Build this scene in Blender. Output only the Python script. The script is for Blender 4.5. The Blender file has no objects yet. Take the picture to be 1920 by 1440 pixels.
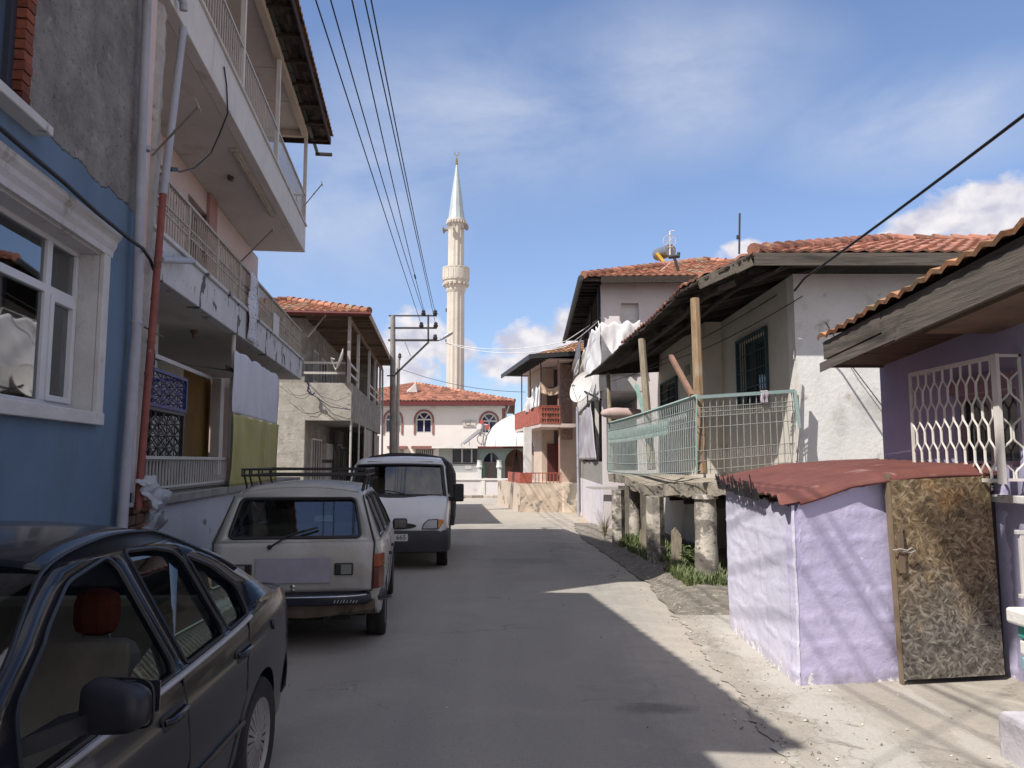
import bpy, bmesh, math, random
from mathutils import Vector, Matrix, noise
from mathutils.geometry import tessellate_polygon
sc = bpy.context.scene
col = sc.collection
rng = random.Random(7)
V = Vector
R = math.radians
# ------------------------------------------------------------------ measuring helpers
EYE = V((0, 0, 1.6)); PITCH = math.atan(145 / 1440.0); FPX = 1440.0
def ray(u, v):
    dx = (u - 960) / FPX; dv = (720 - v) / FPX
    c, s = math.cos(PITCH), math.sin(PITCH)
    return V((dx, c - dv * s, s + dv * c))
def at(u, v, Y):
    d = ray(u, v); return EYE + d * (Y / d.y)
def gz(Y):
    return -0.02 * min(max(Y, -5.0), 30.0)
class Fr:
    "a building's own axes: x out towards the street or right, y along, z up"
    def __init__(s, ox, oy, oz=0.0, deg=0.0):
        s.o = V((ox, oy, oz)); s.deg = deg; s.m = Matrix.Rotation(R(deg), 3, 'Z'); s.i = s.m.inverted()
        s.e = s.i @ (EYE - s.o)
    def loc(s, p): return s.i @ (V(p) - s.o)
    def w(s, p): return s.o + s.m @ V(p)
    def on(s, u, v, k, val):
        d = s.i @ ray(u, v); t = (val - s.e[k]) / d[k]; return s.e + d * t
    def on_x(s, u, v, x): return s.on(u, v, 0, x)
    def on_y(s, u, v, y): return s.on(u, v, 1, y)
    def g(s, p): return gz(s.w((p[0], p[1], 0)).y) - s.o.z

# ------------------------------------------------------------------ mesh builder
class MB:
    def __init__(s): s.v = []; s.f = []; s.t = []
    def add(s, vs, fs, t=0.5):
        b = len(s.v); s.v += [tuple(p) for p in vs]
        for f in fs: s.f.append([b + i for i in f]); s.t.append(t)
        return s
    def box(s, x0, x1, y0, y1, z0, z1, t=0.5):
        vs = [(x, y, z) for z in (z0, z1) for (x, y) in ((x0, y0), (x1, y0), (x1, y1), (x0, y1))]
        return s.add(vs, [(3, 2, 1, 0), (4, 5, 6, 7), (0, 1, 5, 4), (1, 2, 6, 5), (2, 3, 7, 6), (3, 0, 4, 7)], t)
    def bar(s, p, q, w, h=None, up=(0, 0, 1), t=0.5):
        p, q = V(p), V(q); h = h or w
        d = (q - p).normalized(); up = V(up)
        if abs(d.dot(up)) > 0.98: up = V((0, 1, 0))
        a = d.cross(up).normalized(); b = a.cross(d).normalized()
        vs = []
        for c in (p, q):
            for (i, j) in ((-1, -1), (1, -1), (1, 1), (-1, 1)): vs.append(c + a * i * w / 2 + b * j * h / 2)
        return s.add(vs, [(3, 2, 1, 0), (4, 5, 6, 7), (0, 1, 5, 4), (1, 2, 6, 5), (2, 3, 7, 6), (3, 0, 4, 7)], t)
    def tube(s, pts, r, n=8, cap=True, t=0.5):
        pts = [V(p) for p in pts]; k = len(pts)
        rs = r if isinstance(r, (list, tuple)) else [r] * k
        vs = []; prev = None
        for i, p in enumerate(pts):
            d = (pts[min(i + 1, k - 1)] - pts[max(i - 1, 0)])
            d = d.normalized() if d.length > 1e-9 else V((0, 0, 1))
            if prev is None:
                a = d.cross(V((0, 0, 1)))
                if a.length < 0.05: a = d.cross(V((0, 1, 0)))
            else:
                a = prev - d * prev.dot(d)
            a.normalize(); prev = a; b = d.cross(a)
            for j in range(n):
                w = 2 * math.pi * j / n
                vs.append(p + (a * math.cos(w) + b * math.sin(w)) * rs[i])
        fs = [(i * n + j, i * n + (j + 1) % n, (i + 1) * n + (j + 1) % n, (i + 1) * n + j) for i in range(k - 1) for j in range(n)]
        if cap: fs += [tuple(range(n))[::-1], tuple(range((k - 1) * n, k * n))]
        return s.add(vs, fs, t)
    def lathe(s, prof, n=24, c=(0, 0, 0), rot=None, t=0.5, cap=True):
        c = V(c); vs = []
        for (r, z) in prof:
            for j in range(n):
                w = 2 * math.pi * j / n
                p = V((r * math.cos(w), r * math.sin(w), z))
                if rot is not None: p = rot @ p
                vs.append(c + p)
        k = len(prof)
        fs = [(i * n + j, i * n + (j + 1) % n, (i + 1) * n + (j + 1) % n, (i + 1) * n + j) for i in range(k - 1) for j in range(n)]
        if cap: fs += [tuple(range(n))[::-1], tuple(range((k - 1) * n, k * n))]
        return s.add(vs, fs, t)
    def prism(s, poly, vec, t=0.5):
        poly = [V(p) for p in poly]; vec = V(vec); n = len(poly)
        tri = tessellate_polygon([poly])
        vs = poly + [p + vec for p in poly]
        fs = [tuple(a) for a in tri] + [tuple(i + n for i in a[::-1]) for a in tri]
        fs += [(i, (i + 1) % n, n + (i + 1) % n, n + i) for i in range(n)]
        return s.add(vs, fs, t)
    def grid(s, rows, t=0.5, close=False):
        n = len(rows[0]); vs = [p for r in rows for p in r]
        fs = []
        for i in range(len(rows) - 1):
            for j in range(n if close else n - 1):
                fs.append((i * n + j, i * n + (j + 1) % n, (i + 1) * n + (j + 1) % n, (i + 1) * n + j))
        return s.add(vs, fs, t)
    def wall(s, p0, p1, z0, z1, th, holes=()):
        "upright wall from p0 to p1 (2-D), thickness to the left of its direction, holes (s0, s1, za, zb)"
        p0, p1 = V((p0[0], p0[1])), V((p1[0], p1[1])); L = (p1 - p0).length; d = (p1 - p0) / L; nn = V((-d.y, d.x)) * th
        ss = sorted(set([0, L] + [min(max(h[k], 0), L) for h in holes for k in (0, 1)]))
        zs = sorted(set([z0, z1] + [min(max(h[k], z0), z1) for h in holes for k in (2, 3)]))
        def solid(i, j):
            if i < 0 or j < 0 or i >= len(ss) - 1 or j >= len(zs) - 1: return False
            a = (ss[i] + ss[i + 1]) / 2; b = (zs[j] + zs[j + 1]) / 2
            return not any(h[0] < a < h[1] and h[2] < b < h[3] for h in holes)
        idx = {}; vs = []; fs = []
        def vi(i, j, k):
            if (i, j, k) not in idx:
                q = p0 + d * ss[i] + nn * k; idx[(i, j, k)] = len(vs); vs.append((q.x, q.y, zs[j]))
            return idx[(i, j, k)]
        for i in range(len(ss) - 1):
            for j in range(len(zs) - 1):
                if not solid(i, j): continue
                fs.append((vi(i, j, 0), vi(i + 1, j, 0), vi(i + 1, j + 1, 0), vi(i, j + 1, 0)))
                fs.append((vi(i, j, 1), vi(i, j + 1, 1), vi(i + 1, j + 1, 1), vi(i + 1, j, 1)))
                for (di, dj, a, b) in ((-1, 0, (i, j + 1), (i, j)), (1, 0, (i + 1, j), (i + 1, j + 1)), (0, -1, (i, j), (i + 1, j)), (0, 1, (i + 1, j + 1), (i, j + 1))):
                    if not solid(i + di, j + dj):
                        fs.append((vi(*a, 0), vi(*a, 1), vi(*b, 1), vi(*b, 0)))
        return s.add(vs, fs)
    def tiles(s, A, B, C, D, period=0.22, course=0.33, amp=0.028, lift=0.03, jit=0.006):
        "pantile courses on the roof face with eave A-B and top D-C"
        A, B, C, D = V(A), V(B), V(C), V(D)
        e = (B - A).normalized(); n = e.cross(D - A)
        if n.length < 1e-6: n = e.cross(C - A)
        n.normalize()
        if n.z < 0: n = -n
        up = n.cross(e); 
        if up.z < 0: up = -up
        L = (D - A).dot(up); rows = max(2, int(L / course))
        def lim(t): return (A.lerp(D, t) - A).dot(e), (A.lerp(D, t) * 0 + B.lerp(C, t) - A).dot(e)
        ds = period / 4.0
        for k in range(rows):
            t0 = k / rows; t1 = min(1, (k + 1) / rows)
            l0, r0 = lim(t0); l1, r1 = lim(t1)
            lo = min(l0, l1); hi = max(r0, r1)
            i0 = math.floor(lo / ds); i1 = math.ceil(hi / ds)
            bot = []; top = []; low = []; tints = []
            for i in range(i0, i1 + 1):
                sa = i * ds; ti = math.floor(sa / period)
                h = random.Random(ti * 131 + k * 7919).random()
                w = amp * (0.5 - 0.5 * math.cos(2 * math.pi * sa / period)) + (h - 0.5) * jit * 2
                sb = min(max(sa, l0), r0); st = min(max(sa, l1), r1)
                pb = A + e * sb + up * (t0 * L); pt = A + e * st + up * (t1 * L)
                bot.append(pb + n * (w + lift)); low.append(pb + n * (w - 0.004)); top.append(pt + n * w)
                tints.append(h)
            m = len(bot); b = len(s.v); s.v += [tuple(p) for p in low + bot + top]
            for j in range(m - 1):
                for q in (0, 1):
                    s.f.append([b + q * m + j, b + q * m + j + 1, b + (q + 1) * m + j + 1, b + (q + 1) * m + j]); s.t.append(tints[j])
        return s
    def caps(s, p, q, r=0.11, step=0.36):
        "overlapping ridge tiles from p to q"
        p, q = V(p), V(q); n = max(1, int((q - p).length / step))
        for i in range(n):
            a = p.lerp(q, i / n); b = p.lerp(q, (i + 1.12) / n)
            s.tube([a + V((0, 0, .02)), b - V((0, 0, .015))], [r, r * 0.82], 10, t=rng.random())
        return s
    def build(s, name, m, parent=None, smooth=None, bevel=0, weld=False, solid=0):
        me = bpy.data.meshes.new(name); me.from_pydata(s.v, [], s.f)
        at_ = me.attributes.new('tint', 'FLOAT', 'FACE'); at_.data.foreach_set('value', s.t)
        bm = bmesh.new(); bm.from_mesh(me)
        if weld: bmesh.ops.remove_doubles(bm, verts=bm.verts, dist=1e-4)
        bmesh.ops.recalc_face_normals(bm, faces=bm.faces)
        if smooth:
            for f in bm.faces: f.smooth = True
            for e in bm.edges:
                if len(e.link_faces) == 2 and e.calc_face_angle(0) > R(smooth): e.smooth = False
        bm.to_mesh(me); bm.free()
        me.materials.append(m)
        o = bpy.data.objects.new(name, me); col.objects.link(o)
        if parent: o.parent = parent
        if solid:
            k = o.modifiers.new('thick', 'SOLIDIFY'); k.thickness = solid; k.offset = 0
        if bevel:
            k = o.modifiers.new('edge', 'BEVEL'); k.width = bevel; k.segments = 2; k.limit_method = 'ANGLE'; k.angle_limit = R(40)
        return o

def tag(o, label=None, cat=None, group=None, kind=None):
    if label: o['label'] = label
    if cat: o['category'] = cat
    if group: o['group'] = group
    if kind: o['kind'] = kind
    return o
def thing(name, label, cat, loc=(0, 0, 0), deg=0, group=None):
    o = bpy.data.objects.new(name, None); col.objects.link(o); o.empty_display_size = 0.2
    o.location = loc; o.rotation_euler = (0, 0, R(deg))
    return tag(o, label, cat, group)
def copy_tree(o, parent=None):
    c = o.copy(); col.objects.link(c)
    if parent: c.parent = parent
    for ch in list(o.children): copy_tree(ch, c)
    return c
def rounded(poly, r, n=4):
    out = []; k = len(poly)
    for i in range(k):
        p, a, b = V(poly[i]), V(poly[i - 1]), V(poly[(i + 1) % k])
        da, db = (a - p), (b - p); rr = min(r, da.length * .45, db.length * .45)
        pa = p + da.normalized() * rr; pb = p + db.normalized() * rr
        for j in range(n + 1):
            t = j / n; out.append((pa * (1 - t) ** 2 + p * 2 * t * (1 - t) + pb * t * t))
    return out
def nz(p, s=1.0): return noise.noise(V(p) * s)
def sag(p, q, d, n=16):
    p, q = V(p), V(q); return [p.lerp(q, i / n) - V((0, 0, d * 4 * (i / n) * (1 - i / n))) for i in range(n + 1)]

# ------------------------------------------------------------------ materials
def nodes(name):
    m = bpy.data.materials.new(name); m.use_nodes = True; t = m.node_tree
    return m, t, t.nodes['Principled BSDF']
def nd(t, kind, **kw):
    n = t.nodes.new(kind)
    for k, v in kw.items():
        if k.startswith('_'): n.inputs[int(k[1:])].default_value = v
        elif k in n.inputs.keys(): n.inputs[k].default_value = v
        else: setattr(n, k, v)
    return n
def c4(c): return (c[0], c[1], c[2], 1)
def S(r, g, b):
    f = lambda x: (x / 255 / 12.92) if x <= 10 else ((x / 255 + .055) / 1.055) ** 2.4
    return (f(r), f(g), f(b))
def math_(t, op, a, b=None, c=None):
    n = t.nodes.new('ShaderNodeMath'); n.operation = op
    for i, x in enumerate((a, b, c)):
        if x is None: continue
        if isinstance(x, (int, float)): n.inputs[i].default_value = x
        else: t.links.new(x, n.inputs[i])
    return n.outputs[0]
def mixc(t, f, a, b, mode='MIX'):
    n = t.nodes.new('ShaderNodeMix'); n.data_type = 'RGBA'; n.blend_type = mode
    for i, x in ((0, f), (6, a), (7, b)):
        if isinstance(x, (int, float)): n.inputs[i].default_value = x
        elif isinstance(x, tuple): n.inputs[i].default_value = c4(x)
        else: t.links.new(x, n.inputs[i])
    return n.outputs[2]
def ramp(t, fac, lo, hi):
    n = t.nodes.new('ShaderNodeMapRange'); n.clamp = True
    n.inputs[1].default_value = lo; n.inputs[2].default_value = hi
    t.links.new(fac, n.inputs[0]); return n.outputs[0]
def coord(t, stretch=(1, 1, 1), rot=(0, 0, 0), off=(0, 0, 0), what='Object'):
    tc = t.nodes.new('ShaderNodeTexCoord'); mp = t.nodes.new('ShaderNodeMapping')
    mp.inputs['Scale'].default_value = stretch; mp.inputs['Rotation'].default_value = rot; mp.inputs['Location'].default_value = off
    t.links.new(tc.outputs[what], mp.inputs[0]); return mp.outputs[0]
def noi(t, vec, scale, detail=5, rough=.6, dist=0):
    n = nd(t, 'ShaderNodeTexNoise', Scale=scale, Detail=detail, Roughness=rough, Distortion=dist)
    t.links.new(vec, n.inputs['Vector']); return n.outputs[0]
def bump(t, b, h, strength, dist=.02):
    n = nd(t, 'ShaderNodeBump', Strength=strength, Distance=dist); t.links.new(h, n.inputs['Height'])
    prev = b.inputs['Normal'].links
    if prev: t.links.new(prev[0].from_socket, n.inputs['Normal'])
    t.links.new(n.outputs[0], b.inputs['Normal'])
def mat(name, c1, c2=None, scale=5, rough=.85, bmp=0, bscale=60, metal=0, spec=.3, stains=(), stretch=(1, 1, 1), tint=0, coat=0, grain=.12):
    m, t, b = nodes(name)
    b.inputs['Roughness'].default_value = rough; b.inputs['Metallic'].default_value = metal
    b.inputs['Specular IOR Level'].default_value = spec
    if coat:
        b.inputs['Coat Weight'].default_value = coat; b.inputs['Coat Roughness'].default_value = .04
    vec = coord(t, stretch)
    c2 = c2 or tuple(x * .8 for x in c1)
    out = mixc(t, ramp(t, noi(t, vec, scale, 6, .65), .35, .68), c1, c2)
    if tint:
        a = nd(t, 'ShaderNodeAttribute', attribute_name='tint')
        g = math_(t, 'MULTIPLY_ADD', a.outputs['Fac'], tint * 1.6, 1 - tint * .8)
        n = t.nodes.new('ShaderNodeVectorMath'); n.operation = 'SCALE'; t.links.new(out, n.inputs[0]); t.links.new(g, n.inputs['Scale']); out = n.outputs[0]
    for (sc_, ss, lo, hi, st) in stains:
        v2 = coord(t, st); out = mixc(t, ramp(t, noi(t, v2, ss, 7, .62, .4), lo, hi), out, sc_)
    if grain:
        g = math_(t, 'MULTIPLY_ADD', noi(t, vec, scale * 22, 3, .7), grain * 2, 1 - grain)
        n = t.nodes.new('ShaderNodeVectorMath'); n.operation = 'SCALE'; t.links.new(out, n.inputs[0]); t.links.new(g, n.inputs['Scale']); out = n.outputs[0]
    t.links.new(out, b.inputs['Base Color'])
    if bmp: bump(t, b, noi(t, vec, bscale, 5, .65), bmp)
    return m
def plain(name, c, rough=.5, metal=0, spec=.5, coat=0):
    return mat(name, c, tuple(x * .85 for x in c), 9, rough, metal=metal, spec=spec, coat=coat, grain=.06)
U1 = (1, 1, 1)
# ------------------------------------------------------------------ camera, sun, sky
EXPO = 0.60; SKY = 0.122; KW = 1.0 / (SKY * 2 ** EXPO)
cam = bpy.data.cameras.new('camera'); cam.sensor_width = 36; cam.lens = 36 * FPX / 1920; cam.clip_end = 3000; cam.clip_start = 0.05
co = bpy.data.objects.new('camera', cam); col.objects.link(co)
co.location = EYE; co.rotation_euler = (math.pi / 2 + PITCH, 0, 0); sc.camera = co
SUNV = V((0.599, 0.52, -1)).normalized()
sl = bpy.data.lights.new('sun', 'SUN'); sl.energy = 4.1; sl.angle = R(0.47); sl.color = (1, .95, .88)
so = bpy.data.objects.new('sun', sl); col.objects.link(so); so.rotation_euler = SUNV.to_track_quat('-Z', 'Y').to_euler(); so.location = (-8, -6, 20)
sc.view_settings.view_transform = 'Standard'; sc.view_settings.look = 'None'; sc.view_settings.exposure = EXPO; sc.view_settings.gamma = 1
W = bpy.data.worlds.new('World'); sc.world = W; W.use_nodes = True
t = W.node_tree; bg = t.nodes['Background']; bg.inputs[1].default_value = SKY
sky = nd(t, 'ShaderNodeTexSky', sky_type='NISHITA', sun_disc=False); sky.sun_elevation = math.asin(-SUNV.z)
sky.sun_rotation = math.atan2(-SUNV.x, -SUNV.y); sky.air_density = 1.0; sky.dust_density = 0.6; sky.ozone_density = 1.6; sky.altitude = 600
tc = t.nodes.new('ShaderNodeTexCoord'); sx = t.nodes.new('ShaderNodeSeparateXYZ'); t.links.new(tc.outputs['Generated'], sx.inputs[0])
az = math_(t, 'MULTIPLY', math_(t, 'ARCTAN2', sx.outputs[0], sx.outputs[1]), 57.2958)
el = math_(t, 'MULTIPLY', math_(t, 'ARCSINE', sx.outputs[2]), 57.2958)
def azel(u, v):
    d = ray(u, v).normalized(); return math.degrees(math.atan2(d.x, d.y)), math.degrees(math.asin(d.z))
cx = t.nodes.new('ShaderNodeCombineXYZ'); t.links.new(az, cx.inputs[0]); t.links.new(el, cx.inputs[1])
def cmap(scale, rot=0):
    mp = t.nodes.new('ShaderNodeMapping'); mp.inputs['Scale'].default_value = scale; mp.inputs['Rotation'].default_value = (0, 0, R(rot))
    t.links.new(cx.outputs[0], mp.inputs[0]); return mp.outputs[0]
def blobs(lst, extra=None):
    out = None
    for (u, v, ru, rv) in lst:
        a, e = azel(u, v); ra = ru / 25.0; re = rv / 25.0
        d = math_(t, 'SQRT', math_(t, 'ADD', math_(t, 'POWER', math_(t, 'DIVIDE', math_(t, 'SUBTRACT', az, a), ra), 2.0), math_(t, 'POWER', math_(t, 'DIVIDE', math_(t, 'SUBTRACT', el, e), re), 2.0)))
        k = math_(t, 'SUBTRACT', 1.0, d)
        out = k if out is None else math_(t, 'MAXIMUM', out, k)
    return out
n1 = noi(t, cmap((.55, .75, 1)), 1.0, 8, .58, .3)
cum = blobs([(1010, 650, 90, 52), (1075, 620, 62, 50), (965, 690, 80, 40), (1110, 680, 90, 60), (780, 640, 75, 62), (730, 690, 110, 60), (850, 660, 55, 30), (1850, 385, 110, 48), (1760, 415, 100, 30), (1900, 420, 120, 55), (1700, 440, 60, 18), (1400, 470, 55, 22)])
cum = math_(t, 'ADD', cum, math_(t, 'MULTIPLY', math_(t, 'SUBTRACT', n1, .5), 1.25))
cum = math_(t, 'MULTIPLY', ramp(t, cum, .02, .40), .95)
shade = ramp(t, noi(t, cmap((.5, .62, 1)), 1.0, 6, .5, .2), .36, .62)
sc3 = lambda a, b, c: (a * KW, b * KW, c * KW)
cc = mixc(t, shade, sc3(.62, .61, .72), sc3(.96, .92, .93))
n2 = noi(t, cmap((.055, .11, 1), -12), 1.0, 7, .60, .35)
cir = blobs([(900, 230, 430, 190), (1250, 160, 380, 170), (1720, 230, 300, 110), (680, 350, 240, 240), (560, 420, 200, 160)])
cir = ramp(t, cir, 0, .75)
cir = math_(t, 'MULTIPLY', math_(t, 'MULTIPLY', cir, ramp(t, n2, .32, .76)), .78)
hz = math_(t, 'MULTIPLY_ADD', ramp(t, el, 34, 0), .34, .10)
skc = mixc(t, 1.0, sky.outputs[0], (.80, .86, 1.0), 'MULTIPLY')
c = mixc(t, hz, skc, sc3(.40, .50, .70))
c = mixc(t, cir, c, sc3(.70, .75, .87))
bk = math_(t, 'MAXIMUM', ramp(t, sx.outputs[1], .05, -.3), ramp(t, el, 44, 62))  # unseen cloud cover added behind the camera and overhead to raise the fill light
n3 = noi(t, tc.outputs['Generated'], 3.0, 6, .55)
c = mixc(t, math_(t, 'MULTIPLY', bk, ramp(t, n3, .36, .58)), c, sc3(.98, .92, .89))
c = mixc(t, cum, c, cc)
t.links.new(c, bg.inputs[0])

# ------------------------------------------------------------------ material stock
white = mat('white_plaster', (.70, .68, .65), (.60, .58, .55), 1.6, .9, .25, 30, stains=(((.30, .28, .25), 1.3, .56, .80, (1, 1, .5)),))
whitewash = mat('old_whitewash', (.74, .73, .71), (.62, .61, .60), 1.2, .92, .45, 12, stains=(((.30, .29, .27), 1.1, .55, .78, U1), ((.42, .38, .33), 3.4, .62, .72, U1)))
fascia_w = mat('peeling_white_paint', (.56, .56, .57), (.47, .47, .48), 2, .85, .25, 24, stains=(((.10, .10, .11), 2.6, .585, .60, (1, 1, .7)), ((.34, .33, .32), 2.6, .58, .66, (1.6, 1.6, .35))))
fascia_clean = mat('white_fascia_paint', (.60, .58, .56), (.52, .50, .48), 2, .85, .15, 24, stains=(((.30, .28, .26), 2.2, .60, .75, (1.6, 1.6, .3)),))
ceil = mat('white_ceiling', (.56, .53, .50), (.50, .47, .44), 1.2, .9, .1, 20, stains=(((.34, .31, .28), 1.6, .60, .80, U1),))
pinkw = mat('pale_pink_plaster', (.62, .50, .46), (.55, .44, .41), 1.5, .9, .2, 30)
rough_grey = mat('grey_roughcast', (.30, .28, .255), (.17, .155, .145), 3.2, .95, .9, 26, stains=(((.42, .40, .365), 2.4, .52, .72, U1), ((.09, .085, .08), 9, .64, .72, U1)))
rough_pale = mat('pale_roughcast', (.46, .43, .38), (.31, .285, .25), 2.6, .95, 1.0, 22, stains=(((.2, .185, .165), 6, .58, .70, (1, 1, 1.8)), ((.52, .49, .44), 3.3, .55, .68, U1)))
concrete = mat('grey_concrete', (.30, .285, .265), (.21, .20, .185), 3, .92, .4, 40, stains=(((.13, .12, .11), 2.3, .58, .76, U1),))
wood_dark = mat('dark_aged_boards', (.060, .046, .038), (.026, .021, .019), 3, .9, .6, 20, stretch=(6, 1.2, 6), tint=.9)
wood_grey = mat('grey_weathered_timber', (.125, .108, .09), (.062, .055, .048), 3, .9, .4, 9, stretch=(9, .5, 12), tint=.5, grain=.06, stains=(((.045, .04, .036), 1.4, .54, .68, (2, .5, 3)),))
wood_grey_x = mat('grey_weathered_fascia', (.125, .108, .09), (.062, .055, .048), 3, .9, .4, 9, stretch=(.5, 9, 12), tint=.5, grain=.06, stains=(((.045, .04, .036), 1.4, .54, .68, (.5, 2, 3)),))
wood_post = mat('bare_timber_post', (.36, .25, .15), (.19, .125, .075), 3, .9, .6, 18, stretch=(8, 8, .8), stains=(((.33, .29, .22), 2.2, .52, .66, U1),))
wood_plank = mat('pale_rotting_plank', (.33, .285, .215), (.19, .16, .12), 3, .9, .6, 18, stretch=(8, 8, .8))
tile = mat('red_roof_tiles', (.335, .155, .108), (.235, .108, .078), 4, .85, .3, 50, tint=.55, stains=(((.38, .27, .19), 3.4, .58, .72, U1), ((.16, .10, .075), 5, .62, .74, U1)))
tile_old = mat('lichen_roof_tiles', (.36, .165, .105), (.27, .125, .085), 4, .9, .4, 50, tint=.55, stains=(((.36, .30, .22), 1.3, .54, .64, U1), ((.44, .27, .06), 1.9, .66, .72, U1), ((.14, .10, .08), 6, .58, .72, U1)))
tile_brown = mat('mossy_brown_tiles', (.34, .17, .09), (.20, .10, .06), 5, .95, .5, 40, tint=.8, stains=(((.20, .155, .09), 4, .52, .66, U1), ((.42, .20, .11), 3, .60, .70, U1)))
tile_far = mat('orange_mosque_tiles', (.375, .18, .125), (.31, .145, .10), 2, .85, .2, 30, tint=.6)
rust_trim = mat('dark_red_painted_trim', (.13, .028, .026), (.085, .02, .02), 5, .6, .1, 30)
metal_w = mat('white_painted_metal', (.52, .50, .47), (.44, .42, .40), 6, .55, .1, 40, stains=(((.20, .10, .06), 5, .66, .74, U1),))
metal_rust = mat('rusting_cream_rail', (.44, .40, .34), (.34, .29, .24), 7, .7, .2, 40, stains=(((.20, .10, .07), 4.5, .60, .70, U1),))
metal_dark = plain('dark_steel', (.035, .033, .034), .55)
metal_grey = mat('galvanised_steel', (.30, .30, .32), (.22, .22, .24), 6, .45, metal=.6)
pvc = mat('grey_plastic_pipe', (.36, .37, .42), (.30, .31, .36), 3, .5, .05, 20, stains=(((.24, .23, .23), 3, .6, .75, (1, 1, .3)),))
redpipe = mat('red_oxide_pipe', (.27, .085, .07), (.18, .06, .05), 6, .65, .25, 40, stains=(((.45, .38, .33), 8, .68, .74, (1, 1, .5)), ((.10, .055, .045), 4, .62, .74, U1)))
black = plain('black_rubber', (.012, .012, .013), .7, spec=.3)
cable = plain('black_cable', (.012, .013, .018), .6)
cable_w = plain('white_cable', (.75, .74, .72), .6)
brick = mat('red_brick_old', (.27, .135, .085), (.17, .095, .07), 7, .95, .8, 18, tint=.6, stains=(((.33, .27, .21), 5, .58, .66, U1),))
def glassy(name, c, r=.06):
    m, t, b = nodes(name); b.inputs['Base Color'].default_value = c4(c); b.inputs['Roughness'].default_value = r; b.inputs['Specular IOR Level'].default_value = .7
    return m
pane_dark = glassy('dark_window_glass', (.02, .022, .026)); pane_blue = glassy('blue_window_glass', (.012, .014, .05))
pane_grey = glassy('grey_window_glass', (.07, .075, .085), .1)
def carglass(name, tintc, refl=.08):
    m, t, b = nodes(name); t.nodes.remove(b)
    tr = nd(t, 'ShaderNodeBsdfTransparent'); tr.inputs[0].default_value = c4(tintc); gl = nd(t, 'ShaderNodeBsdfGlossy', Roughness=.02); gl.inputs[0].default_value = (.95, .97, 1, 1)
    lw = nd(t, 'ShaderNodeLayerWeight', Blend=.35); f = math_(t, 'MULTIPLY_ADD', lw.outputs['Fresnel'], 1.0, refl)
    f = math_(t, 'MINIMUM', f, 1.0); mx = nd(t, 'ShaderNodeMixShader'); t.links.new(f, mx.inputs[0]); t.links.new(tr.outputs[0], mx.inputs[1]); t.links.new(gl.outputs[0], mx.inputs[2])
    t.links.new(mx.outputs[0], t.nodes['Material Output'].inputs[0]); return m
car_glass = carglass('car_glass', (.52, .60, .62), .06); house_glass = carglass('house_glass', (.50, .55, .58), .12)

# ------------------------------------------------------------------ setting: ground, road, apron, verge
def strip_mesh(name, m, rows, nx, dz, rough=0.0, z=None, tint=None):
    mb = MB(); g = []
    for (Y, xa, xb) in rows:
        r = []
        for i in range(nx + 1):
            x = xa + (xb - xa) * i / nx; h = gz(Y) + dz + (z(x, Y) if z else 0)
            r.append((x, Y, h + rough * nz((x * 1.3, Y * 1.3, 3))))
        g.append(r)
    mb.grid(g)
    if tint: mb.t = [tint(*[sum(mb.v[i][k] for i in f) / 4 for k in (0, 1)]) for f in mb.f]
    return mb.build(name, m, smooth=50)
gm, t, b = nodes('dusty_earth'); b.inputs['Roughness'].default_value = .97; b.inputs['Specular IOR Level'].default_value = .15
v = coord(t, what='Object')
c = mixc(t, ramp(t, noi(t, v, .9, 8, .62), .35, .66), (.40, .34, .27), (.29, .245, .195))
c = mixc(t, ramp(t, noi(t, v, 5, 7, .7), .52, .72), c, (.20, .17, .14))
c = mixc(t, ramp(t, noi(t, v, 70, 3, .7), .35, .75), c, (.47, .41, .33), 'MIX'); t.links.new(c, b.inputs['Base Color'])
bump(t, b, noi(t, v, 38, 6, .7), .7, .03)
Ys = [-40, -20, -10, -5] + [i for i in range(-4, 61, 2)] + [80, 120, 200, 400, 900]
mb = MB(); g = []
for Y in Ys: g.append([(x, Y, gz(Y) - .012) for x in (-900, -200, -60, -30, -12, -6, -2, 2, 6, 12, 30, 60, 200, 900)])
tag(mb.grid(g).build('ground', gm), kind='structure')

# asphalt: dusty grey, wheel-track tone, aggregate speckle, tar seams and pale dust at its edge
rm, t, b = nodes('dusty_asphalt'); b.inputs['Roughness'].default_value = .9; b.inputs['Specular IOR Level'].default_value = .25
v = coord(t); vs = coord(t, (1.1, .12, 1))
c = mixc(t, ramp(t, noi(t, vs, 1.1, 5, .55), .36, .66), (.300, .278, .250), (.245, .230, .212))
c = mixc(t, math_(t, 'MULTIPLY', ramp(t, noi(t, v, .7, 7, .62, .6), .50, .70), .75), c, (.345, .315, .275))
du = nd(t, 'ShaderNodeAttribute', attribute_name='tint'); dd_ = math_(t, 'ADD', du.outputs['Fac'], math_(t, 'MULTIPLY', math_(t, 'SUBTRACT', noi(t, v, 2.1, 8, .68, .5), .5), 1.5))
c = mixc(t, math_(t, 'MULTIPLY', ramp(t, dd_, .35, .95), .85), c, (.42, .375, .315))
sx = t.nodes.new('ShaderNodeSeparateXYZ'); t.links.new(v, sx.inputs[0])
def spot(x, y, rx, ry, lo, hi, colr, k):
    global c
    e = math_(t, 'ADD', math_(t, 'POWER', math_(t, 'DIVIDE', math_(t, 'SUBTRACT', sx.outputs[0], x), rx), 2.0), math_(t, 'POWER', math_(t, 'DIVIDE', math_(t, 'SUBTRACT', sx.outputs[1], y), ry), 2.0))
    e = math_(t, 'ADD', e, math_(t, 'MULTIPLY', noi(t, v, 6, 5, .7), 1.6)); c = mixc(t, math_(t, 'MULTIPLY', ramp(t, e, hi, lo), k), c, colr)
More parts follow.
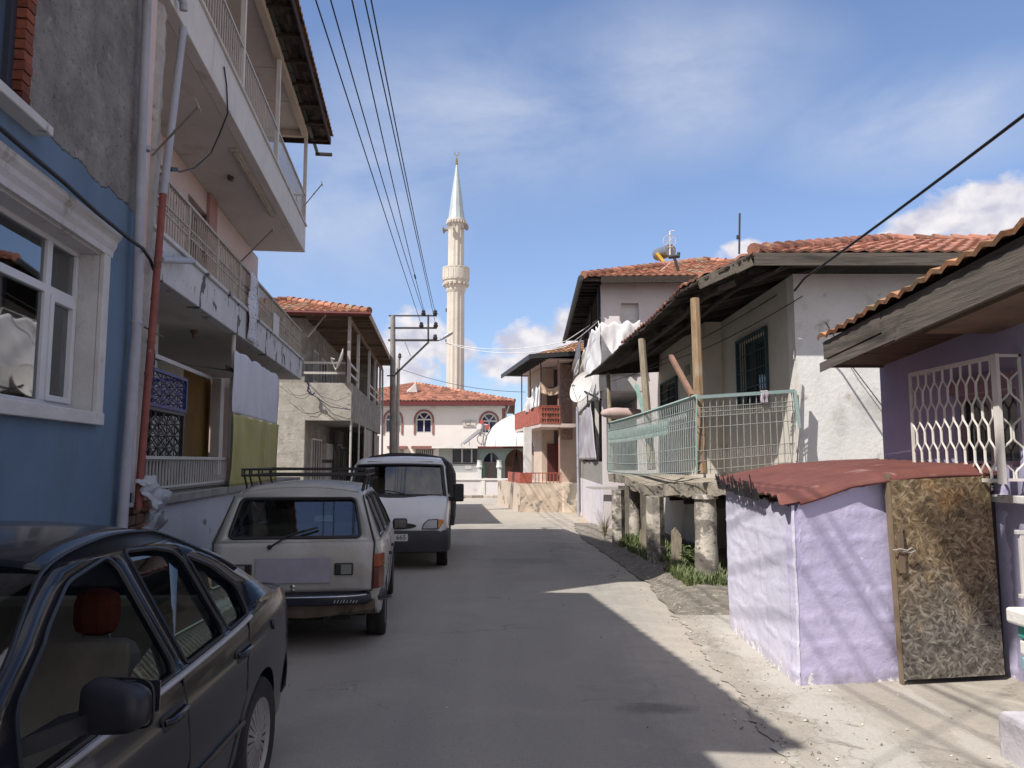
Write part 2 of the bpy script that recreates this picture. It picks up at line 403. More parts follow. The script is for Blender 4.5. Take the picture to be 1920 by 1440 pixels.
spot(1.02, 5.55, .34, .16, .9, 1.7, (.12, .112, .105), .7); spot(.2, 15, .8, .6, .9, 2.0, (.16, .15, .14), .55)
c = mixc(t, math_(t, 'MULTIPLY', ramp(t, noi(t, v, 1.9, 6, .6, .4), .66, .72), .5), c, (.15, .142, .136))
sp6 = noi(t, v, 62, 3, .75); c = mixc(t, math_(t, 'MULTIPLY', ramp(t, sp6, .60, .72), .45), c, (.43, .405, .37)); c = mixc(t, math_(t, 'MULTIPLY', ramp(t, sp6, .40, .28), .45), c, (.13, .122, .115))
sp = noi(t, v, 150, 2, .8); c = mixc(t, math_(t, 'MULTIPLY', ramp(t, sp, .52, .72), .55), c, (.40, .38, .35)); c = mixc(t, math_(t, 'MULTIPLY', ramp(t, sp, .46, .30), .6), c, (.10, .096, .092))
vo = nd(t, 'ShaderNodeTexVoronoi', feature='DISTANCE_TO_EDGE', Scale=.55); wv = t.nodes.new('ShaderNodeVectorMath'); wv.operation = 'ADD'
nv = nd(t, 'ShaderNodeTexNoise', Scale=1.6, Detail=6); t.links.new(v, nv.inputs['Vector']); t.links.new(v, wv.inputs[0]); t.links.new(nv.outputs['Color'], wv.inputs[1]); t.links.new(wv.outputs[0], vo.inputs['Vector'])
crk = math_(t, 'MULTIPLY', ramp(t, vo.outputs[0], .008, .0), ramp(t, noi(t, v, .45, 3), .52, .62)); c = mixc(t, math_(t, 'MULTIPLY', crk, .7), c, (.07, .066, .062))
t.links.new(c, b.inputs['Base Color']); bump(t, b, sp, .35, .006); bump(t, b, noi(t, v, 9, 5, .6), .15, .02)
EDGE = [(-12, 1.9), (2, 1.75), (4.5, 1.72), (6.5, 1.85), (8.6, 2.02), (11.7, 2.18), (16, 2.1), (20.4, 1.98), (24, 2.1), (28, 2.4), (31.5, 2.5), (33.5, 2.2), (36, 1.0), (40, .3), (44, .0), (47.3, .0)]
LEFT = [(-12, -2.1), (7, -3.7), (20, -5.3), (31, -6.2), (44, -14), (47.3, -16)]
def lerp_tab(tb, y):
    for (a, b) in zip(tb, tb[1:]):
        if y <= b[0]: return a[1] + (b[1] - a[1]) * max(0, (y - a[0])) / (b[0] - a[0])
    return tb[-1][1]
rows = [(y, lerp_tab(LEFT, y), lerp_tab(EDGE, y) + .10 * nz((y * .9, 1, 5)) + .04 * nz((y * 4, 2, 5))) for y in [i * .25 - 12 for i in range(0, 238)]]
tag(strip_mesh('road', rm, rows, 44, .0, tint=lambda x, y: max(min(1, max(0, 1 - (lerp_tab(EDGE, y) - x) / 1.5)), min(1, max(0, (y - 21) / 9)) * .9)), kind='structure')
# worn concrete apron on the right between road and houses
am, t, b = nodes('worn_concrete_apron'); b.inputs['Roughness'].default_value = .95; b.inputs['Specular IOR Level'].default_value = .2
v = coord(t); vs = coord(t, (1.0, .35, 1), (0, 0, R(12)))
c = mixc(t, ramp(t, noi(t, v, 1.1, 7, .6), .36, .64), (.36, .325, .28), (.27, .245, .21))
c = mixc(t, math_(t, 'MULTIPLY', ramp(t, noi(t, v, 34, 5, .8), .45, .70), .5), c, (.43, .40, .35))
st = nd(t, 'ShaderNodeAttribute', attribute_name='tint'); sd_ = math_(t, 'ADD', st.outputs['Fac'], math_(t, 'MULTIPLY', math_(t, 'SUBTRACT', noi(t, v, 2.0, 9, .66, .6), .5), 1.5))
c = mixc(t, math_(t, 'MULTIPLY', ramp(t, sd_, .40, .75), .65), c, (.49, .465, .42))
c = mixc(t, math_(t, 'MULTIPLY', ramp(t, noi(t, vs, 1.5, 8, .6, .8), .56, .62), .6), c, (.47, .445, .40))
c = mixc(t, math_(t, 'MULTIPLY', ramp(t, noi(t, v, 2.6, 8, .65, .6), .60, .66), .8), c, (.235, .215, .19))
c = mixc(t, math_(t, 'MULTIPLY', ramp(t, noi(t, v, 60, 4, .75), .50, .72), .45), c, (.20, .18, .155))
vo = nd(t, 'ShaderNodeTexVoronoi', feature='DISTANCE_TO_EDGE', Scale=.8); wv = t.nodes.new('ShaderNodeVectorMath'); wv.operation = 'ADD'
nv = nd(t, 'ShaderNodeTexNoise', Scale=2.2, Detail=6); t.links.new(v, nv.inputs['Vector']); t.links.new(v, wv.inputs[0]); t.links.new(nv.outputs['Color'], wv.inputs[1]); t.links.new(wv.outputs[0], vo.inputs['Vector'])
c = mixc(t, math_(t, 'MULTIPLY', ramp(t, vo.outputs[0], .012, .0), .45), c, (.14, .125, .105))
t.links.new(c, b.inputs['Base Color']); bump(t, b, noi(t, v, 30, 7, .7), .5, .02)
rows = [(y, lerp_tab(EDGE, y) - .16 + .09 * nz((y * 1.1, 7, 5)) + .07 * nz((y * 5, 7, 5)) + .05 * nz((y * 17, 7, 5)), 4.3) for y in [i * .05 - 8 for i in range(0, 365)]]
tag(strip_mesh('pavement', am, rows, 40, .008, tint=lambda x, y: max(0, 1 - abs((x - lerp_tab(EDGE, y)) - .38) / .55)), kind='structure')
# raised gravelly verge along the porch pillars
def vz(x, Y):
    e = lerp_tab(EDGE, Y); k = min(max((x - e + .12) / .35, 0), 1); kk = min(1, max(0, (Y - 9.2) / 1.2)) * min(1, max(0, (27 - Y) / 3))
    return (k * k * (3 - 2 * k)) * kk * (.12 + .05 * nz((x * 2.5, Y * 1.6, 1)) + .03 * nz((x * 7, Y * 7, 4))) + .012 * (kk > 0)
rows = [(y, lerp_tab(EDGE, y) - .16 + .10 * nz((y * 1.4, 9, 5)), 5.2) for y in [9.1 + i * .15 for i in range(0, 120)]]
vm = mat('gravelly_verge', (.23, .205, .17), (.135, .12, .10), 6, .97, 1.0, 34, stains=(((.33, .30, .25), 9, .55, .66, U1), ((.07, .06, .05), 14, .60, .68, U1)))
tag(strip_mesh('verge', vm, rows, 34, .004, z=vz), kind='structure')

# loose stones and grit along the road edge
gv = mat('loose_grit', (.44, .40, .34), (.29, .26, .225), 9, .95, tint=.8); mb = MB(); rr = random.Random(31)
for i in range(4200):
    Y = 1.5 + 24 * rr.random() ** 1.5; side = rr.random(); e = lerp_tab(EDGE, Y)
    x = e - .05 + rr.gauss(0, .16) if side < .6 else (e + abs(rr.gauss(0, .7)) if side < .93 else e - 4 * rr.random())
    s_ = .003 + .010 * rr.random() ** 4; z = gz(Y) + (.010 + vz(x, Y) if x > e - .16 else .002); a = [V(((rr.random() - .5) * .6, (rr.random() - .5) * .6, (rr.random() - .5) * .4)) for k in range(6)]
    vs = [V((x, Y, z + s_ * .3)) + (V(d) + a[k]) * s_ for k, d in enumerate(((1, 0, 0), (0, 1, 0), (-1, 0, 0), (0, -1, 0), (0, 0, .8), (0, 0, -.5)))]
    mb.add(vs, [(0, 1, 4), (1, 2, 4), (2, 3, 4), (3, 0, 4), (1, 0, 5), (2, 1, 5), (3, 2, 5), (0, 3, 5)], rr.random())
tag(mb.build('road_gravel', gv), 'loose grit and small stones scattered along the road edge', 'gravel', kind='stuff')
# ================================================================== LEFT SIDE
A = Fr(-3.77, 8.3, 0, 7.07)
GA = lambda y, x=0: A.g((x, y))
def seg(mb, *a, **k): mb.bar(*a, **k); return mb
# ------------------------------------------------------------------ blue house
yb = -.95
bh = thing('blue_house', 'house nearest on the left with blue painted ground floor and bare grey roughcast upper floor', 'house', A.o, A.deg)
yw1 = A.on_x(199, 600, .03).y; yw0 = yw1 - 2.75
zs = A.on_x(182, 786, .03).z; zh = A.on_x(205, 470, .03).z
zu = A.on_x(70, 244, .05).z; yu = A.on_x(62, 30, 0).y
bm_, t, b = nodes('blue_paint_and_roughcast'); b.inputs['Roughness'].default_value = .9; b.inputs['Specular IOR Level'].default_value = .25
v = coord(t); sxz = t.nodes.new('ShaderNodeSeparateXYZ'); t.links.new(v, sxz.inputs[0])
blue = mixc(t, ramp(t, noi(t, v, 1.1, 5, .55), .3, .7), (.135, .20, .285), (.105, .158, .232))
blue = mixc(t, math_(t, 'MULTIPLY', ramp(t, noi(t, coord(t, (1, 1.7, .6)), 1.7, 8, .66), .50, .72), .55), blue, (.088, .122, .165))
blue = mixc(t, ramp(t, noi(t, v, 7, 6, .72), .655, .69), blue, (.20, .235, .27))
gry = mixc(t, ramp(t, noi(t, v, 2.2, 8, .72), .34, .62), (.37, .35, .325), (.20, .19, .175))
gry = mixc(t, ramp(t, noi(t, coord(t, (1, 1, 1.6)), 15, 6, .75), .56, .66), gry, (.10, .095, .09)); gry = mixc(t, ramp(t, noi(t, v, 4.5, 6, .6), .60, .70), gry, (.40, .385, .36))
zline = math_(t, 'ADD', sxz.outputs[2], math_(t, 'MULTIPLY', math_(t, 'SUBTRACT', noi(t, v, 3.2, 6, .7), .5), .26))
f = ramp(t, zline, 3.97, 3.985); t.links.new(mixc(t, f, blue, gry), b.inputs['Base Color'])
hgt = math_(t, 'MULTIPLY', noi(t, v, 24, 6, .75), math_(t, 'MULTIPLY_ADD', f, .95, .05)); bump(t, b, hgt, .9, .05); bump(t, b, f, .3, .01)
mb = MB(); L0 = -11.0
hw = (yw0 + .0 - L0, yw1 - .116 - L0, zs + .06, zh - .05); hu = (yu - 1.9 - L0, yu - .02 - L0, zu + .06, zu + 1.75)
mb.wall((0, L0), (0, yb), -.4, 6.62, .30, [hw, hu]); mb.wall((-.3, yb), (-8, yb), -.4, 6.62, .2); mb.wall((-8, L0), (-.3, L0), -.4, 6.62, .2)
mb.build('wall', bm_, bh)
# inside so the windows look into a dim room
room = plain('dim_room_paint', (.18, .17, .17), .9)
mb = MB(); mb.box(-3.0, -2.9, L0 + .3, yb - .3, -.3, 6.5); mb.box(-2.9, -.32, L0 + .3, yb - .3, 3.4, 3.5); mb.box(-2.9, -.32, L0 + .3, yb - .3, .3, .4); mb.box(-2.9, -.32, yb - .4, yb - .3, .4, 6.5); mb.build('inner_room', room, bh)
fr = mat('white_pvc_frame', (.62, .62, .63), (.56, .56, .58), 4, .4, .05, 30); mould = mat('white_stone_moulding', (.58, .57, .56), (.48, .47, .46), 3, .8, .3, 30, stains=(((.27, .24, .20), 3.5, .58, .72, (1.5, 1.5, .8)),))
mb = MB(); w_ = .13
mb.box(.002, .045, yw1 - w_, yw1, zs, zh); mb.box(.002, .045, yw0 - w_, yw0, zs, zh); mb.box(.002, .06, yw0 - w_, yw1 + .0, zs - .05, zs + .055)
so_ = mb.build('window_surround', mould, bh, bevel=.008)
mb = MB(); prof = [(0, .0), (.045, .0), (.05, .05), (.075, .09), (.08, .13), (.115, .17), (.12, .21), (.0, .225)]
mb.prism([(x + .003, yw0 - .25, zh - .055 + z) for (x, z) in prof], (0, yw1 - yw0 + .275, 0)); mb.build('window_hood', mould, bh)
xf = -.19; y0, y1, z0, z1 = yw0, yw1 - .12, zs + .06, zh - .05; zt = A.on_x(128, 562, xf).z; ym = A.on_x(78, 620, xf).y
mb = MB(); mb.box(xf + .032, .001, y1 - .012, y1 + .003, z0, z1 - .021); mb.box(xf + .032, .001, y0, y1, z1 - .02, z1 - .001); mb.build('window_reveal', mould, bh)
wf = MB(); q = .055
wf.box(xf - .03, xf + .03, y0, y1, z0, z0 + q); wf.box(xf - .03, xf + .03, y0, y1, z1 - q, z1); wf.box(xf - .03, xf + .03, y1 - q, y1, z0 + q, z1 - q); wf.box(xf - .03, xf + .03, y0, y0 + q, z0 + q, z1 - q)
ym2 = y0 + (y1 - ym)
for yy in (ym, ym2): wf.box(xf - .03, xf + .031, yy - q * .75, yy + q * .75, z0 + q, z1 - q)
for (a, c_) in ((y0 + q, ym2 - q * .75), (ym2 + q * .75, ym - q * .75), (ym + q * .75, y1 - q)): wf.box(xf - .028, xf + .028, a, c_, zt - q * .6, zt + q * .6)
wn = wf.build('window', fr, bh, bevel=.005)
a, c_ = ym + q * .75, y1 - q; mb = MB(); s_ = .05
mb.box(xf + .0, xf + .045, a, a + s_, z0 + q, zt - q * .6); mb.box(xf, xf + .045, c_ - s_, c_, z0 + q, zt - q * .6); mb.box(xf, xf + .045, a + s_, c_ - s_, z0 + q, z0 + q + s_); mb.box(xf, xf + .045, a + s_, c_ - s_, zt - q * .6 - s_, zt - q * .6); mb.build('casement', fr, wn, bevel=.004)
mb = MB(); mb.box(xf - .004, xf + .004, y0 + q, y1 - q, z0 + q, z1 - q); mb.build('pane', house_glass, wn)
mb = MB(); mb.bar((xf - .25, a + .10, z0), (xf - .25, a + .10, zt), .12, .03); mb.build('inner_casement', fr, wn)
cur = plain('pale_curtain', (.42, .42, .41), .95); mb = MB(); g = []
for i in range(60):
    yy = ym2 + (ym - ym2) * i / 59; g.append([(xf - .35 + .03 * math.sin(i * .9), yy, z0 + .05), (xf - .35 + .03 * math.sin(i * .9 + .3), yy, z1)])
mb.grid(g).build('curtain', cur, wn, smooth=60)
lm = plain('yellow_glass_shade', (.55, .42, .03), .3); mb = MB(); c0 = (xf - .75, (ym + y1) / 2 - .42, z1 - .25)
for d_ in (-.17, .0, .17): mb.lathe([(.02, .12), (.06, .10), (.085, .0), (.06, -.09), (.02, -.10)], 12, (c0[0], c0[1] + d_, c0[2] + .03 * (d_ == 0)))
mb.tube([(c0[0], c0[1], z1 + .3), (c0[0], c0[1], c0[2] + .1)], .012); mb.build('ceiling_lamp', lm, bh, smooth=50)
# upper window in a dark frame with a brick reveal and a stone sill
mb = MB(); rr = random.Random(3)
for i in range(24):
    z = zu + .06 + i * .075
    if z > zu + 1.7: break
    mb.box(-.065, .012 + rr.random() * .012, yu - .10 - rr.random() * .015, yu - .0, z, z + .064, rr.random())
mb.build('brick_reveal', mat('dark_red_brick', (.20, .062, .035), (.13, .045, .03), 8, .95, .8, 22, tint=.6), bh)
mb = MB(); mb.box(-.2, .13, yu - 2.2, yu + .12, zu - .02, zu + .05); mb.build('sill', mould, bh, bevel=.01)
dfr = plain('dark_blue_frame', (.03, .036, .055), .5); mb = MB(); q = .07; ya, yb_, za, zb_ = yu - 1.9, yu - .11, zu + .06, zu + 1.75
mb.box(-.12, -.05, ya, yb_, za, za + q); mb.box(-.12, -.05, ya, yb_, zb_ - q, zb_); mb.box(-.12, -.05, yb_ - q, yb_, za + q, zb_ - q); mb.box(-.12, -.05, ya, ya + q, za + q, zb_ - q); mb.box(-.12, -.048, ya + q, yb_ - q, za + 1.12, za + 1.2); mb.box(-.12, -.047, (ya + yb_) / 2 - .04, (ya + yb_) / 2 + .04, za + q, zb_ - q)
uw = mb.build('window', dfr, bh); mb = MB(); mb.box(-.095, -.09, ya + q, yb_ - q, za + q, zb_ - q); mb.build('pane', glassy('bluish_window_glass', (.06, .085, .13), .08), uw)
# roof: overhanging eave over the nearer part only, lower lean-to behind the camera
mb = MB(); ye0 = -7.25; ye1 = -1.15
mb.prism([(.42, ye0, 6.62), (-4, ye0, 8.3), (-8.4, ye0, 6.62), (-8.4, ye0, 6.74), (-4, ye0, 8.44), (.42, ye0, 6.74)], (0, ye1 - ye0, 0)); rf = mb.build('roof', wood_dark, bh)
mb = MB(); mb.tiles((.48, ye0 - .03, 6.76), (.48, ye1 + .03, 6.76), (-4, ye1 + .03, 8.46), (-4, ye0 - .03, 8.46)); mb.tiles((-8.48, ye1, 6.76), (-8.48, ye0, 6.76), (-4, ye0, 8.46), (-4, ye1, 8.46)); mb.build('roof_tiles', tile, rf)
# added shape on a thin mast, out of frame, cut to shade the shed door
ps = []
for (u, vv) in ((1935, 968), (1800, 972), (1796, 1010), (1750, 1030), (1868, 1238), (1935, 1240)):
    q = at(u, vv, 6.33); ps.append(A.loc(q - SUNV * ((q.x + 3.2) / SUNV.x)))
mb = MB(); mb.prism(ps, A.i @ (-SUNV * .25)); cz = min(p.z for p in ps); mb.tube([V((ps[5].x, ps[5].y, 7.0)), V((ps[5].x, ps[5].y, cz + .3))], .008, 6); mb.build('shade_caster', wood_grey, bh)
# drainpipe at the corner
p0 = A.on_x(276, 2, .09); p1 = A.on_x(262, 360, .09); p2 = A.on_x(254, 640, .09); p3 = A.on_x(229, 985, .09)
mb = MB(); mb.tube([(p0.x, p0.y, 6.7), p0, p1, p2], .043, 14); mb.tube([p2 + V((0, 0, .06)), p2, p3 + V((0, 0, .1)), (p3.x, p3.y, -.3)], .049, 14)
for z in (1.2, 2.9, 4.6): mb.tube([(.03, p2.y, z), (.09, p2.y, z)], .014); mb.lathe([(.049, -.02), (.056, 0), (.049, .02)], 14, (p2.x, p2.y, z))
mb.build('drainpipe', pvc, bh, smooth=40)

# ------------------------------------------------------------------ balconied apartment house
ah = thing('apartment_house', 'tall white house with three tiers of railed balconies under a dark eave', 'house', A.o, A.deg)
yn = -.72; yf = A.on_x(572, 470, 0).y; xw = -1.22
zl0, zl1, zu0, zu1 = 3.52, 3.98, 6.60, 7.24; zr = 9.62; zf = A.on_x(330, 915, 0).z
yin = A.on_x(484, 487, xw).y
# body with recessed fronts
mb = MB()
mb.wall((xw, yn), (xw, yin), zl1, zu0, .25, [(2.9, 4.1, zl1, zl1 + 2.15), (5.4, 6.9, zl1 + .95, zl1 + 2.2)]); mb.wall((xw, yn), (xw, yin), zu1, zr, .25, [(1.9, 3.0, zu1, zu1 + 2.1), (5.4, 6.9, zu1 + .9, zu1 + 2.1)])
mb.wall((xw - .25, yin), (-6.5, yin), -1, zr, .2); mb.wall((-6.5, yn - .2), (-.02, yn - .2), zf, zr, .2)
mb.build('wall', pinkw, ah)
mb = MB(); mb.box(xw - .62, xw - .55, yn, yin, zl1, zr); mb.build('room_back', room, ah)
# rose-painted return on the first floor
ya = A.on_x(402, 400, xw).y
mb = MB(); mb.box(xw + .003, xw + .06, ya - .55, ya, zl1, zu0 - .002); mb.build('pilaster', mat('rose_paint', (.42, .24, .21), (.36, .2, .18), 2, .9), ah)
# ground floor: deep porch, mustard wall and white piers
xg = -2.0; y345 = A.on_x(340, 800, xg).y; y405 = A.on_x(402, 800, xg).y; y430 = A.on_x(428, 800, xg).y
mb = MB(); mb.wall((xg, yn), (xg, y345), zf, zl0, .2); mb.wall((xg, y405), (xg, yf - .1), zf, zl0, .2, [(1.6, 2.9, zf + .9, zf + 2.1)]); mb.wall((xg - .2, yf - .3), (xg - 5, yf - .3), -1, zl0, .2)
p297 = A.on_x(296, 660, -.9); mb.box(-1.9, -.9, p297.y - .45, p297.y, zf, zl0 - .002)
mb.box(-6, xg, yn, yf - .5, zf - .05, zf + .001)
mb.build('porch_wall', white, ah)
mb = MB(); mb.box(xg - .3, xg - .14, y345 - .1, y405 + .1, zf, zl0 - .003); mb.build('mustard_wall', mat('mustard_paint', (.23, .135, .035), (.18, .105, .03), 2, .85, .1, 20), ah)
mb = MB(); mb.box(xg + .003, xg + .06, y405 + .25, y405 + .95, zf, zf + 2.02); mb.box(xg + .06, xg + .075, y405 + .36, y405 + .84, zf + 1.1, zf + 1.9); dd = mb.build('door', plain('grey_door_paint', (.20, .19, .20), .5), ah)
mb = MB(); mb.tube([(xg + .06, y405 + .32, zf + 1.0), (xg + .12, y405 + .32, zf + 1.0)], .02); mb.build('handle', metal_grey, dd)
# plinth and porch floor edge
mb = MB(); mb.wall((0, -.05), (0, yf - .1), -1, zf - .16, .25); mb.wall((-.25, yf - .1), (-6, yf - .1), -1, zf - .16, .2); mb.build('plinth', mat('blueish_white_limewash', (.50, .50, .53), (.43, .43, .46), 1.2, .9, .2, 16, stains=(((.17, .15, .14), 1.8, .66, .70, U1),)), ah)
mb = MB(); mb.box(-2.2, .05, -.15, yf - .1, zf - .16, zf - .06); mb.build('porch_floor', concrete, ah, bevel=.01)
# ragged masonry where the corner plaster has fallen
mb = MB(); rr = random.Random(5)
for i in range(15):
    z = -.35 + i * .11
    for k in range(4):
        y = yn + .02 + k * .19 + (i % 2) * .06
        if rr.random() < .16 or (k > 2 and i > 9): continue
        mb.box(-.30, -.10 + rr.random() * .10, y, y + .17, z, z + .095, rr.random())
mb.build('exposed_brick', brick, ah, bevel=.008)
mb = MB(); rr = random.Random(8); g = []
for i in range(46):
    z = zf - .1 + i * (zu0 - zf) / 46
    g.append([(-.02 - .05 * rr.random(), yn - .02, z), (.012 + .02 * rr.random(), yn + .06, z), (-.005 + .02 * rr.random(), yn + .15 + .10 * rr.random(), z), (-.30, yn + .17 + .05 * rr.random(), z)])
mb.grid(g); mb.build('broken_corner_plaster', mat('crumbling_plaster', (.45, .42, .40), (.33, .30, .28), 4, .95, .9, 16, stains=(((.17, .10, .08), 3, .58, .66, U1),)), ah)
# balcony slabs
def slab(z0, z1, m, nm):
    mb = MB(); mb.box(-.16, 0, yn + .06, yf, z0, z1); mb.box(xw, -.16, yf - .14, yf, z0, z1); mb.box(-.22, .035, yn + .06, yf + .03, z1, z1 + .05); o = mb.build('balcony', m, ah, bevel=.012)
    mb = MB(); mb.box(xw - (1.0 if z0 < 4 else .0), -.161, yn, yf - .141, z0 + .004, z0 + .14); mb.build('ceiling', ceil, o); return o
b1 = slab(zl0, zl1, fascia_w, 1); b2 = slab(zu0, zu1, fascia_clean, 2)
# top ceiling and beam under the eave
mb = MB(); mb.box(-1.3, -.02, yn, yf - .0, zr, zr + .03)
for k in range(1, 8): mb.box(-1.25, -.14, yn + k * 1.5, yn + k * 1.5 + .03, zr - .012, zr + .001)
mb.build('ceiling', ceil, ah); mb = MB(); mb.box(-.13, .0, yn, yf, zr - .16, zr - .002); mb.box(xw, -.13, yf - .1, yf, zr - .16, zr - .002); mb.build('eave_beam', mat('cream_beam', (.50, .45, .38), (.42, .38, .32), 3, .8, .2, 30), ah)
# railings
def railing(z0, z1, ya, yb2, m, bars=.115, parent=ah, x=-.04, mid=False, nm='railing', w=.014):
    mb = MB(); mb.box(x - .025, x + .025, ya, yb2, z1 - .035, z1); mb.box(x - .015, x + .015, ya, yb2, z0 + .03, z0 + .055)
    if mid:
        h = (z1 - z0)
        mb.box(x - .009, x + .009, ya, yb2, z0 + h * .40, z0 + h * .43); mb.box(x - .009, x + .009, ya, yb2, z0 + h * .55, z0 + h * .58)
    n = int((yb2 - ya) / bars)
    for i in range(n + 1):
        y = ya + (yb2 - ya) * i / n; mb.box(x - w / 2, x + w / 2, y - w / 2, y + w / 2, z0 + .0, z1 - .035)
        if mid and i % 14 == 0: mb.box(x - .022, x + .022, y - .022, y + .022, z0, z1 - .036)
    return mb
zc = zl1 + .05; mb = railing(zc, zc + .66, yn + .1, yf - .03, metal_rust, .095, mid=True)
n_ = int(11.0 / .19)
for i in range(n_):
    y = yn + .15 + i * .19
    if y > yf - .1: break
    z = zc + .29; mb.bar((-.05, y, z), (-.05, y + .19, z + .10), .008); mb.bar((-.05, y, z + .10), (-.05, y + .19, z), .008)
mb.box(-.6, -.04, yf - .06, yf - .03, zc + .62, zc + .66); mb.build('railing', metal_rust, ah)
zc2 = zu1 + .05; mb = railing(zc2, zc2 + .74, yn + .1, yf - .03, metal_w, .125)
mb.box(-1.2, -.04, yf - .06, yf - .03, zc2 + .70, zc2 + .74)
for i in range(10): mb.box(-.12 - i * .115, -.106 - i * .115, yf - .05, yf - .036, zc2, zc2 + .7)
mb.build('railing', metal_w, ah)
y428 = A.on_x(430, 850, 0).y
mb = railing(zf - .02, zf + .36, yn + .15, y428, metal_w, .105, x=-.03); mb.build('railing', metal_w, ah)
wv = mat('scratched_grey_sheet', (.27, .25, .25), (.18, .17, .17), 3, .85, .2, 20, stains=(((.03, .025, .025), 5, .60, .63, (1, 1.6, .5)),), stretch=(1, 6, .5))
mb = MB(); mb.box(-.24, -.21, yn + .3, y428, zf - .03, zf + .31); mb.build('wind_panel', wv, ah)
# posts of the top balcony and the porch
for u, vv in ((455, 90), (520, 230), (572, 330)):
    p = A.on_x(u, vv, -.05); mb = MB(); mb.box(-.09, -.01, p.y - .04, p.y + .04, zu1 + .05, zr - .16); mb.build('post', fascia_clean, ah, bevel=.006)
for yy in (-.3,): mb = MB(); mb.box(-.09, -.01, yy - .04, yy + .04, zu1 + .05, zr - .16); mb.build('post', fascia_clean, ah, bevel=.006)
pg = A.on_x(432, 800, -.06)
mb = MB(); mb.tube([(-.06, pg.y, zf), (-.06, pg.y, zl0)], .035, 10); mb.build('post', metal_w, ah, smooth=40)
mb = MB(); zb = A.on_x(440, 698, -.02).z
mb.bar((-.02, pg.y - .55, zb + .02), (-.02, pg.y + .85, zb - .01), .03, .045); mb.bar((-.9, pg.y - 1.0, zb + .06), (-.02, pg.y - .2, zb), .02); mb.build('bracket_bar', metal_dark, ah)
mb = MB(); mb.bar((-.35, pg.y - 2.6, zb - .1), (-.35, pg.y - .1, zb - .1), .03, .05); mb.build('curtain_rail', metal_w, ah)
# red oxide pole with its grey upper pipe and elbow
q0 = A.on_x(262, 905, .13); q1 = A.on_x(306, 365, .13); q2 = A.on_x(344, 52, .13)
mb = MB(); mb.tube([q0 - V((0, 0, .25)), q0, q1], .036, 12)
for f_ in (.36, .47, .62): mb.lathe([(.038, -.02), (.042, 0), (.038, .02)], 12, q0.lerp(q1, f_))
rp = mb.build('red_pole', redpipe, ah, smooth=40)
mb = MB(); mb.tube([q1, q2], .039, 12); mb.lathe([(.039, -.04), (.048, 0), (.039, .04)], 12, q2 - V((0, 0, .05))); e_ = q2 + V((-.05, .02, .30)); mb.tube([e_ + V((0, .12, -.02)), e_ + V((0, .10, .06)), e_ + V((-.02, .0, .10)), e_ + V((-.08, -.03, .18)), e_ + V((-.16, -.03, .2))], .045, 10); mb.build('downpipe', pvc, ah, smooth=40)
s0 = A.on_x(300, 490, .1); mb = MB(); mb.tube([s0 + V((0, 0, .02)), A.on_x(357, 489, .1)], .04, 10); mb.build('spout_pipe', pvc, ah, smooth=40)
mb = MB()
for vv in (622,): a_ = A.on_x(285, vv, .1); mb.bar(a_ + V((0, -.22, .01)), a_ + V((0, .32, 0)), .012)
for k in range(4): mb.tube([a_ + V((0, .02 * k, 0)), a_ + V((.03, .03, -.22 - .1 * k)), a_ + V((0, -.03, -.5 - .08 * k))], .004, 5)
mb.build('tie_wire', metal_dark, ah)
# lamps, strip light and hooks in the ceilings
mb = MB(); c0 = A.on_x(362, 662, -.55); 
mb.lathe([(.05, 0), (.06, -.03), (.03, -.06)], 12, (c0.x, c0.y, zl0)); mb.lathe([(.028, -.06), (.03, -.10), (.01, -.13)], 10, (c0.x, c0.y, zl0)); mb.build('ceiling_lamp', plain('brown_lamp_base', (.16, .10, .07)), ah, smooth=40)
mb = MB(); c1 = A.on_x(432, 336, -.6); mb.lathe([(.06, 0), (.05, -.05), (.02, -.07)], 12, (c1.x, c1.y, zu0)); mb.bar((c1.x, c1.y - .12, zu0 - .02), (c1.x, c1.y + .12, zu0 - .03), .03); mb.build('ceiling_lamp', plain('rusty_lamp_base', (.10, .06, .05)), ah)
a_ = A.on_x(440, 255, -.24); b_ = A.on_x(512, 385, -.24)
mb = MB(); mb.box(-.30, -.20, a_.y, b_.y, zu0 - .05, zu0 - .001); mb.box(-.275, -.225, a_.y + .1, b_.y - .1, zu0 - .075, zu0 - .05); mb.build('strip_light', metal_rust, ah)
# clothes-line arms
for (u0, v0, u1, v1, zz) in ((285, 292, 372, 200, .0), (452, 490, 512, 430, 0), (571, 385, 604, 345, 0), (575, 632, 610, 592, 0)):
    p = A.on_x(u0, v0, -.02); q = A.on_x(u1, v1, .75 if u1 < 550 else .55)
    mb = MB(); mb.tube([p, q], .013, 6); mb.tube([q + V((0, -.10, .02)), q, q + V((0, .10, -.01))], .008, 6); m_ = p.lerp(q, .55); mb.lathe([(.02, -.006), (.025, 0), (.02, .006)], 8, m_); mb.build('clothes_line_arm', metal_rust, ah)
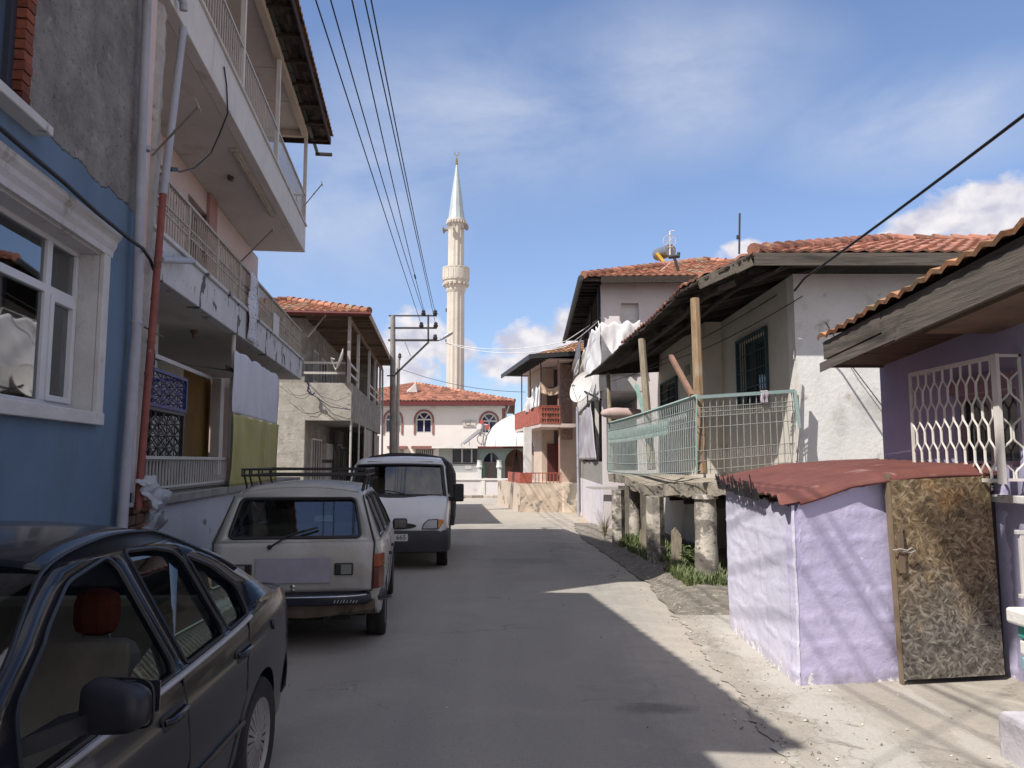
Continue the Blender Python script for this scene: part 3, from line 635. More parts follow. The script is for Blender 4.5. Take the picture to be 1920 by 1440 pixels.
# eave and roof
mb = MB(); xe = .45; ye = yf + .55; ze = 9.66
for i in range(34):
    y = -1.4 + i * (ye + 1.4) / 34
    for k in range(5):
        x0 = -.0 + k * .09 + .002; mb.box(x0, x0 + .085, y + .003, y + (ye + 1.4) / 34, ze - .015 * rng.random(), ze + .03, rng.random())
for k in range(9): mb.box(-1.3 + k * .16, -1.3 + k * .16 + .15, yf + .01, ye, ze - .02 * rng.random(), ze + .03, rng.random())
for i in range(14): y = -1.2 + i * .95; mb.box(-.0, xe - .02, y, y + .07, ze - .09, ze - .016)
mb.box(xe, xe + .03, -1.4, ye + .02, ze - .10, ze + .08); mb.box(-1.5, xe, ye, ye + .03, ze - .10, ze + .08)
rf = mb.build('eave', wood_dark, ah)
mb = MB()
for i in range(12):
    y = 1.0 + i * .85; mb.box(.015, .09, y, y + .8, ze - .045 - .02 * rng.random(), ze - .02, rng.random())
mb.build('tin_flashing', mat('green_tin', (.10, .15, .13), (.05, .06, .055), 3, .7, .3, 30, tint=.8), rf)
mb = MB(); mb.prism([(xe + .03, -1.4, ze + .08), (-3.2, -1.4, 10.75), (-7.0, -1.4, ze + .08)], (0, ye + 1.4, 0)); rr_ = mb.build('roof', wood_dark, ah)
mb = MB(); mb.tiles((xe + .08, -1.42, ze + .09), (xe + .08, ye + .03, ze + .09), (-3.2, ye + .03, 10.79), (-3.2, -1.42, 10.79)); mb.tiles((-7.0, ye, ze + .09), (-7.0, -1.42, ze + .09), (-3.2, -1.42, 10.79), (-3.2, ye, 10.79)); mb.build('roof_tiles', tile_brown, rr_)
# hanging cable on the fascia
mb = MB(); pts = [A.on_x(u, vv, .02) for (u, vv) in ((420, 125), (425, 160), (427, 212))] + [A.on_x(u, vv, -.25) for (u, vv) in ((412, 250), (395, 288), (365, 315), (338, 322), (318, 316))]
mb.tube(pts, .011, 6); mb.bar(A.on_x(318, 317, -.2), A.on_x(330, 318, -.2), .05); tag(mb.build('hanging_cable', cable), 'thin black cable hanging in a loop below the upper balcony of the apartment house', 'cable'); bpy.data.objects['hanging_cable'].matrix_world = Matrix.Translation(A.o) @ A.m.to_4x4()
def inA(o): o.matrix_world = Matrix.Translation(A.o) @ A.m.to_4x4(); return o
# banner and small notice on the first-floor railing
bn, t, b = nodes('printed_banner'); b.inputs['Roughness'].default_value = .6
vv = coord(t, (1, 7, 26)); k1 = ramp(t, noi(t, vv, 1.0, 3, .8), .56, .60); t.links.new(mixc(t, k1, (.56, .56, .60), (.12, .12, .18)), b.inputs['Base Color'])
y0_, y1_ = A.on_x(465, 540, .02).y, A.on_x(481, 540, .02).y; zt_ = zc + .60; zb_ = zl0 + .02
mb = MB(); g = []
for i in range(16):
    z = zt_ + (zb_ - zt_) * i / 15; g.append([(.045 + .018 * math.sin(i * .7 + j), y0_ + (y1_ - y0_) * j / 3 + .02 * (i > 11) * math.sin(i), z) for j in range(4)])
tag(inA(mb.grid(g).build('banner', bn, smooth=60, solid=.004)), 'narrow white hanging banner with smudged dark print on the balcony railing', 'banner')
y0_, y1_ = A.on_x(513, 610, 0).y, A.on_x(524, 610, 0).y
mb = MB(); mb.box(-.012, -.004, y0_, y1_, zc + .02, zc + .40); tag(inA(mb.build('notice_board', plain('blank_card', (.62, .57, .56), .7))), 'blank pale square notice tied to the balcony railing', 'notice')
# tarpaulin: white above, mustard-yellow below
def tarp(nm, z0, z1, ya, yb2, m, label, cat, x=.03):
    mb = MB(); g = []; 
    for i in range(25):
        r = []
        for j in range(31):
            y = ya + (yb2 - ya) * j / 30; top = z1 - .03 * math.sin(j * .45) ** 2 - (.05 if nm == 1 else 0) * (j % 10 < 2)
            z = z0 + (top - z0) * i / 24; seamf = .025 * (1 if j % 10 == 0 else 0)
            r.append((x + .035 * nz((y * 2.2, z * 1.3, nm * 5)) + .02 * nz((y * 7, z * 2, 9)) + seamf, y, z))
        g.append(r)
    return tag(inA(mb.grid(g).build('tarpaulin', m, smooth=60, solid=.004)), label, cat)
ya, yb2 = A.on_x(430, 800, .02).y, A.on_x(517, 800, .02).y; zmid = A.on_x(470, 782, .02).z; ztop = A.on_x(470, 672, .02).z; zbt = zf - .06
tarp(1, zmid - .01, ztop, ya, yb2, mat('white_tarp', (.60, .60, .66), (.52, .52, .58), 2, .6, .15, 12), 'white tarpaulin hung above the yellow one on the ground-floor porch', 'tarpaulin')
tarp(2, zbt, zmid, ya - .06, yb2 - .02, mat('mustard_tarp', (.40, .365, .125), (.32, .29, .10), 2, .6, .2, 12), 'mustard yellow tarpaulin closing the lower half of the ground-floor porch', 'tarpaulin', .045)
# crates
def crate(nm, y0, y1, x0, x1, z0, z1, m, label, lat):
    mb = MB(); e = .022
    for (x, y) in ((x0, y0), (x1, y0), (x1, y1), (x0, y1)): mb.box(x - e, x + e, y - e, y + e, z0, z1)
    for z in (z0, z1 - e * 1.6): mb.box(x0, x1, y0 - e, y0 + e, z, z + e * 1.6); mb.box(x0, x1, y1 - e, y1 + e, z, z + e * 1.6); mb.box(x0 - e, x0 + e, y0, y1, z, z + e * 1.6); mb.box(x1 - e, x1 + e, y0, y1, z, z + e * 1.6)
    n = 5; w = .010
    for i in range(n):
        for j in range(4):
            ya, yb_ = y0 + (y1 - y0) * i / n, y0 + (y1 - y0) * (i + 1) / n; za, zb_ = z0 + (z1 - z0) * j / 4, z0 + (z1 - z0) * (j + 1) / 4
            for x in (x0, x1): mb.bar((x, ya, za), (x, yb_, zb_), w); mb.bar((x, ya, zb_), (x, yb_, za), w); mb.bar((x, ya, za), (x, yb_, za), w); mb.bar((x, ya, za), (x, ya, zb_), w)
    for i in range(4):
        for j in range(4):
            xa, xb = x0 + (x1 - x0) * i / 4, x0 + (x1 - x0) * (i + 1) / 4; za, zb_ = z0 + (z1 - z0) * j / 4, z0 + (z1 - z0) * (j + 1) / 4
            for y in (y0, y1): mb.bar((xa, y, za), (xb, y, zb_), w); mb.bar((xa, y, zb_), (xb, y, za), w); mb.bar((xa, y, za), (xb, y, za), w)
    if lat: mb.box(x0, x1, y0 - .004, y0 + .004, z0 + .01, z1 - .01)
    mb.box(x0, x1, y0, y1, z0 + .005, z0 + .02)
    return tag(inA(mb.build('crate', m)), label, 'crate', 'plastic crates hung behind the red pole')
cy0, cy1 = A.on_x(266, 770, .0).y, A.on_x(346, 770, -.02).y + .1
zc0 = A.on_x(300, 862, 0).z; zc1 = A.on_x(300, 765, 0).z; zc2_ = A.on_x(300, 692, 0).z
crate(1, cy0 + .05, cy1 - .1, -.40, -.02, zc1 + .005, zc2_, plain('blue_plastic', (.018, .028, .14), .5), 'blue plastic lattice crate stacked on top of the black crate on the porch', True)
crate(2, cy0 + .08, cy1 - .14, -.40, -.03, zc0, zc1, plain('black_plastic', (.012, .013, .02), .5), 'black plastic lattice crate below the blue crate on the porch', False)
# plastic sheet bundled at the corner
mb = MB(); g = []; k0 = A.on_x(262, 925, .12)
for i in range(26):
    f_ = i / 25; r = []; w_ = .10 + .26 * f_ - .12 * f_ * f_
    for j in range(34):
        h = j / 33 - .5; c_ = V((k0.x + .06 + .10 * math.sin(math.pi * f_), k0.y - .06 + .30 * f_ + h * w_ * 1.5, k0.z + .14 - .50 * f_ ** 1.3 - .12 * abs(h) * f_)); q = c_ * 1.0
        d = .085 * nz(q * 6) + .05 * nz(q * 14 + V((3, 1, 2))) + .03 * abs(nz(q * 27)); r.append(c_ + V((d * 1.3, d * .5, d * .35 + .05 * nz((h * 9, f_ * 2, 4)))))
    g.append(r)
pm, t, b = nodes('clear_plastic_sheet'); b.inputs['Base Color'].default_value = (.42, .45, .50, 1); b.inputs['Roughness'].default_value = .25; b.inputs['Alpha'].default_value = .8
tag(inA(mb.grid(g).build('plastic_sheet', pm, smooth=40, solid=.003)), 'crumpled clear plastic sheet stuffed in the broken wall corner under the red pole', 'plastic sheet')
# thick cable along the blue house
pts = [A.on_x(u, vv, .17) for (u, vv) in ((-60, 195), (0, 240), (60, 292), (120, 342), (180, 397), (240, 446), (268, 466))] + [A.on_x(281, 486, .06), A.on_x(288, 505, .08), A.on_x(300, 500, .1)]
mb = MB(); mb.tube(pts, .017, 8); tag(inA(mb.build('wall_cable', cable, smooth=50)), 'thick black cable sagging across the blue house wall to the red pole', 'cable')

# ------------------------------------------------------------------ grey two-storey veranda house
G = Fr(-5.02, 23.9, 0, 5.4)
gh = thing('veranda_house', 'grey roughcast two-storey house with an open timber veranda and red tiled hip roof', 'house', G.o, G.deg)
Lg = 12.2; zp = G.on_y(640, 718, 0).z; zf2 = G.on_x(657, 788, 0).z; zE = 6.12; xs = G.on_y(570, 850, 0).x; xl = G.on_y(500, 800, 0).x - 2.5; g0 = -1.0
mb = MB(); mb.wall((0, 0), (xs, 0), zf2, zp, -.18); mb.wall((xs, 0), (xl, 0), g0, zp, -.2); mb.build('wall', rough_pale, gh)
mb = MB(); mb.wall((xs, .2), (xs, Lg), g0, zf2, .2, [(7.5, 8.8, .7, 2.3)]); mb.wall((0, .18), (0, Lg), zf2, zp, .16); mb.wall((-.16, Lg), (xl, Lg), g0, zE, .2)
xu = G.on_y(575, 640, .4).x; mb.wall((xu, .4), (xu, Lg), zp - .9, zE, .2, [(1.4, 2.4, zp - .9, zp + 1.3), (3.2, 4.5, zp, zp + 1.25), (6.0, 7.0, zp - .9, zp + 1.3)])
mb.wall((xu, .2), (xl, .2), zp, zE, -.2); mb.build('side_wall', rough_grey, gh)
mb = MB(); mb.box(xl, -.17, .19, Lg - .2, zf2 + .003, zf2 + .12); mb.build('floor_slab', concrete, gh)
mb = MB(); mb.box(xu - .7, xu - .6, .3, Lg - .3, zf2 + .1, zE); mb.box(xs - .9, xs - .8, .3, Lg - .3, g0, zf2); mb.build('room_back', room, gh)
wfm = mat('cream_window_frame', (.66, .64, .60), (.58, .56, .52), 4, .5)
def win(parent, y0, y1, z0, z1, x, fm=wfm, pm=pane_dark, n=3, d=.05, nm='window', cross=()):
    mb = MB(); q = .05
    mb.box(x - d, x, y0, y1, z0, z0 + q); mb.box(x - d, x, y0, y1, z1 - q, z1); mb.box(x - d, x, y0, y0 + q, z0 + q, z1 - q); mb.box(x - d, x, y1 - q, y1, z0 + q, z1 - q)
    for i in range(1, n): yy = y0 + (y1 - y0) * i / n; mb.box(x - d, x - .002, yy - q * .4, yy + q * .4, z0 + q, z1 - q)
    for f_ in cross: zz = z0 + (z1 - z0) * f_; mb.box(x - d, x - .004, y0 + q, y1 - q, zz - q * .4, zz + q * .4)
    o = mb.build(nm, fm, parent); mb = MB(); mb.box(x - d * .6, x - d * .5, y0 + q, y1 - q, z0 + q, z1 - q); mb.build('pane', pm, o); return o
ya, yb_ = G.on_x(582, 850, xs).y, G.on_x(600, 850, xs).y; win(gh, ya, yb_, .55, 2.35, xs + .06, n=4, d=.055); ya, yb_ = G.on_x(635, 860, xs).y, G.on_x(647, 860, xs).y; win(gh, ya, yb_, .5, 2.2, xs + .06, n=3, d=.055); win(gh, 7.7, 9.0, .7, 2.3, xs + .03, d=.14)
win(gh, 1.8, 2.8, zp - .8, zp + 1.3, xu + .02, cross=(.5,)); win(gh, 3.6, 4.9, zp, zp + 1.25, xu + .02, n=2); win(gh, 6.4, 7.4, zp - .8, zp + 1.3, xu + .02, n=2, cross=(.5,))
mb = MB(); mb.box(xs + .003, xs + .03, G.on_x(624, 860, xs).y, G.on_x(632, 860, xs).y, g0, 2.0); mb.build('door', plain('dark_brown_door', (.05, .036, .03)), gh)
y610, y622 = G.on_x(610, 860, xs + .15).y, G.on_x(622, 860, xs + .15).y
mb = MB(); mb.box(xs + .003, xs + .2, y610, y622, G.on_x(615, 862, xs + .15).z, G.on_x(615, 832, xs + .15).z); mb.box(xs + .003, xs + .17, y610 + .02, y622 - .05, .1, G.on_x(615, 868, xs + .15).z); mb.build('meter_box', mat('pale_meter_box', (.47, .45, .42), (.40, .38, .36), 5, .6), gh, bevel=.01)
# veranda posts, rails, lower posts and planks
for u in (654, 671, 692, 703, 713):
    p = G.on_x(u, 690, -.08); mb = MB(); mb.box(-.13, -.03, p.y - .05, p.y + .05, zp, zE); mb.build('post', wfm if u > 660 else mat('greyish_post', (.46, .42, .40)), gh, bevel=.006)
mb = MB(); ya, yb_ = G.on_x(654, 690, -.08).y, G.on_x(671, 690, -.08).y; yc, yd = G.on_x(692, 690, -.08).y, G.on_x(713, 690, -.08).y
for z in (.28, .60): mb.box(xu, -.08, .04, .09, zp + z, zp + z + .07); mb.box(-.10, -.06, .091, yb_, zp + z + .001, zp + z + .069)
mb.box(-.13, -.04, .03, .11, zp, zp + .7); mb.build('railing', metal_w, gh)
mb = MB()
for z in (.28, .60): mb.box(-.10, -.06, yc, yd, zp + z, zp + z + .07)
mb.box(-.095, -.065, yc + .02, yc + .06, zp, zp + .66); mb.build('railing', metal_w, gh)
mb = MB(); p = G.on_x(662, 850, .05); mb.tube([(.0, .1, zf2), (.0, .1, zf2 - 1.7)], .035, 8); mb.tube([(.0, 2.5, zf2), (.0, 2.5, -.5)], .03, 8); mb.tube([(.0, 4.6, zf2), (.0, 4.6, -.5)], .03, 8); mb.build('porch_post', metal_w, gh, smooth=40)
mb = MB(); y0_, y1_ = G.on_x(684, 840, 0).y, G.on_x(712, 840, 0).y; n = 16
for i in range(n):
    y = y0_ + (y1_ - y0_) * i / n; 
    if i in (8, 9): continue
    mb.box(-.06 - .01 * (i % 2), -.035, y + .006, y + (y1_ - y0_) / n - .006, -.6, zf2 - .03 - .25 * rng.random() * (i > 9), rng.random())
mb.box(-.08, -.061, y0_, y1_, 1.1, 1.2); mb.build('plank_screen', mat('grey_planks', (.33, .305, .28), (.23, .21, .19), 4, .9, .5, 16, tint=.5, stretch=(4, 4, .6)), gh)
mb = MB(); mb.tube([(-.02, Lg + .05, zE + .02), (.05, Lg + .05, zE - .25), (.08, Lg + .1, 3), (.10, Lg + .15, -.5)], .045, 8); mb.build('drainpipe', pvc, gh, smooth=40)
# hip roof
ov = .56; xr = xl - ov; hx = (xr + ov) / 2; hr = .95; y0_, y1_ = -ov, Lg + .55
c = [V((ov, y0_, zE)), V((ov, y1_, zE)), V((xr, y1_, zE)), V((xr, y0_, zE))]; hl = (ov - xr) / 2; r0 = V((hx, y0_ + hl, zE + hr)); r1 = V((hx, max(y0_ + hl + .5, y1_ - hl), zE + hr))
mb = MB(); mb.add([p + V((0, 0, .05)) for p in c] + [r0, r1], [(0, 1, 5, 4), (1, 2, 5), (2, 3, 4, 5), (3, 0, 4), (3, 2, 1, 0)]); 
rb = mb.build('roof', mat('brown_soffit_boards', (.15, .095, .062), (.09, .06, .042), 3, .85, .3, 16, stretch=(6, .8, 6)), gh)
mb = MB(); dz = V((0, 0, .06))
for (a, b2, d1, d2) in ((c[0], c[1], r1, r0), (c[1], c[2], r1, r1), (c[2], c[3], r0, r1), (c[3], c[0], r0, r0)): mb.tiles(a + dz, b2 + dz, d1 + dz, d2 + dz)
for (a, b2) in ((c[0], r0), (c[3], r0), (c[1], r1), (r0, r1)): mb.caps(a + dz * 1.6, b2 + dz * 1.6, .12)
mb.build('roof_tiles', tile_old, rb)
mb = MB(); mb.box(ov - .01, ov + .02, y0_ - .02, y1_, zE - .09, zE + .08); mb.build('barge_board', mat('cream_fascia', (.40, .32, .25), (.30, .23, .18), 3, .8, .2, 20), rb)
mb = MB(); mb.tube([(xr, y0_ - .05, zE + .03), (ov + .05, y0_ - .05, zE - .0)], .06, 8); mb.build('gutter', rust_trim, rb, smooth=40)
raf = mat('pale_brown_rafter', (.30, .215, .155), (.22, .155, .11), 4, .85, .3, 20, tint=.5)
for i in range(22):
    y = .15 + i * (Lg) / 22; mb = MB(); mb.box(xu, ov - .03, y, y + .06, zE - .06, zE + .048, rng.random()); mb.build('rafter', raf, rb)
mb = MB(); mb.box(-.12, -.02, y0_ + .4, Lg, zE - .001 - .12, zE - .061); mb.build('eave_beam', raf, rb)
mb = MB(); p = G.on_y(607, 595, -.2); mb.tube([G.on_y(578, 632, -.1), p], .018, 6); mb.build('stay', metal_w, gh)
def inG(o): o.matrix_world = Matrix.Translation(G.o) @ G.m.to_4x4(); return o
# dish on the veranda corner
def dish(name, c, aim, r, label, mat_=None, arm=True):
    o = thing(name, label, 'satellite dish', c); q = V(aim).to_track_quat('Z', 'Y').to_matrix(); mb = MB()
    pr = [(.0, .0)] + [(r * i / 10, .22 * r * (i / 10) ** 2) for i in range(1, 11)]; pr += [(r, .22 * r + .015), (r * .99, .22 * r + .02)] + [(r * i / 10, .22 * r * (i / 10) ** 2 + .012) for i in range(9, 0, -1)] + [(0, .012)]
    mb.lathe(pr, 28, (0, 0, 0), q, cap=False); mb.build('reflector', mat_ or mat('white_dish_paint', (.62, .60, .57), (.5, .48, .46), 4, .5), o, smooth=50)
    mb = MB(); foc = q @ V((0, -.12 * r, r * .95)); mb.tube([q @ V((0, -r, .2 * r)), foc], .012, 6); mb.tube([foc, foc - (q @ V((0, 0, .12)))], .03, 8); mb.build('feed_arm', metal_w, o)
    mb = MB(); mb.tube([(0, 0, 0), q @ V((0, 0, -.15)), q @ V((0, 0, -.15)) + V((0, 0, -.45))], .02, 8); mb.build('mount', metal_dark, o); return o
dp = G.w(G.on_y(641, 676, -.12)); dish('satellite_dish', dp, (-.93, -.30, .30), .36, 'satellite dish seen edge-on at the corner of the grey veranda house')
mb = MB(); 
for (pts) in ([(520, 720), (545, 740), (565, 742), (580, 736)], [(575, 715), (580, 728), (586, 742), (578, 738)], [(584, 738), (598, 748), (620, 763), (657, 768)], [(578, 720), (600, 742), (630, 752), (657, 742)], [(540, 730), (556, 746), (572, 748), (582, 738)], [(577, 716), (610, 752), (650, 766), (655, 768)]):
    mb.tube([G.on_y(u, vv, -.25) for (u, vv) in pts], .014 if pts[0][0] in (575, 584) else .007, 6)
mb.tube([G.on_y(u, vv, -.25) for (u, vv) in ((574, 714), (579, 722), (577, 733), (585, 740), (590, 736))], .03, 6)
tag(inG(mb.build('cable_tangle', plain('indigo_cable', (.02, .018, .05), .6), smooth=50)), 'tangled dark cables strung between the apartment house and the grey veranda house', 'cable')
# ================================================================== RIGHT SIDE, NEAR
# ------------------------------------------------------------------ purple house
P = Fr(4.0, 8.3, 0, 0)                      # local x 0 = street wall, street is -x
ph = thing('purple_house', 'low purple house with a heavy timber eave and white ornamental window grille', 'house', P.o, 0)
purp, t, b = nodes('purple_wall_paint'); b.inputs['Roughness'].default_value = .9; b.inputs['Specular IOR Level'].default_value = .25
v = coord(t); c = mixc(t, ramp(t, noi(t, v, 1.4, 6, .6), .35, .66), (.375, .355, .50), (.33, .31, .44)); c = mixc(t, ramp(t, noi(t, v, 9, 5, .7), .68, .74), c, (.5, .47, .6)); t.links.new(c, b.inputs['Base Color']); bump(t, b, noi(t, v, 22, 6, .65), .25)
yE0, yE1 = -11.0, 0.0
wy1 = P.on_x(1708, 760, -.2).y; wy0 = P.on_x(1868, 760, -.2).y; wz1 = P.on_x(1868, 664, -.2).z; wz0 = P.on_x(1868, 905, -.2).z
Lp = 11.0; hole = (Lp + wy0 + .06, Lp + wy1 - .1 - .25, wz0 + .12, wz1 - .25)
mb = MB(); mb.wall((0, -Lp), (0, 0), -.5, 2.9, -.25, [hole]); mb.v = [(x, y, z - .062 * y if z > 2.8 else z) for (x, y, z) in mb.v]; mb.build('wall', purp, ph); mb = MB(); mb.wall((.25, 0), (7, 0), -.5, 3.2, -.25); mb.build('gable_wall', purp, ph)
mb = MB(); mb.box(.9, 1.0, -Lp, -.3, -.5, 2.8); mb.build('inner_room', room, ph)
ya, yb2 = hole[0] - Lp, hole[1] - Lp
o = win(ph, ya, yb2, hole[2], hole[3], .12, n=2, d=.06, fm=mat('pinkish_frame', (.34, .25, .26), (.28, .21, .22), 4, .6), pm=pane_dark)
mb = MB(); g = []
for i in range(50):
    y = ya + .04 + (yb2 - ya - .08) * i / 49; g.append([(.22 + .025 * math.sin(i * .8), y, hole[2]), (.22 + .025 * math.sin(i * .8 + .2), y, hole[3])])
mb.grid(g).build('curtain', plain('grey_curtain', (.14, .14, .15), .95), o, smooth=60)
mb = MB(); mb.box(-.03, .05, ya, yb2, hole[3] + .002, hole[3] + .14); mb.build('lintel', mat('mauve_lintel', (.30, .20, .24), (.25, .17, .20)), o)
# ornamental grille: a box of wavy rods with a flat corner bar
gx = -.20; mb = MB(); n = 9; y0_, y1_ = wy0, wy1; z0_, z1_ = wz0, wz1
mb.box(gx - .012, gx + .012, y0_ + .02, y1_, z1_ - .035, z1_); mb.box(gx - .012, gx + .012, y0_ + .02, y1_, z0_, z0_ + .03); mb.box(gx - .012, gx + .012, y1_ - .022, y1_, z0_ + .03, z1_ - .035)
mb.box(gx - .014, gx + .014, y0_ - .05, y0_ + .02, z0_ - .01, z1_ + .004)
for z in (z0_ + .012, z1_ - .02): mb.box(gx + .012, -.002, y0_ - .03, y0_ - .008, z, z + .022); mb.box(gx + .012, -.002, y1_ - .022, y1_, z, z + .022)
def wavy(f_, lo, hi, ph_, w, n_seg=60):
    per = .36; pts = []
    for i in range(n_seg + 1):
        z = lo + (hi - lo) * i / n_seg; k = ((z - lo) / per + ph_) % 1.0
        tri = 1 - abs(2 * k - 1); s_ = min(max((tri - .32) / .36, 0), 1); pts.append(f_(w * (s_ - .5) * 2, z))
    return pts
pitch = (y1_ - y0_ - .06) / n
for i in range(n):
    yc = y0_ + .045 + (i + .5) * pitch
    for sgn in (-1, 1): mb.tube(wavy(lambda d, z: V((gx, yc + sgn * (pitch * .25 + d * .9), z)), z0_ + .03, z1_ - .035, .0 if sgn > 0 else .0, pitch * .235 * 1), .0085, 6)
for sgn in (-1, 1): mb.tube(wavy(lambda d, z: V((gx / 2 + sgn * (.045 + d * .8), y0_ - .02, z)), z0_ + .03, z1_ - .035, 0, .045), .0085, 6)
for yy in (y0_ - .02,): mb.box(-.02, -.002, yy - .01, yy + .01, z0_, z1_)
mb.build('window_grille', mat('white_grille_paint', (.66, .63, .58), (.56, .53, .49), 6, .5, stains=(((.25, .14, .1), 7, .7, .76, U1),)), ph, smooth=40)
mb = MB(); mb.box(-.10, .03, y0_ - .15, y1_ - .2, z0_ - .16, z0_ - .1); mb.build('sill', mould, ph, bevel=.008)
# eave: boxed timber, barge boards and mossy tiles
ex = -.62; zt0 = 2.86
fx = P.on_x(1880, 545, ex); 
mb = MB(); yfar = P.on_x(1546, 665, ex).y
mb.box(ex, ex + .035, -8.5, yfar - 1.29, zt0 - .30, zt0 + .02, .7); mb.box(ex - .01, ex + .04, yfar - 1.28, yfar, zt0 - .17, zt0 + .02, .9); mb.box(ex + .04, 0, yfar - .035, yfar - .0, zt0 - .26, zt0 + .02, .5)
for k in range(5): mb.box(ex - .006 - .005 * (k % 2), ex - .0, -8.4 + k * 1.7, -8.4 + k * 1.7 + 1.66, zt0 - .29 - .01 * (k % 2), zt0 - .19, .2 + .15 * k)
tl_ = lambda m_: setattr(m_, 'v', [(x, y, z - .062 * min(0, y - .0) if z > 2.0 else z) for (x, y, z) in m_.v])
tl_(mb); fb = mb.build('barge_board', wood_grey, ph)
mb = MB()
for i in range(14): mb.box(ex + .04, -.002, -8.4 + i * .64, min(yfar - .04, -8.4 + i * .64 + .62), zt0 - .24, zt0 - .2, rng.random())
mb.box(ex + .04, -.002, -8.4, -2.0, zt0 - .33, zt0 - .245, .8); tl_(mb); mb.build('soffit', mat('brown_soffit', (.14, .10, .07), (.09, .065, .05), 3, .9, .5, 18, tint=.5), ph)
mb = MB(); hgt = 1.5; mb.prism([(ex - .0, 0, zt0 + .022), (3.6, 0, zt0 + hgt), (7.4, 0, zt0 + .022)], (0, yfar, 0)); mb.prism([(ex - .0, 0, zt0 + .022), (3.6, 0, zt0 + hgt), (7.4, 0, zt0 + .022)], (0, -8.6, 0)); tl_(mb); rb = mb.build('roof', wood_dark, ph)
mb = MB(); nn = V((-hgt, 0, 4.2)).normalized()
mb.tiles((ex - .05, yfar + .03, zt0 + .03), (ex - .05, -8.6, zt0 + .03), (3.6, -8.6, zt0 + hgt + .03), (3.6, yfar + .03, zt0 + hgt + .03), amp=.035, lift=.035, jit=.014)
tl_(mb); mb.build('roof_tiles', tile_brown, rb)
# stepped porch block with painted bands at the frame edge, white post, rough block
mb = MB(); cx_, cy_ = 3.70, 5.52
sp = thing('entrance_plinth', 'low painted block with white top and turquoise and white bands at the right edge', 'plinth', (0, 0, 0))
def slabz(nm, x0, x1, y0, y1, z0, z1, m): mb = MB(); mb.box(x0, x1, y0, y1, z0, z1); return mb.build(nm, m, sp, bevel=.02)
x0 = 3.62; Y0, Y1 = 5.1, 5.66; zb_ = gz(5.5)
zz = [at(1900, vv, 5.6).z for vv in (1142, 1172, 1200, 1232, 1262, 1290)]
slabz('top_slab', x0 - .05, 4.0, Y0, Y1 + .04, zz[1], zz[0], white)
slabz('upper_band', x0, 4.0, Y0, Y1, zz[2], zz[1] - .002, plain('turquoise_paint', (.05, .30, .27), .7)); slabz('middle_band', x0 + .01, 4.0, Y0, Y1, zz[3], zz[2] - .002, white)
slabz('lower_band', x0 + .015, 4.0, Y0, Y1, zz[4], zz[3] - .002, plain('pale_turquoise_paint', (.16, .46, .47), .7)); slabz('foot', x0 + .02, 4.0, Y0, Y1, zb_ - .1, zz[4] - .002, concrete)
mb = MB(); pz0, pz1 = at(1912, 1122, 5.75).z, at(1912, 994, 5.75).z; X_ = at(1913, 1050, 5.75).x
for z in (pz0, pz1 - .03): mb.box(X_ - .02, 4.0, 5.73, 5.77, z, z + .03)
mb.box(X_, X_ + .05, 5.735, 5.765, pz0, pz1)
for k in range(1, 4): mb.box(X_ + k * .09, X_ + k * .09 + .02, 5.742, 5.758, pz0 + .03, pz1 - .03)
tag(mb.build('guard_rail', metal_w, bevel=.004), 'white metal guard rail fixed to the purple wall at the right edge', 'railing')
mb = MB(); bx = at(1925, 1370, 4.55).x; mb.box(bx - .13, bx + .25, 4.3, 4.62, gz(4.5) - .05, gz(4.5) + .26)
o = mb.build('stone_block', mat('lilac_washed_stone', (.52, .49, .53), (.40, .38, .40), 5, .9, .6, 20), bevel=.035); tag(o, 'rough pale lilac stone block on the ground in the bottom right corner', 'block')

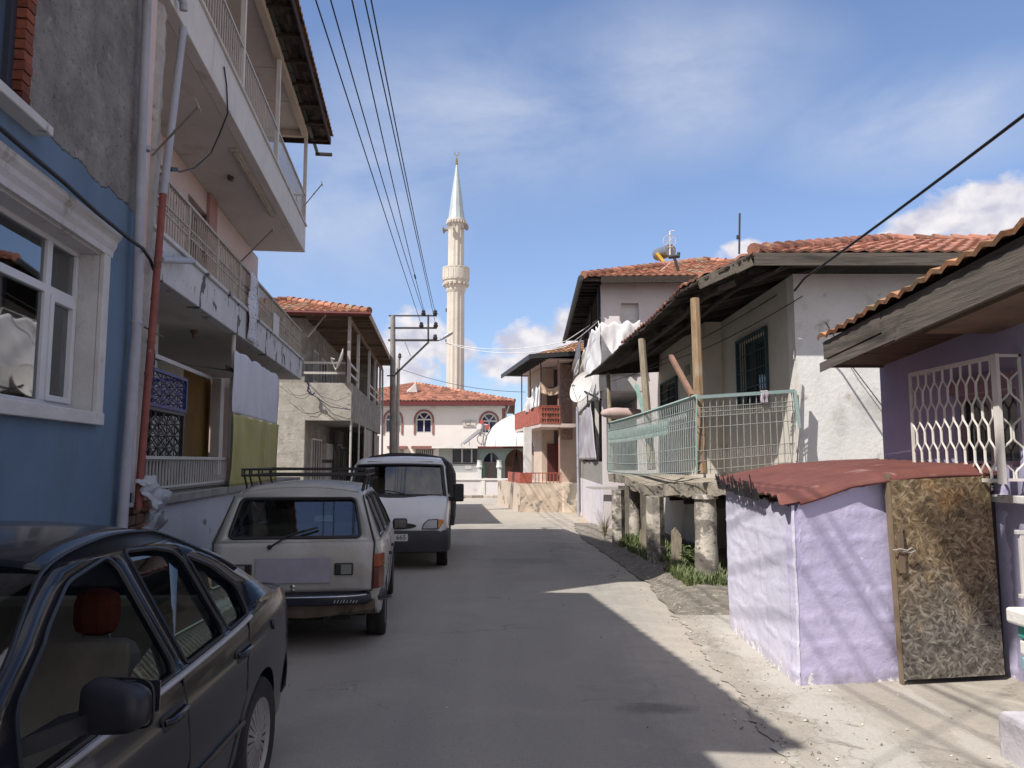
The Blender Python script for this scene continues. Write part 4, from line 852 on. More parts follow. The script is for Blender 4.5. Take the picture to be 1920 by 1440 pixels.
# ------------------------------------------------------------------ lilac shed with the chipboard door
sh = thing('lilac_shed', 'small lilac block shed with torn red sheet roof and chipboard door', 'shed', (0, 0, 0))
a0 = V((2.22, 6.1)); a1 = V((3.98, 6.40)); a2 = V((2.33, 8.36)); dF = (a1 - a0).normalized()
sf, t, b = nodes('lilac_block_render'); b.inputs['Roughness'].default_value = .9; b.inputs['Specular IOR Level'].default_value = .2
def lilac(nm, c1, c2, peel, zp0):
    m, t, b = nodes(nm); b.inputs['Roughness'].default_value = .9; b.inputs['Specular IOR Level'].default_value = .2; v = coord(t)
    c = mixc(t, ramp(t, noi(t, v, 1.5, 6, .6), .34, .68), c1, c2); c = mixc(t, math_(t, 'MULTIPLY', ramp(t, noi(t, coord(t, (1, 1, 2.2)), 3.2, 7, .65, 1), .58, .72), .5), c, (.62, .60, .68))
    sx = t.nodes.new('ShaderNodeSeparateXYZ'); t.links.new(v, sx.inputs[0])
    low = ramp(t, math_(t, 'ADD', sx.outputs[2], math_(t, 'MULTIPLY', noi(t, v, 2.2, 4), .5)), zp0 + .45, zp0 + .12)
    pe = ramp(t, math_(t, 'ADD', noi(t, coord(t, (1, 1, .8)), 11, 7, .72), math_(t, 'MULTIPLY', low, .22)), .76 - peel, .80 - peel)
    dirt = ramp(t, math_(t, 'ADD', sx.outputs[2], math_(t, 'MULTIPLY', noi(t, v, 5, 6, .7), .5)), zp0 + .42, zp0 + .20); c = mixc(t, math_(t, 'MULTIPLY', dirt, .55), c, (.30, .26, .27)); c = mixc(t, math_(t, 'MULTIPLY', ramp(t, noi(t, coord(t, (5, 5, .5)), 2.0, 5, .6), .60, .75), .35), c, (.36, .33, .42)); c = mixc(t, pe, c, (.80, .77, .755)); c = mixc(t, math_(t, 'MULTIPLY', ramp(t, noi(t, v, 17, 5, .7), .66, .74), .4), c, (.26, .24, .28))
    t.links.new(c, b.inputs['Base Color'])
    bt = nd(t, 'ShaderNodeTexBrick', Scale=1.0); bt.inputs['Brick Width'].default_value = .42; bt.inputs['Row Height'].default_value = .205; bt.inputs['Mortar Size'].default_value = .012; bt.inputs['Mortar Smooth'].default_value = .8
    cb = t.nodes.new('ShaderNodeCombineXYZ'); t.links.new(math_(t, 'ADD', sx.outputs[0], math_(t, 'MULTIPLY', sx.outputs[1], 1.0)), cb.inputs[0]); nw = noi(t, v, 3, 3); t.links.new(math_(t, 'ADD', sx.outputs[2], math_(t, 'MULTIPLY', nw, .07)), cb.inputs[1]); t.links.new(cb.outputs[0], bt.inputs['Vector'])
    bump(t, b, bt.outputs['Fac'], -.9, .02); bump(t, b, noi(t, v, 7, 9, .72), .45, .03); bump(t, b, pe, -.4, .006); return m
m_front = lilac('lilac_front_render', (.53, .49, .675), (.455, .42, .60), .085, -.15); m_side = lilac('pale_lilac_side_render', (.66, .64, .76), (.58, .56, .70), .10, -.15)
def roofz(x, y):   # the roof sheet falls towards the street
    return 1.56 + .028 * (y - 6.35) - .055 * (3.98 - x) - .17 * max(0, 2.95 - x)
def rag_wall(nm, pa, pb, m, topf, th, n=60):
    mb = MB(); d = (pb - pa); L = d.length; d.normalize(); nn = V((-d.y, d.x)) * th; out = []; 
    cols = []
    for i in range(n + 1):
        s_ = L * i / n; p = pa + d * s_; zt = topf(s_ / L, p); col_ = []
        for k in range(61):
            z = -.35 + (zt + .35) * k / 60; zj = (z + .35 + .03 * nz((p.x * 1.7, p.y * 1.7, 1))) % .205 - .1; w = .012 * nz((p.x * 2, p.y * 2, z * 2)) + .006 * nz((p.x * 7, p.y * 7, z * 11)) - .009 * math.exp(-(zj / .014) ** 2) * (nz((p.x * 2.6, p.y * 2.6, z * 5)) > -.12); col_.append((p.x + w, p.y + w, z))
        cols.append((col_, [(q[0] + nn.x, q[1] + nn.y, q[2]) for q in col_]))
    mb.grid([c[0] for c in cols]); mb.grid([c[1] for c in cols]); mb.grid([[c[0][-1] for c in cols], [c[1][-1] for c in cols]]); mb.grid([[c[0][0] for c in cols], [c[1][0] for c in cols]])
    mb.grid([cols[0][0], cols[0][1]]); mb.grid([cols[-1][0], cols[-1][1]])
    return mb.build(nm, m, sh, weld=True, smooth=45)
dx0 = at(1682, 1100, 6.22).x
pd0 = a0 + dF * ((dx0 - a0.x) / dF.x)
rag_wall('front_wall', a0, pd0, m_front, lambda f_, p: roofz(p.x, p.y) - .065 - .06 * (f_ < .05) + .02 * nz((f_ * 9, 0, 1)), .14)
rag_wall('side_wall', V((a0.x - .024, a0.y - .004)), V((a2.x - .024, a2.y)), m_side, lambda f_, p: roofz(p.x, p.y) - .07 - .10 * abs(nz((f_ * 6, 3, 1))) - .05 * abs(nz((f_ * 40, 3, 1))), -.022)
pr1 = a0 + dF * ((at(1876, 1100, 6.4).x - a0.x) / dF.x)
rag_wall('end_pier', pr1, a1, m_front, lambda f_, p: 1.45, .14, 8)
# torn red sheet roof
mb = MB(); g = []; NX, NY = 74, 40
for j in range(NY + 1):
    r = []
    for i in range(NX + 1):
        fx_, fy_ = i / NX, j / NY
        xx_ = 2.1 + 1.87 * fx_; y = 6.1 + .17 * (xx_ - 2.22) - .03 - .07 * min(1, max(0, (xx_ - 2.7) / .25)); y = y + (8.48 - y) * fy_; xl_ = 2.10 + .10 * fy_ + (.05 * abs(nz((y * 9, 1, 2))) + .10 * max(0, math.sin(y * 39) * nz((y * 5, 8, 1))) if fy_ > .22 else 0)
        x = xl_ + (3.97 - xl_) * fx_
        z = roofz(x, y) + .032 * (0.5 + .5 * math.cos(2 * math.pi * y / .20 + .5)) * (1 - .5 * fx_) + .02 * nz((x * 1.5, y * 1.2, 2)) - .05 * (fy_ < .03) 
        if fx_ < .03 and fy_ > .25: z -= .10 * abs(nz((y * 13, 2, 7)))
        r.append((x, y, z))
    g.append(r)
redm = mat('faded_red_sheet', (.165, .062, .051), (.12, .046, .04), 2.5, .6, .15, 30, stains=(((.34, .22, .20), 2.2, .64, .76, (1, 2, 1)), ((.10, .05, .045), 6, .62, .72, U1)))
mb.grid(g); so9 = mb.build('sheet_roof', redm, sh, smooth=60, solid=.005)
mb = MB(); mb.tube([V(p) + V((0, -.005, -.014)) for p in g[0][6:]], .017, 7); mb.build('rolled_edge', redm, so9, smooth=50)
mb = MB(); rr = random.Random(4)
for i in range(52):          # torn bitumen edge left of the roof
    y = 6.75 + i * .031; h = .03 + .11 * rr.random() * (1.4 if i % 5 == 0 else .8); x = 2.13 + .11 * (y - 6) / 2.4
    z = roofz(x, y) - .035; mb.prism([(x - .02, y, z - .03 - .03 * rr.random()), (x - .015, y + .034, z - .03), (x - .03 - .03 * rr.random(), y + .014, z + h)], (.012, 0, 0))
mb.build('torn_edge', plain('tarred_felt', (.02, .018, .022), .9), sh)
# chipboard door
om, t, b = nodes('chipboard'); b.inputs['Roughness'].default_value = .8; b.inputs['Specular IOR Level'].default_value = .25
tone = None
for k, (rot, s1, s2) in enumerate(((18, 15, 54), (78, 18, 62), (-40, 14, 50), (130, 20, 70), (-5, 15, 60), (48, 17, 56))):
    vv = coord(t, (1 / s1, 1, 1 / s2), (0, R(rot), 0), (k * 3.1, 0, k * 1.7)); vv.node.vector_type = 'TEXTURE'
    vo = nd(t, 'ShaderNodeTexVoronoi', Scale=1.0, voronoi_dimensions='3D'); t.links.new(vv, vo.inputs['Vector']); sp_ = t.nodes.new('ShaderNodeSeparateColor'); t.links.new(vo.outputs['Color'], sp_.inputs[0])
    edge = math_(t, 'SUBTRACT', sp_.outputs[0], math_(t, 'MULTIPLY', ramp(t, vo.outputs['Distance'], .25, .9), .22)); tone = edge if tone is None else math_(t, 'MAXIMUM', tone, edge)
rp_ = t.nodes.new('ShaderNodeValToRGB'); cr = rp_.color_ramp
for p_, c_ in ((.0, (.035, .025, .016)), (.55, (.085, .060, .035)), (.74, (.15, .107, .062)), (.88, (.225, .165, .097)), (1, (.36, .28, .18))):
    e = cr.elements.new(p_) if p_ not in (0, 1) else cr.elements[0 if p_ == 0 else len(cr.elements) - 1]; e.color = c4(c_)
t.links.new(tone, rp_.inputs[0]); v = coord(t); sx = t.nodes.new('ShaderNodeSeparateXYZ'); t.links.new(v, sx.inputs[0])
hf = ramp(t, math_(t, 'ADD', sx.outputs[2], math_(t, 'MULTIPLY', noi(t, v, 3, 5), .9)), 1.25, .72)
c = mixc(t, math_(t, 'MULTIPLY', hf, .75), rp_.outputs[0], mixc(t, 1.0, rp_.outputs[0], (.95, 1.0, 1.12), 'MULTIPLY')); bw = t.nodes.new('ShaderNodeRGBToBW'); t.links.new(c, bw.inputs[0]); cg = mixc(t, math_(t, 'MULTIPLY', hf, .6), c, bw.outputs[0])
c = mixc(t, ramp(t, noi(t, v, 2.4, 5, .6), .56, .70), cg, mixc(t, 1.0, cg, (1.25, 1.02, .75), 'MULTIPLY')); t.links.new(c, b.inputs['Base Color']); bump(t, b, tone, .22, .003)
dr = bpy.data.objects.new('door', None); col.objects.link(dr); dr.parent = sh
dl = at(1692, 1272, 6.15); dw = (at(1871, 1270, 6.36).x - dl.x); ang = math.atan2(dF.y, dF.x); lean = (at(1665, 885, 6.14).x - dl.x)
bpy.data.objects.remove(dr)
mb = MB(); zb0, zt1 = dl.z, roofz(3.5, 6.2) - .048; q = dF * dw; H_ = zt1 - zb0; nx_ = V((dF.y, -dF.x)) * .016
pts = [V((dl.x, dl.y - .03, zb0)), V((dl.x + q.x, dl.y + q.y - .03, zb0 - .0)), V((dl.x + q.x - .03, dl.y + q.y - .03, zt1 + .0)), V((dl.x + lean, dl.y - .03, zt1 - .03))]
mb.prism(pts, (nx_.x, nx_.y, 0)); dr = mb.build('door', om, sh)
mb = MB(); k0 = pts[0].lerp(pts[3], .53) + V((.035, -.025, 0)); k1 = pts[0].lerp(pts[3], .73) + V((.035, -.025, 0)); mb.bar(k0, k1, .045, .03, up=(0, 1, 0)); mb.bar(k1 + V((.0, 0, .0)), k1 + V((.02, 0, .06)), .035, .02, up=(0, 1, 0)); mb.build('latch_batten', mat('brown_batten', (.17, .12, .08), (.12, .085, .06)), dr, bevel=.003)
mb = MB(); kk = k0.lerp(k1, .58) + V((0, -.03, 0)); mb.tube([kk + V((-.07, .01, 0)), kk + V((-.02, -.01, .012)), kk + V((.03, -.012, .0)), kk + V((.07, 0, .02)), kk + V((.10, 0, .0)), kk + V((.06, -.005, -.018)), kk + V((0, -.01, -.005))], .007, 6); mb.build('rope_loop', plain('grey_rope', (.30, .27, .25), .9), dr, smooth=50)
mb = MB(); mb.prism([pts[0] + V((-.02, .04, -.05)), pts[0] + V((-.004, .04, -.05)), pts[3] + V((-.004, .04, .05)), pts[3] + V((-.03, .04, .05))], (0, -.05, 0)); mb.build('door_jamb', mat('brown_jamb', (.22, .165, .11), (.15, .11, .075)), sh)
mb = MB(); mb.box(pts[1].x - .02, pts[1].x + .05, pts[1].y + .05, pts[1].y + .12, zb0, zt1 + .02)
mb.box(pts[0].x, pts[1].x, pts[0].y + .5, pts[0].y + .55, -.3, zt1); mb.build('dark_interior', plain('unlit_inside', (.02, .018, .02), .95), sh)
mb = MB(); rr = random.Random(6); g = []
for i in range(14): g.append([(pts[2].x - .02 + .035 * rr.random(), pts[2].y - .03 - .02 * rr.random(), zt1 + .04 - i * .012), (pts[2].x + .05 * rr.random(), pts[2].y - .0, zt1 + .04 - i * .012)])
mb.grid(g).build('torn_sacking', plain('pale_sacking', (.48, .44, .46), .9), sh)

# ------------------------------------------------------------------ old white house with the sagging timber porch
Pw = Fr(4.4, 11.8, 0, 0)
wh = thing('porch_house', 'old whitewashed house with sagging boarded eaves and a raised pillared porch on the right', 'house', Pw.o, 0)
zw = 4.52; yA = Pw.on_x(1353, 640, 0).y; w1a, w1b = Pw.on_x(1440, 690, 0).y, Pw.on_x(1386, 700, 0).y; w1z1, w1z0 = Pw.on_x(1440, 616, 0).z, Pw.on_x(1440, 750, 0).z
xr2 = -.35; yB = 9.5; w2a, w2b = Pw.on_x(1271, 760, xr2).y, Pw.on_x(1242, 770, xr2).y; w2z1, w2z0 = Pw.on_x(1271, 708, xr2).z, Pw.on_x(1271, 775, xr2).z
cream = mat('stained_cream_wash', (.60, .565, .50), (.52, .485, .43), 1.4, .92, .3, 16, stains=(((.34, .31, .28), 1.6, .60, .78, U1),))
mb = MB(); zfl = 1.29
mb.wall((0, .298), (0, yA), -.6, zw, -.3, [(w1a - .298, w1b - .298, w1z0, w1z1)]); mb.wall((-.001, yA), (xr2, yA), -.6, zw, -.2); mb.wall((xr2, yA + .2), (xr2, yB), -.6, zw, -.3, [(w2a - yA - .2, w2b - yA - .2, w2z0, w2z1)])
mb.build('porch_wall', cream, wh)
mb = MB(); mb.wall((-.0, -.003), (9.0, -.003), -.6, zw, .3); mb.build('wall', whitewash, wh); mb = MB(); mb.wall((xr2 + .3, yB), (9, yB), -.6, zw, -.3); mb.build('rear_wall', whitewash, wh)
mb = MB(); mb.box(.9, 1.0, .4, yB - .2, -.4, zw); mb.build('inner_room', room, wh)
teal_dk = mat('dark_teal_paint', (.035, .075, .085), (.022, .05, .06), 5, .6, .2, 40)
for (y0_, y1_, z0_, z1_, xx) in ((w1a, w1b, w1z0, w1z1, 0), (w2a, w2b, w2z0, w2z1, xr2)):
    o = win(wh, y0_, y1_, z0_, z1_, xx + .2, n=3, fm=teal_dk, d=.05)
    mb = MB(); q = .05; xk = xx - .03
    mb.box(xk - .02, xx + .02, y0_ - q, y0_, z0_ - q, z1_ + q); mb.box(xk - .02, xx + .02, y1_, y1_ + q, z0_ - q, z1_ + q); mb.box(xk - .02, xx + .02, y0_, y1_, z1_, z1_ + q); mb.box(xk - .02, xx + .02, y0_, y1_, z0_ - q, z0_)
    for i in range(1, 12): yy = y0_ + (y1_ - y0_) * i / 12; mb.box(xk - .007, xk + .007, yy - .007, yy + .007, z0_, z1_)
    for i in range(1, 4): zz_ = z0_ + (z1_ - z0_) * i / 4; mb.box(xk - .009, xk - .0072, y0_, y1_, zz_ - .01, zz_ + .01)
    mb.build('window_grille', teal_dk, o)
mb = MB(); p = Pw.on_x(1292, 693, 1.2 * 0 + xr2 - .02); mb.box(xr2 - .03, xr2 - .002, p.y, p.y + .45, p.z - .12, p.z + .12); mb.build('vent', plain('grey_vent', (.25, .23, .21)), wh)
# porch floor: cracked sagging slab
def ox(y): return -1.72 - .02 * max(0, y)            # outer edge, local x
yP0, yP1 = -.75, 8.3
mb = MB(); N = 46; rows_t = []; rows_b = []; rr = random.Random(11)
for i in range(N + 1):
    y = yP0 + (yP1 - yP0) * i / N; f_ = i / N; sg = -.15 * math.sin(math.pi * min(1, f_ * 1.15)) ** 2
    rt = []; rb_ = []
    for j in range(13):
        k = j / 12; xo = ox(y) + .09 * nz((y * 1.7, 2, 0)) + .05 * nz((y * 6, 2, 0)) + (.03 * rr.random() if j == 0 else 0) + .18 * math.exp(-(y - yP0) * 2.5)
        x = xo + (.1 - xo) * k; lift = .0 + sg * (1 - k) + .012 * nz((x * 4, y * 3, 0)) + (.19 * k * math.exp(-max(0, y - yP0) * 1.6))
        rt.append((x, y, zfl + lift)); rb_.append((x + (.06 * rr.random() if j == 0 else 0), y, zfl + lift - .17 - .10 * abs(nz((x * 3, y * 2.2, 1))) - .04 * abs(nz((x * 8, y * 9, 1)))))
    rows_t.append(rt); rows_b.append(rb_)
mb.grid(rows_t); mb.grid(rows_b); mb.grid([[r[0] for r in rows_t], [r[0] for r in rows_b]]); mb.grid([rows_t[0], rows_b[0]]); mb.grid([rows_t[-1], rows_b[-1]])
slabm = mat('cracked_porch_concrete', (.40, .355, .29), (.27, .235, .19), 3.5, .95, 1.0, 14, stains=(((.12, .10, .085), 4, .57, .66, (1, 1, 3)), ((.48, .43, .36), 5, .6, .7, U1), ((.16, .07, .055), 1.6, .66, .70, U1)))
mb.build('porch_floor', slabm, wh, weld=True, smooth=35)
mb = MB()
for i in range(7): y = .3 + i * 1.2; mb.bar((-1.45, y, zfl - .36), (.3, y, zfl - .30), .10, .12)
mb.build('porch_beams', wood_dark, wh)
# pillars under the porch
pil = mat('flaking_pillar_plaster', (.50, .46, .40), (.40, .36, .30), 2.2, .93, .7, 18, stains=(((.21, .19, .165), 2.4, .44, .50, (1, 1, 1.5)), ((.56, .50, .44), 5.5, .58, .62, U1), ((.11, .10, .09), 6, .57, .66, (1, 1, 2.2))))
for (u, vv, Y, r, squ) in ((1326, 1100, 11.3, .150, 0), (1230, 1062, 13.7, .165, 1), (1160, 1018, 17.0, .15, 1), (1191, 1010, 18.6, .13, 0)):
    X = at(u, vv, Y).x; mb = MB(); zb_ = gz(Y) - .15; zt_ = zfl - .20 - (.1 if squ else .04); n = 22
    if squ: mb.lathe([(r * (1 + .05 * nz((z_ * 3, Y, 0))), z_) for z_ in [zb_ + (zt_ - zb_) * i / 16 for i in range(17)]], 8, (X, Y, 0), Matrix.Rotation(R(18), 3, 'Z'))
    else: mb.lathe([(r * (1.04 + .07 * nz((z_ * 4, Y, 0)) + .05 * (z_ < zb_ + .75)), z_) for z_ in [zb_ + (zt_ - zb_) * i / 26 for i in range(27)]] + [(r * 1.25, zt_ + .01), (r * 1.2, zt_ + .07)], 20, (X, Y, 0))
    mb.v = [(x - Pw.o.x, y - Pw.o.y, z) for (x, y, z) in mb.v]; mb.build('pillar', pil, wh, smooth=40)
# back wall of the undercroft with a rubble patch
mb = MB(); mb.box(.35, .45, yA, yB, -.5, zfl - .3); mb.box(-1.5, xr2, 9.2, 9.4, -.5, zfl - .35); mb.build('undercroft_wall', mat('dim_earth_plaster', (.20, .18, .15), (.13, .115, .10), 3, .95, .6, 14), wh)
# timber posts carrying the eave
def post(u0, v0, Y0, u1, v1, Y1, w, m):
    p, q = at(u0, v0, Y0), at(u1, v1, Y1); mb = MB(); k = 7; pts = [p.lerp(q, i / k) + V((.018 * nz((i, u0, 0)), .018 * nz((i, 3, u0)), 0)) - Pw.o for i in range(k + 1)]
    mb.tube(pts, [w * (1 - .15 * i / k) for i in range(k + 1)], 8); return mb.build('post', m, wh, smooth=35)
post(1316, 888, 11.2, 1303, 560, 11.45, .082, wood_post); post(1222, 880, 14.6, 1203, 636, 15.0, .085, wood_plank); post(1148, 880, 19.2, 1140, 700, 19.6, .06, wood_plank)
mb = MB(); mb.bar(at(1298, 742, 11.35) - Pw.o, at(1258, 668, 12.5) - Pw.o, .07, .06); mb.build('brace', mat('reddish_brace', (.27, .16, .115), (.18, .11, .08)), wh)
mb = MB(); mb.bar(at(1212, 790, 15.2) - Pw.o, at(1193, 722, 15.6) - Pw.o, .07, .05); mb.build('brace', mat('mint_painted_batten', (.26, .42, .37), (.20, .33, .30)), wh)
mb = MB(); q = at(1500, 720, 11.55) - Pw.o; mb.bar(at(1487, 872, 11.5) - Pw.o, q, .03, .09); mb.bar(at(1480, 874, 11.6) - Pw.o, at(1494, 700, 11.7) - Pw.o, .05, .02); mb.build('leaning_board', mat('white_board', (.60, .57, .52), (.5, .47, .42)), wh)
# railing: welded mesh in a mint frame
mint = mat('chipped_mint_paint', (.25, .38, .355), (.33, .38, .36), 9, .6, .2, 40, stains=(((.14, .10, .08), 6, .62, .70, U1),)); wire = mat('rusty_mesh_wire', (.36, .36, .33), (.24, .23, .21), 12, .6, metal=.2)
rc = at(1306, 890, 11.12) - Pw.o; rcT = at(1306, 745, 11.12) - Pw.o; re_ = at(1141, 886, 19.3) - Pw.o; reT = at(1141, 795, 19.3) - Pw.o; rn = at(1497, 872, 11.5) - Pw.o; rnT = at(1490, 733, 11.5) - Pw.o
def belly(f_): return -.07 * math.sin(math.pi * f_)
mb = MB(); n = 66; tops = []; bots = []
for i in range(n + 1):
    f_ = i / n; b0 = rc.lerp(re_, f_) + V((belly(f_) * 1.2, 0, -.05 * math.sin(math.pi * f_))); t0 = rcT.lerp(reT, f_) + V((belly(f_) * .4, 0, -.03 * math.sin(math.pi * f_))); tops.append(t0); bots.append(b0)
    k = .012 * nz((i * .8, 4, 4)); mb.tube([b0, b0.lerp(t0, .5) + V((-.02 + k, k, 0)), t0], .006, 5)
lev = (.04, .20, .36, .62, .70, .86)
for l in lev: mb.tube([b_.lerp(t_, l) + V((-.012, .0, .0)) for b_, t_ in zip(bots, tops)], .006, 5)
for i in range(0, n, 1):
    for (l0, l1) in ((.62, .70), (.70, .86)): 
        if i > 3: p_, q_ = bots[i].lerp(tops[i], l0), bots[i + 1].lerp(tops[i + 1], l1); mb.tube([p_, q_], .004, 4, cap=False)
rl = mb.build('railing', mat('mint_mesh_wire', (.37, .43, .41), (.26, .30, .285), 12, .6), wh); mb = MB(); mb.tube([p + V((0, 0, .02)) for p in tops], .028, 6); mb.bar(bots[-1], tops[-1], .05, .05); mb.bar(bots[0], tops[0], .018, .018)
mb.build('frame', mint, rl)
mb = MB(); band = [[b_.lerp(t_, .60) + V((.01, 0, 0)), b_.lerp(t_, .80) + V((.01, 0, 0))] for b_, t_ in zip(bots, tops)][14:]; mb.grid(band).build('mint_strip', mat('thin_mint_netting', (.23, .36, .345), (.28, .345, .325), 8, .8, stains=(((.45, .47, .44), 7, .56, .62, U1),)), rl, solid=.003)
mb = MB(); n = 15
for i in range(n + 1):
    f_ = i / n; mb.tube([rc.lerp(rn, f_) + V((0, 0, 0)), rcT.lerp(rnT, f_) + V((-.05 * (f_ > .9), 0, 0))], .007, 5)
for l in (.05, .17, .30, .60, .74, .80): mb.tube([rc.lerp(rcT, l), rn.lerp(rnT, l)], .006, 5)
for i in range(44):
    f_ = (i + .5) / 44
    for (l0, l1) in ((.17, .30), (.74, .86)): mb.tube([rc.lerp(rn, f_).lerp(rcT.lerp(rnT, f_), l0), rc.lerp(rn, f_).lerp(rcT.lerp(rnT, f_), l1)], .0035, 4)
mb.tube([rc.lerp(rcT, .86), rn.lerp(rnT, .86)], .006, 5)
r2 = mb.build('railing', wire, wh); mb = MB(); mb.bar(rcT, rnT, .04, .05); mb.bar(rn + V((.03, 0, .55)), rnT, .05, .05); mb.build('frame', mint, r2)
# roof: hipped, tiled, boarded eave that droops along the street
zE2 = 4.62; cE = V((-.80, -.60, zE2)); ri = V((3.55, 3.75, 6.10)); rgt = V((10.5, -.60, zE2)); rir = V((10.5, 3.75, 6.10))
ev = [at(1418, 482, 11.2), at(1378, 500, 11.3), at(1310, 531, 11.5), at(1276, 550, 12.1), at(1243, 586, 13.3), at(1205, 620, 14.9), at(1165, 652, 16.6), at(1102, 707, 20.6)]; ev = [p - Pw.o for p in ev]; ev[0] = cE
def evp(s_):
    k = s_ * (len(ev) - 1); i = min(int(k), len(ev) - 2); return ev[i].lerp(ev[i + 1], k - i)
mb = MB(); inner = lambda s_: V((min(.35, -.0 + .0), evp(s_).y + .0, zw + .10 if s_ < .8 else zw + .10 - (s_ - .8) * 2.2))
nb = 74; rr = random.Random(2)
for i in range(nb):
    s0, s1 = i / nb, (i + .94) / nb; a_, b_ = evp(s0), evp(s1); ia = V((.5, a_.y + .35, zw + .30)); ib = V((.5, b_.y + .35, zw + .30)); out_ = .10 * rr.random(); dn = V((0, 0, .012 * rr.random()))
    da, db = (a_ - ia).normalized() * out_, (b_ - ib).normalized() * out_
    mb.add([a_ + da - dn, b_ + db - dn, ib - dn, ia - dn, a_ + da + V((0, 0, .03)), b_ + db + V((0, 0, .03)), ib + V((0, 0, .03)), ia + V((0, 0, .03))], [(0, 1, 2, 3), (7, 6, 5, 4), (0, 4, 5, 1), (1, 5, 6, 2), (2, 6, 7, 3), (3, 7, 4, 0)], rr.random())
for s_ in (.12, .32, .5, .68, .84): a_ = evp(s_); mb.bar(a_ + V((.15, .05, -.07)), V((.5, a_.y + .3, zw + .20)), .09, .11, t=rr.random())
mb.tube([evp(.22 + .7 * i / 12) + V((.30, 0, -.10)) for i in range(13)], .055, 7, t=.8); mb.tube([evp(.05 + .85 * i / 12) + V((.75, 0, -.0)) for i in range(13)], .05, 7, t=.5)
for k in range(5): mb.box(-.75, 10.4, -.58 + k * .125, -.58 + k * .125 + .12, zE2 - .02 * rr.random(), zE2 + .03, rr.random())
ea = mb.build('eave_boards', wood_dark, wh)
mb = MB(); 
for (s0, s1, h) in ((0, .135, .19), (.135, .28, .16)):
    a_, b_ = evp(s0), evp(s1); mb.bar(a_ + V((-.03, 0, -.03)), b_ + V((-.03, 0, -.03)), .04, h, t=rr.random())
mb.build('barge_board', wood_grey, ea); mb = MB()
for k in range(4): x0 = -.8 + k * 2.9; mb.box(x0, x0 + 2.9, -.66, -.62, zE2 - .13 - .012 * k, zE2 + .06, rr.random())
mb.build('fascia_board', wood_grey_x, ea)
mb = MB(); dz = V((0, 0, .05)); mb.add([cE + dz, rgt + dz, rir, ri], [(0, 1, 2, 3)]); endp = ev[-1]
hipt = [ri.lerp(V((3.4, 9.5, 6.1)), i / 7) for i in range(8)]
mb.grid([[p + V((0, 0, .04)) for p in ev], hipt]); mb.add([endp + dz, V((3.4, 9.5, 6.1)), V((8, 11.0, 4.6))], [(0, 1, 2)]); mb.add([ri, rir, V((10.5, 9.5, 6.1)), V((3.4, 9.5, 6.1))], [(0, 1, 2, 3)]); rb = mb.build('roof', wood_dark, wh)
mb = MB(); mb.tiles(cE + dz * 1.6, rgt + dz * 1.6, rir + dz, ri + dz, jit=.012)
for i in range(len(ev) - 1):
    if i > 5: break
    a_, b_ = ev[i] + dz * 1.5, ev[i + 1] + dz * 1.5; mb.tiles(b_, a_, hipt[i] + dz, hipt[i + 1] + dz, jit=.014)
mb.caps(cE + dz * 2, ri + dz * 2, .105, .38); mb.caps(ri + dz * 1.5, rir + dz * 1.5, .105, .38); mb.build('roof_tiles', tile, rb)
# cloths on the railing
pk = mat('striped_cloth', (.45, .40, .43), (.30, .25, .30), 20, .9, stretch=(8, 8, .5))
for k, f_ in enumerate((.66, .70)):
    p = rcT.lerp(rnT, f_) + Pw.o; mb = MB(); g = []
    for i in range(13):
        s_ = (i - 6) / 6; z = p.z + .035 - abs(s_) * (.20 if s_ < 0 else .14); y = p.y + (.028 if s_ > 0 else -.03) * min(1, abs(s_) * 4); g.append([(p.x + d_ * .06 + .008 * math.sin(i + d_ * 7), y - .008 * math.sin(d_ * 9 + i), z) for d_ in (-.5, -.2, .1, .4)])
    tag(mb.grid(g).build('cloth', pk, smooth=60, solid=.006), ('dark striped cloth on the mint rail, nearer the house post', 'striped rag on the mint rail beside the other, nearer the house corner')[k], 'cloth', 'cloths on the porch railing')
# pillow-like sack on the far end of the rail
p = at(1168, 783, 19.0); mb = MB(); g = []
for i in range(11):
    th = math.pi * i / 10; r = []
    for j in range(18):
        ph_ = 2 * math.pi * j / 18; q = V((math.sin(th) * math.cos(ph_), math.sin(th) * math.sin(ph_), math.cos(th))); q = V((math.copysign(abs(q.x) ** .6, q.x) * .55, math.copysign(abs(q.y) ** .7, q.y) * .2, q.z * .14 + .10)); r.append(p + q + V((0, 0, .03 * nz(q * 4))))
    g.append(r)
tag(mb.grid(g, close=True).build('cushion', mat('pale_pink_cloth', (.50, .38, .35), (.42, .31, .29), 4, .95), smooth=70), 'pale pink cushion laid over the far end of the mint railing', 'cushion')
# loose planks leaning under the porch
for k, (u0, v0, u1, v1, Y, w) in enumerate(((1208, 1046, 1213, 970, 15.4, .15), (1268, 1072, 1268, 994, 13.2, .16), (1270, 1075, 1272, 1000, 12.9, .11), (1200, 1020, 1203, 996, 15.9, .07))):
    a_, b_ = at(u0, v0, Y), at(u1, v1, Y + .1); a_.z = gz(Y) + .0; mb = MB(); d = (b_ - a_); mb.prism([a_ + V((-w / 2, 0, 0)), a_ + V((w / 2, 0, 0)), b_ + V((w / 2, 0, -.08)), b_ + V((-w * .1, 0, .05)), b_ + V((-w / 2, 0, -.02))], (0, .035, 0))
    tag(mb.build('plank', wood_plank), ('broad grey plank leaning beside the middle pillar', 'short rotting plank leaning under the porch', 'taller pointed pale plank in front of the short one under the porch', 'thin stub of plank beside the broad leaning plank')[k], 'plank', 'planks leaning under the porch')
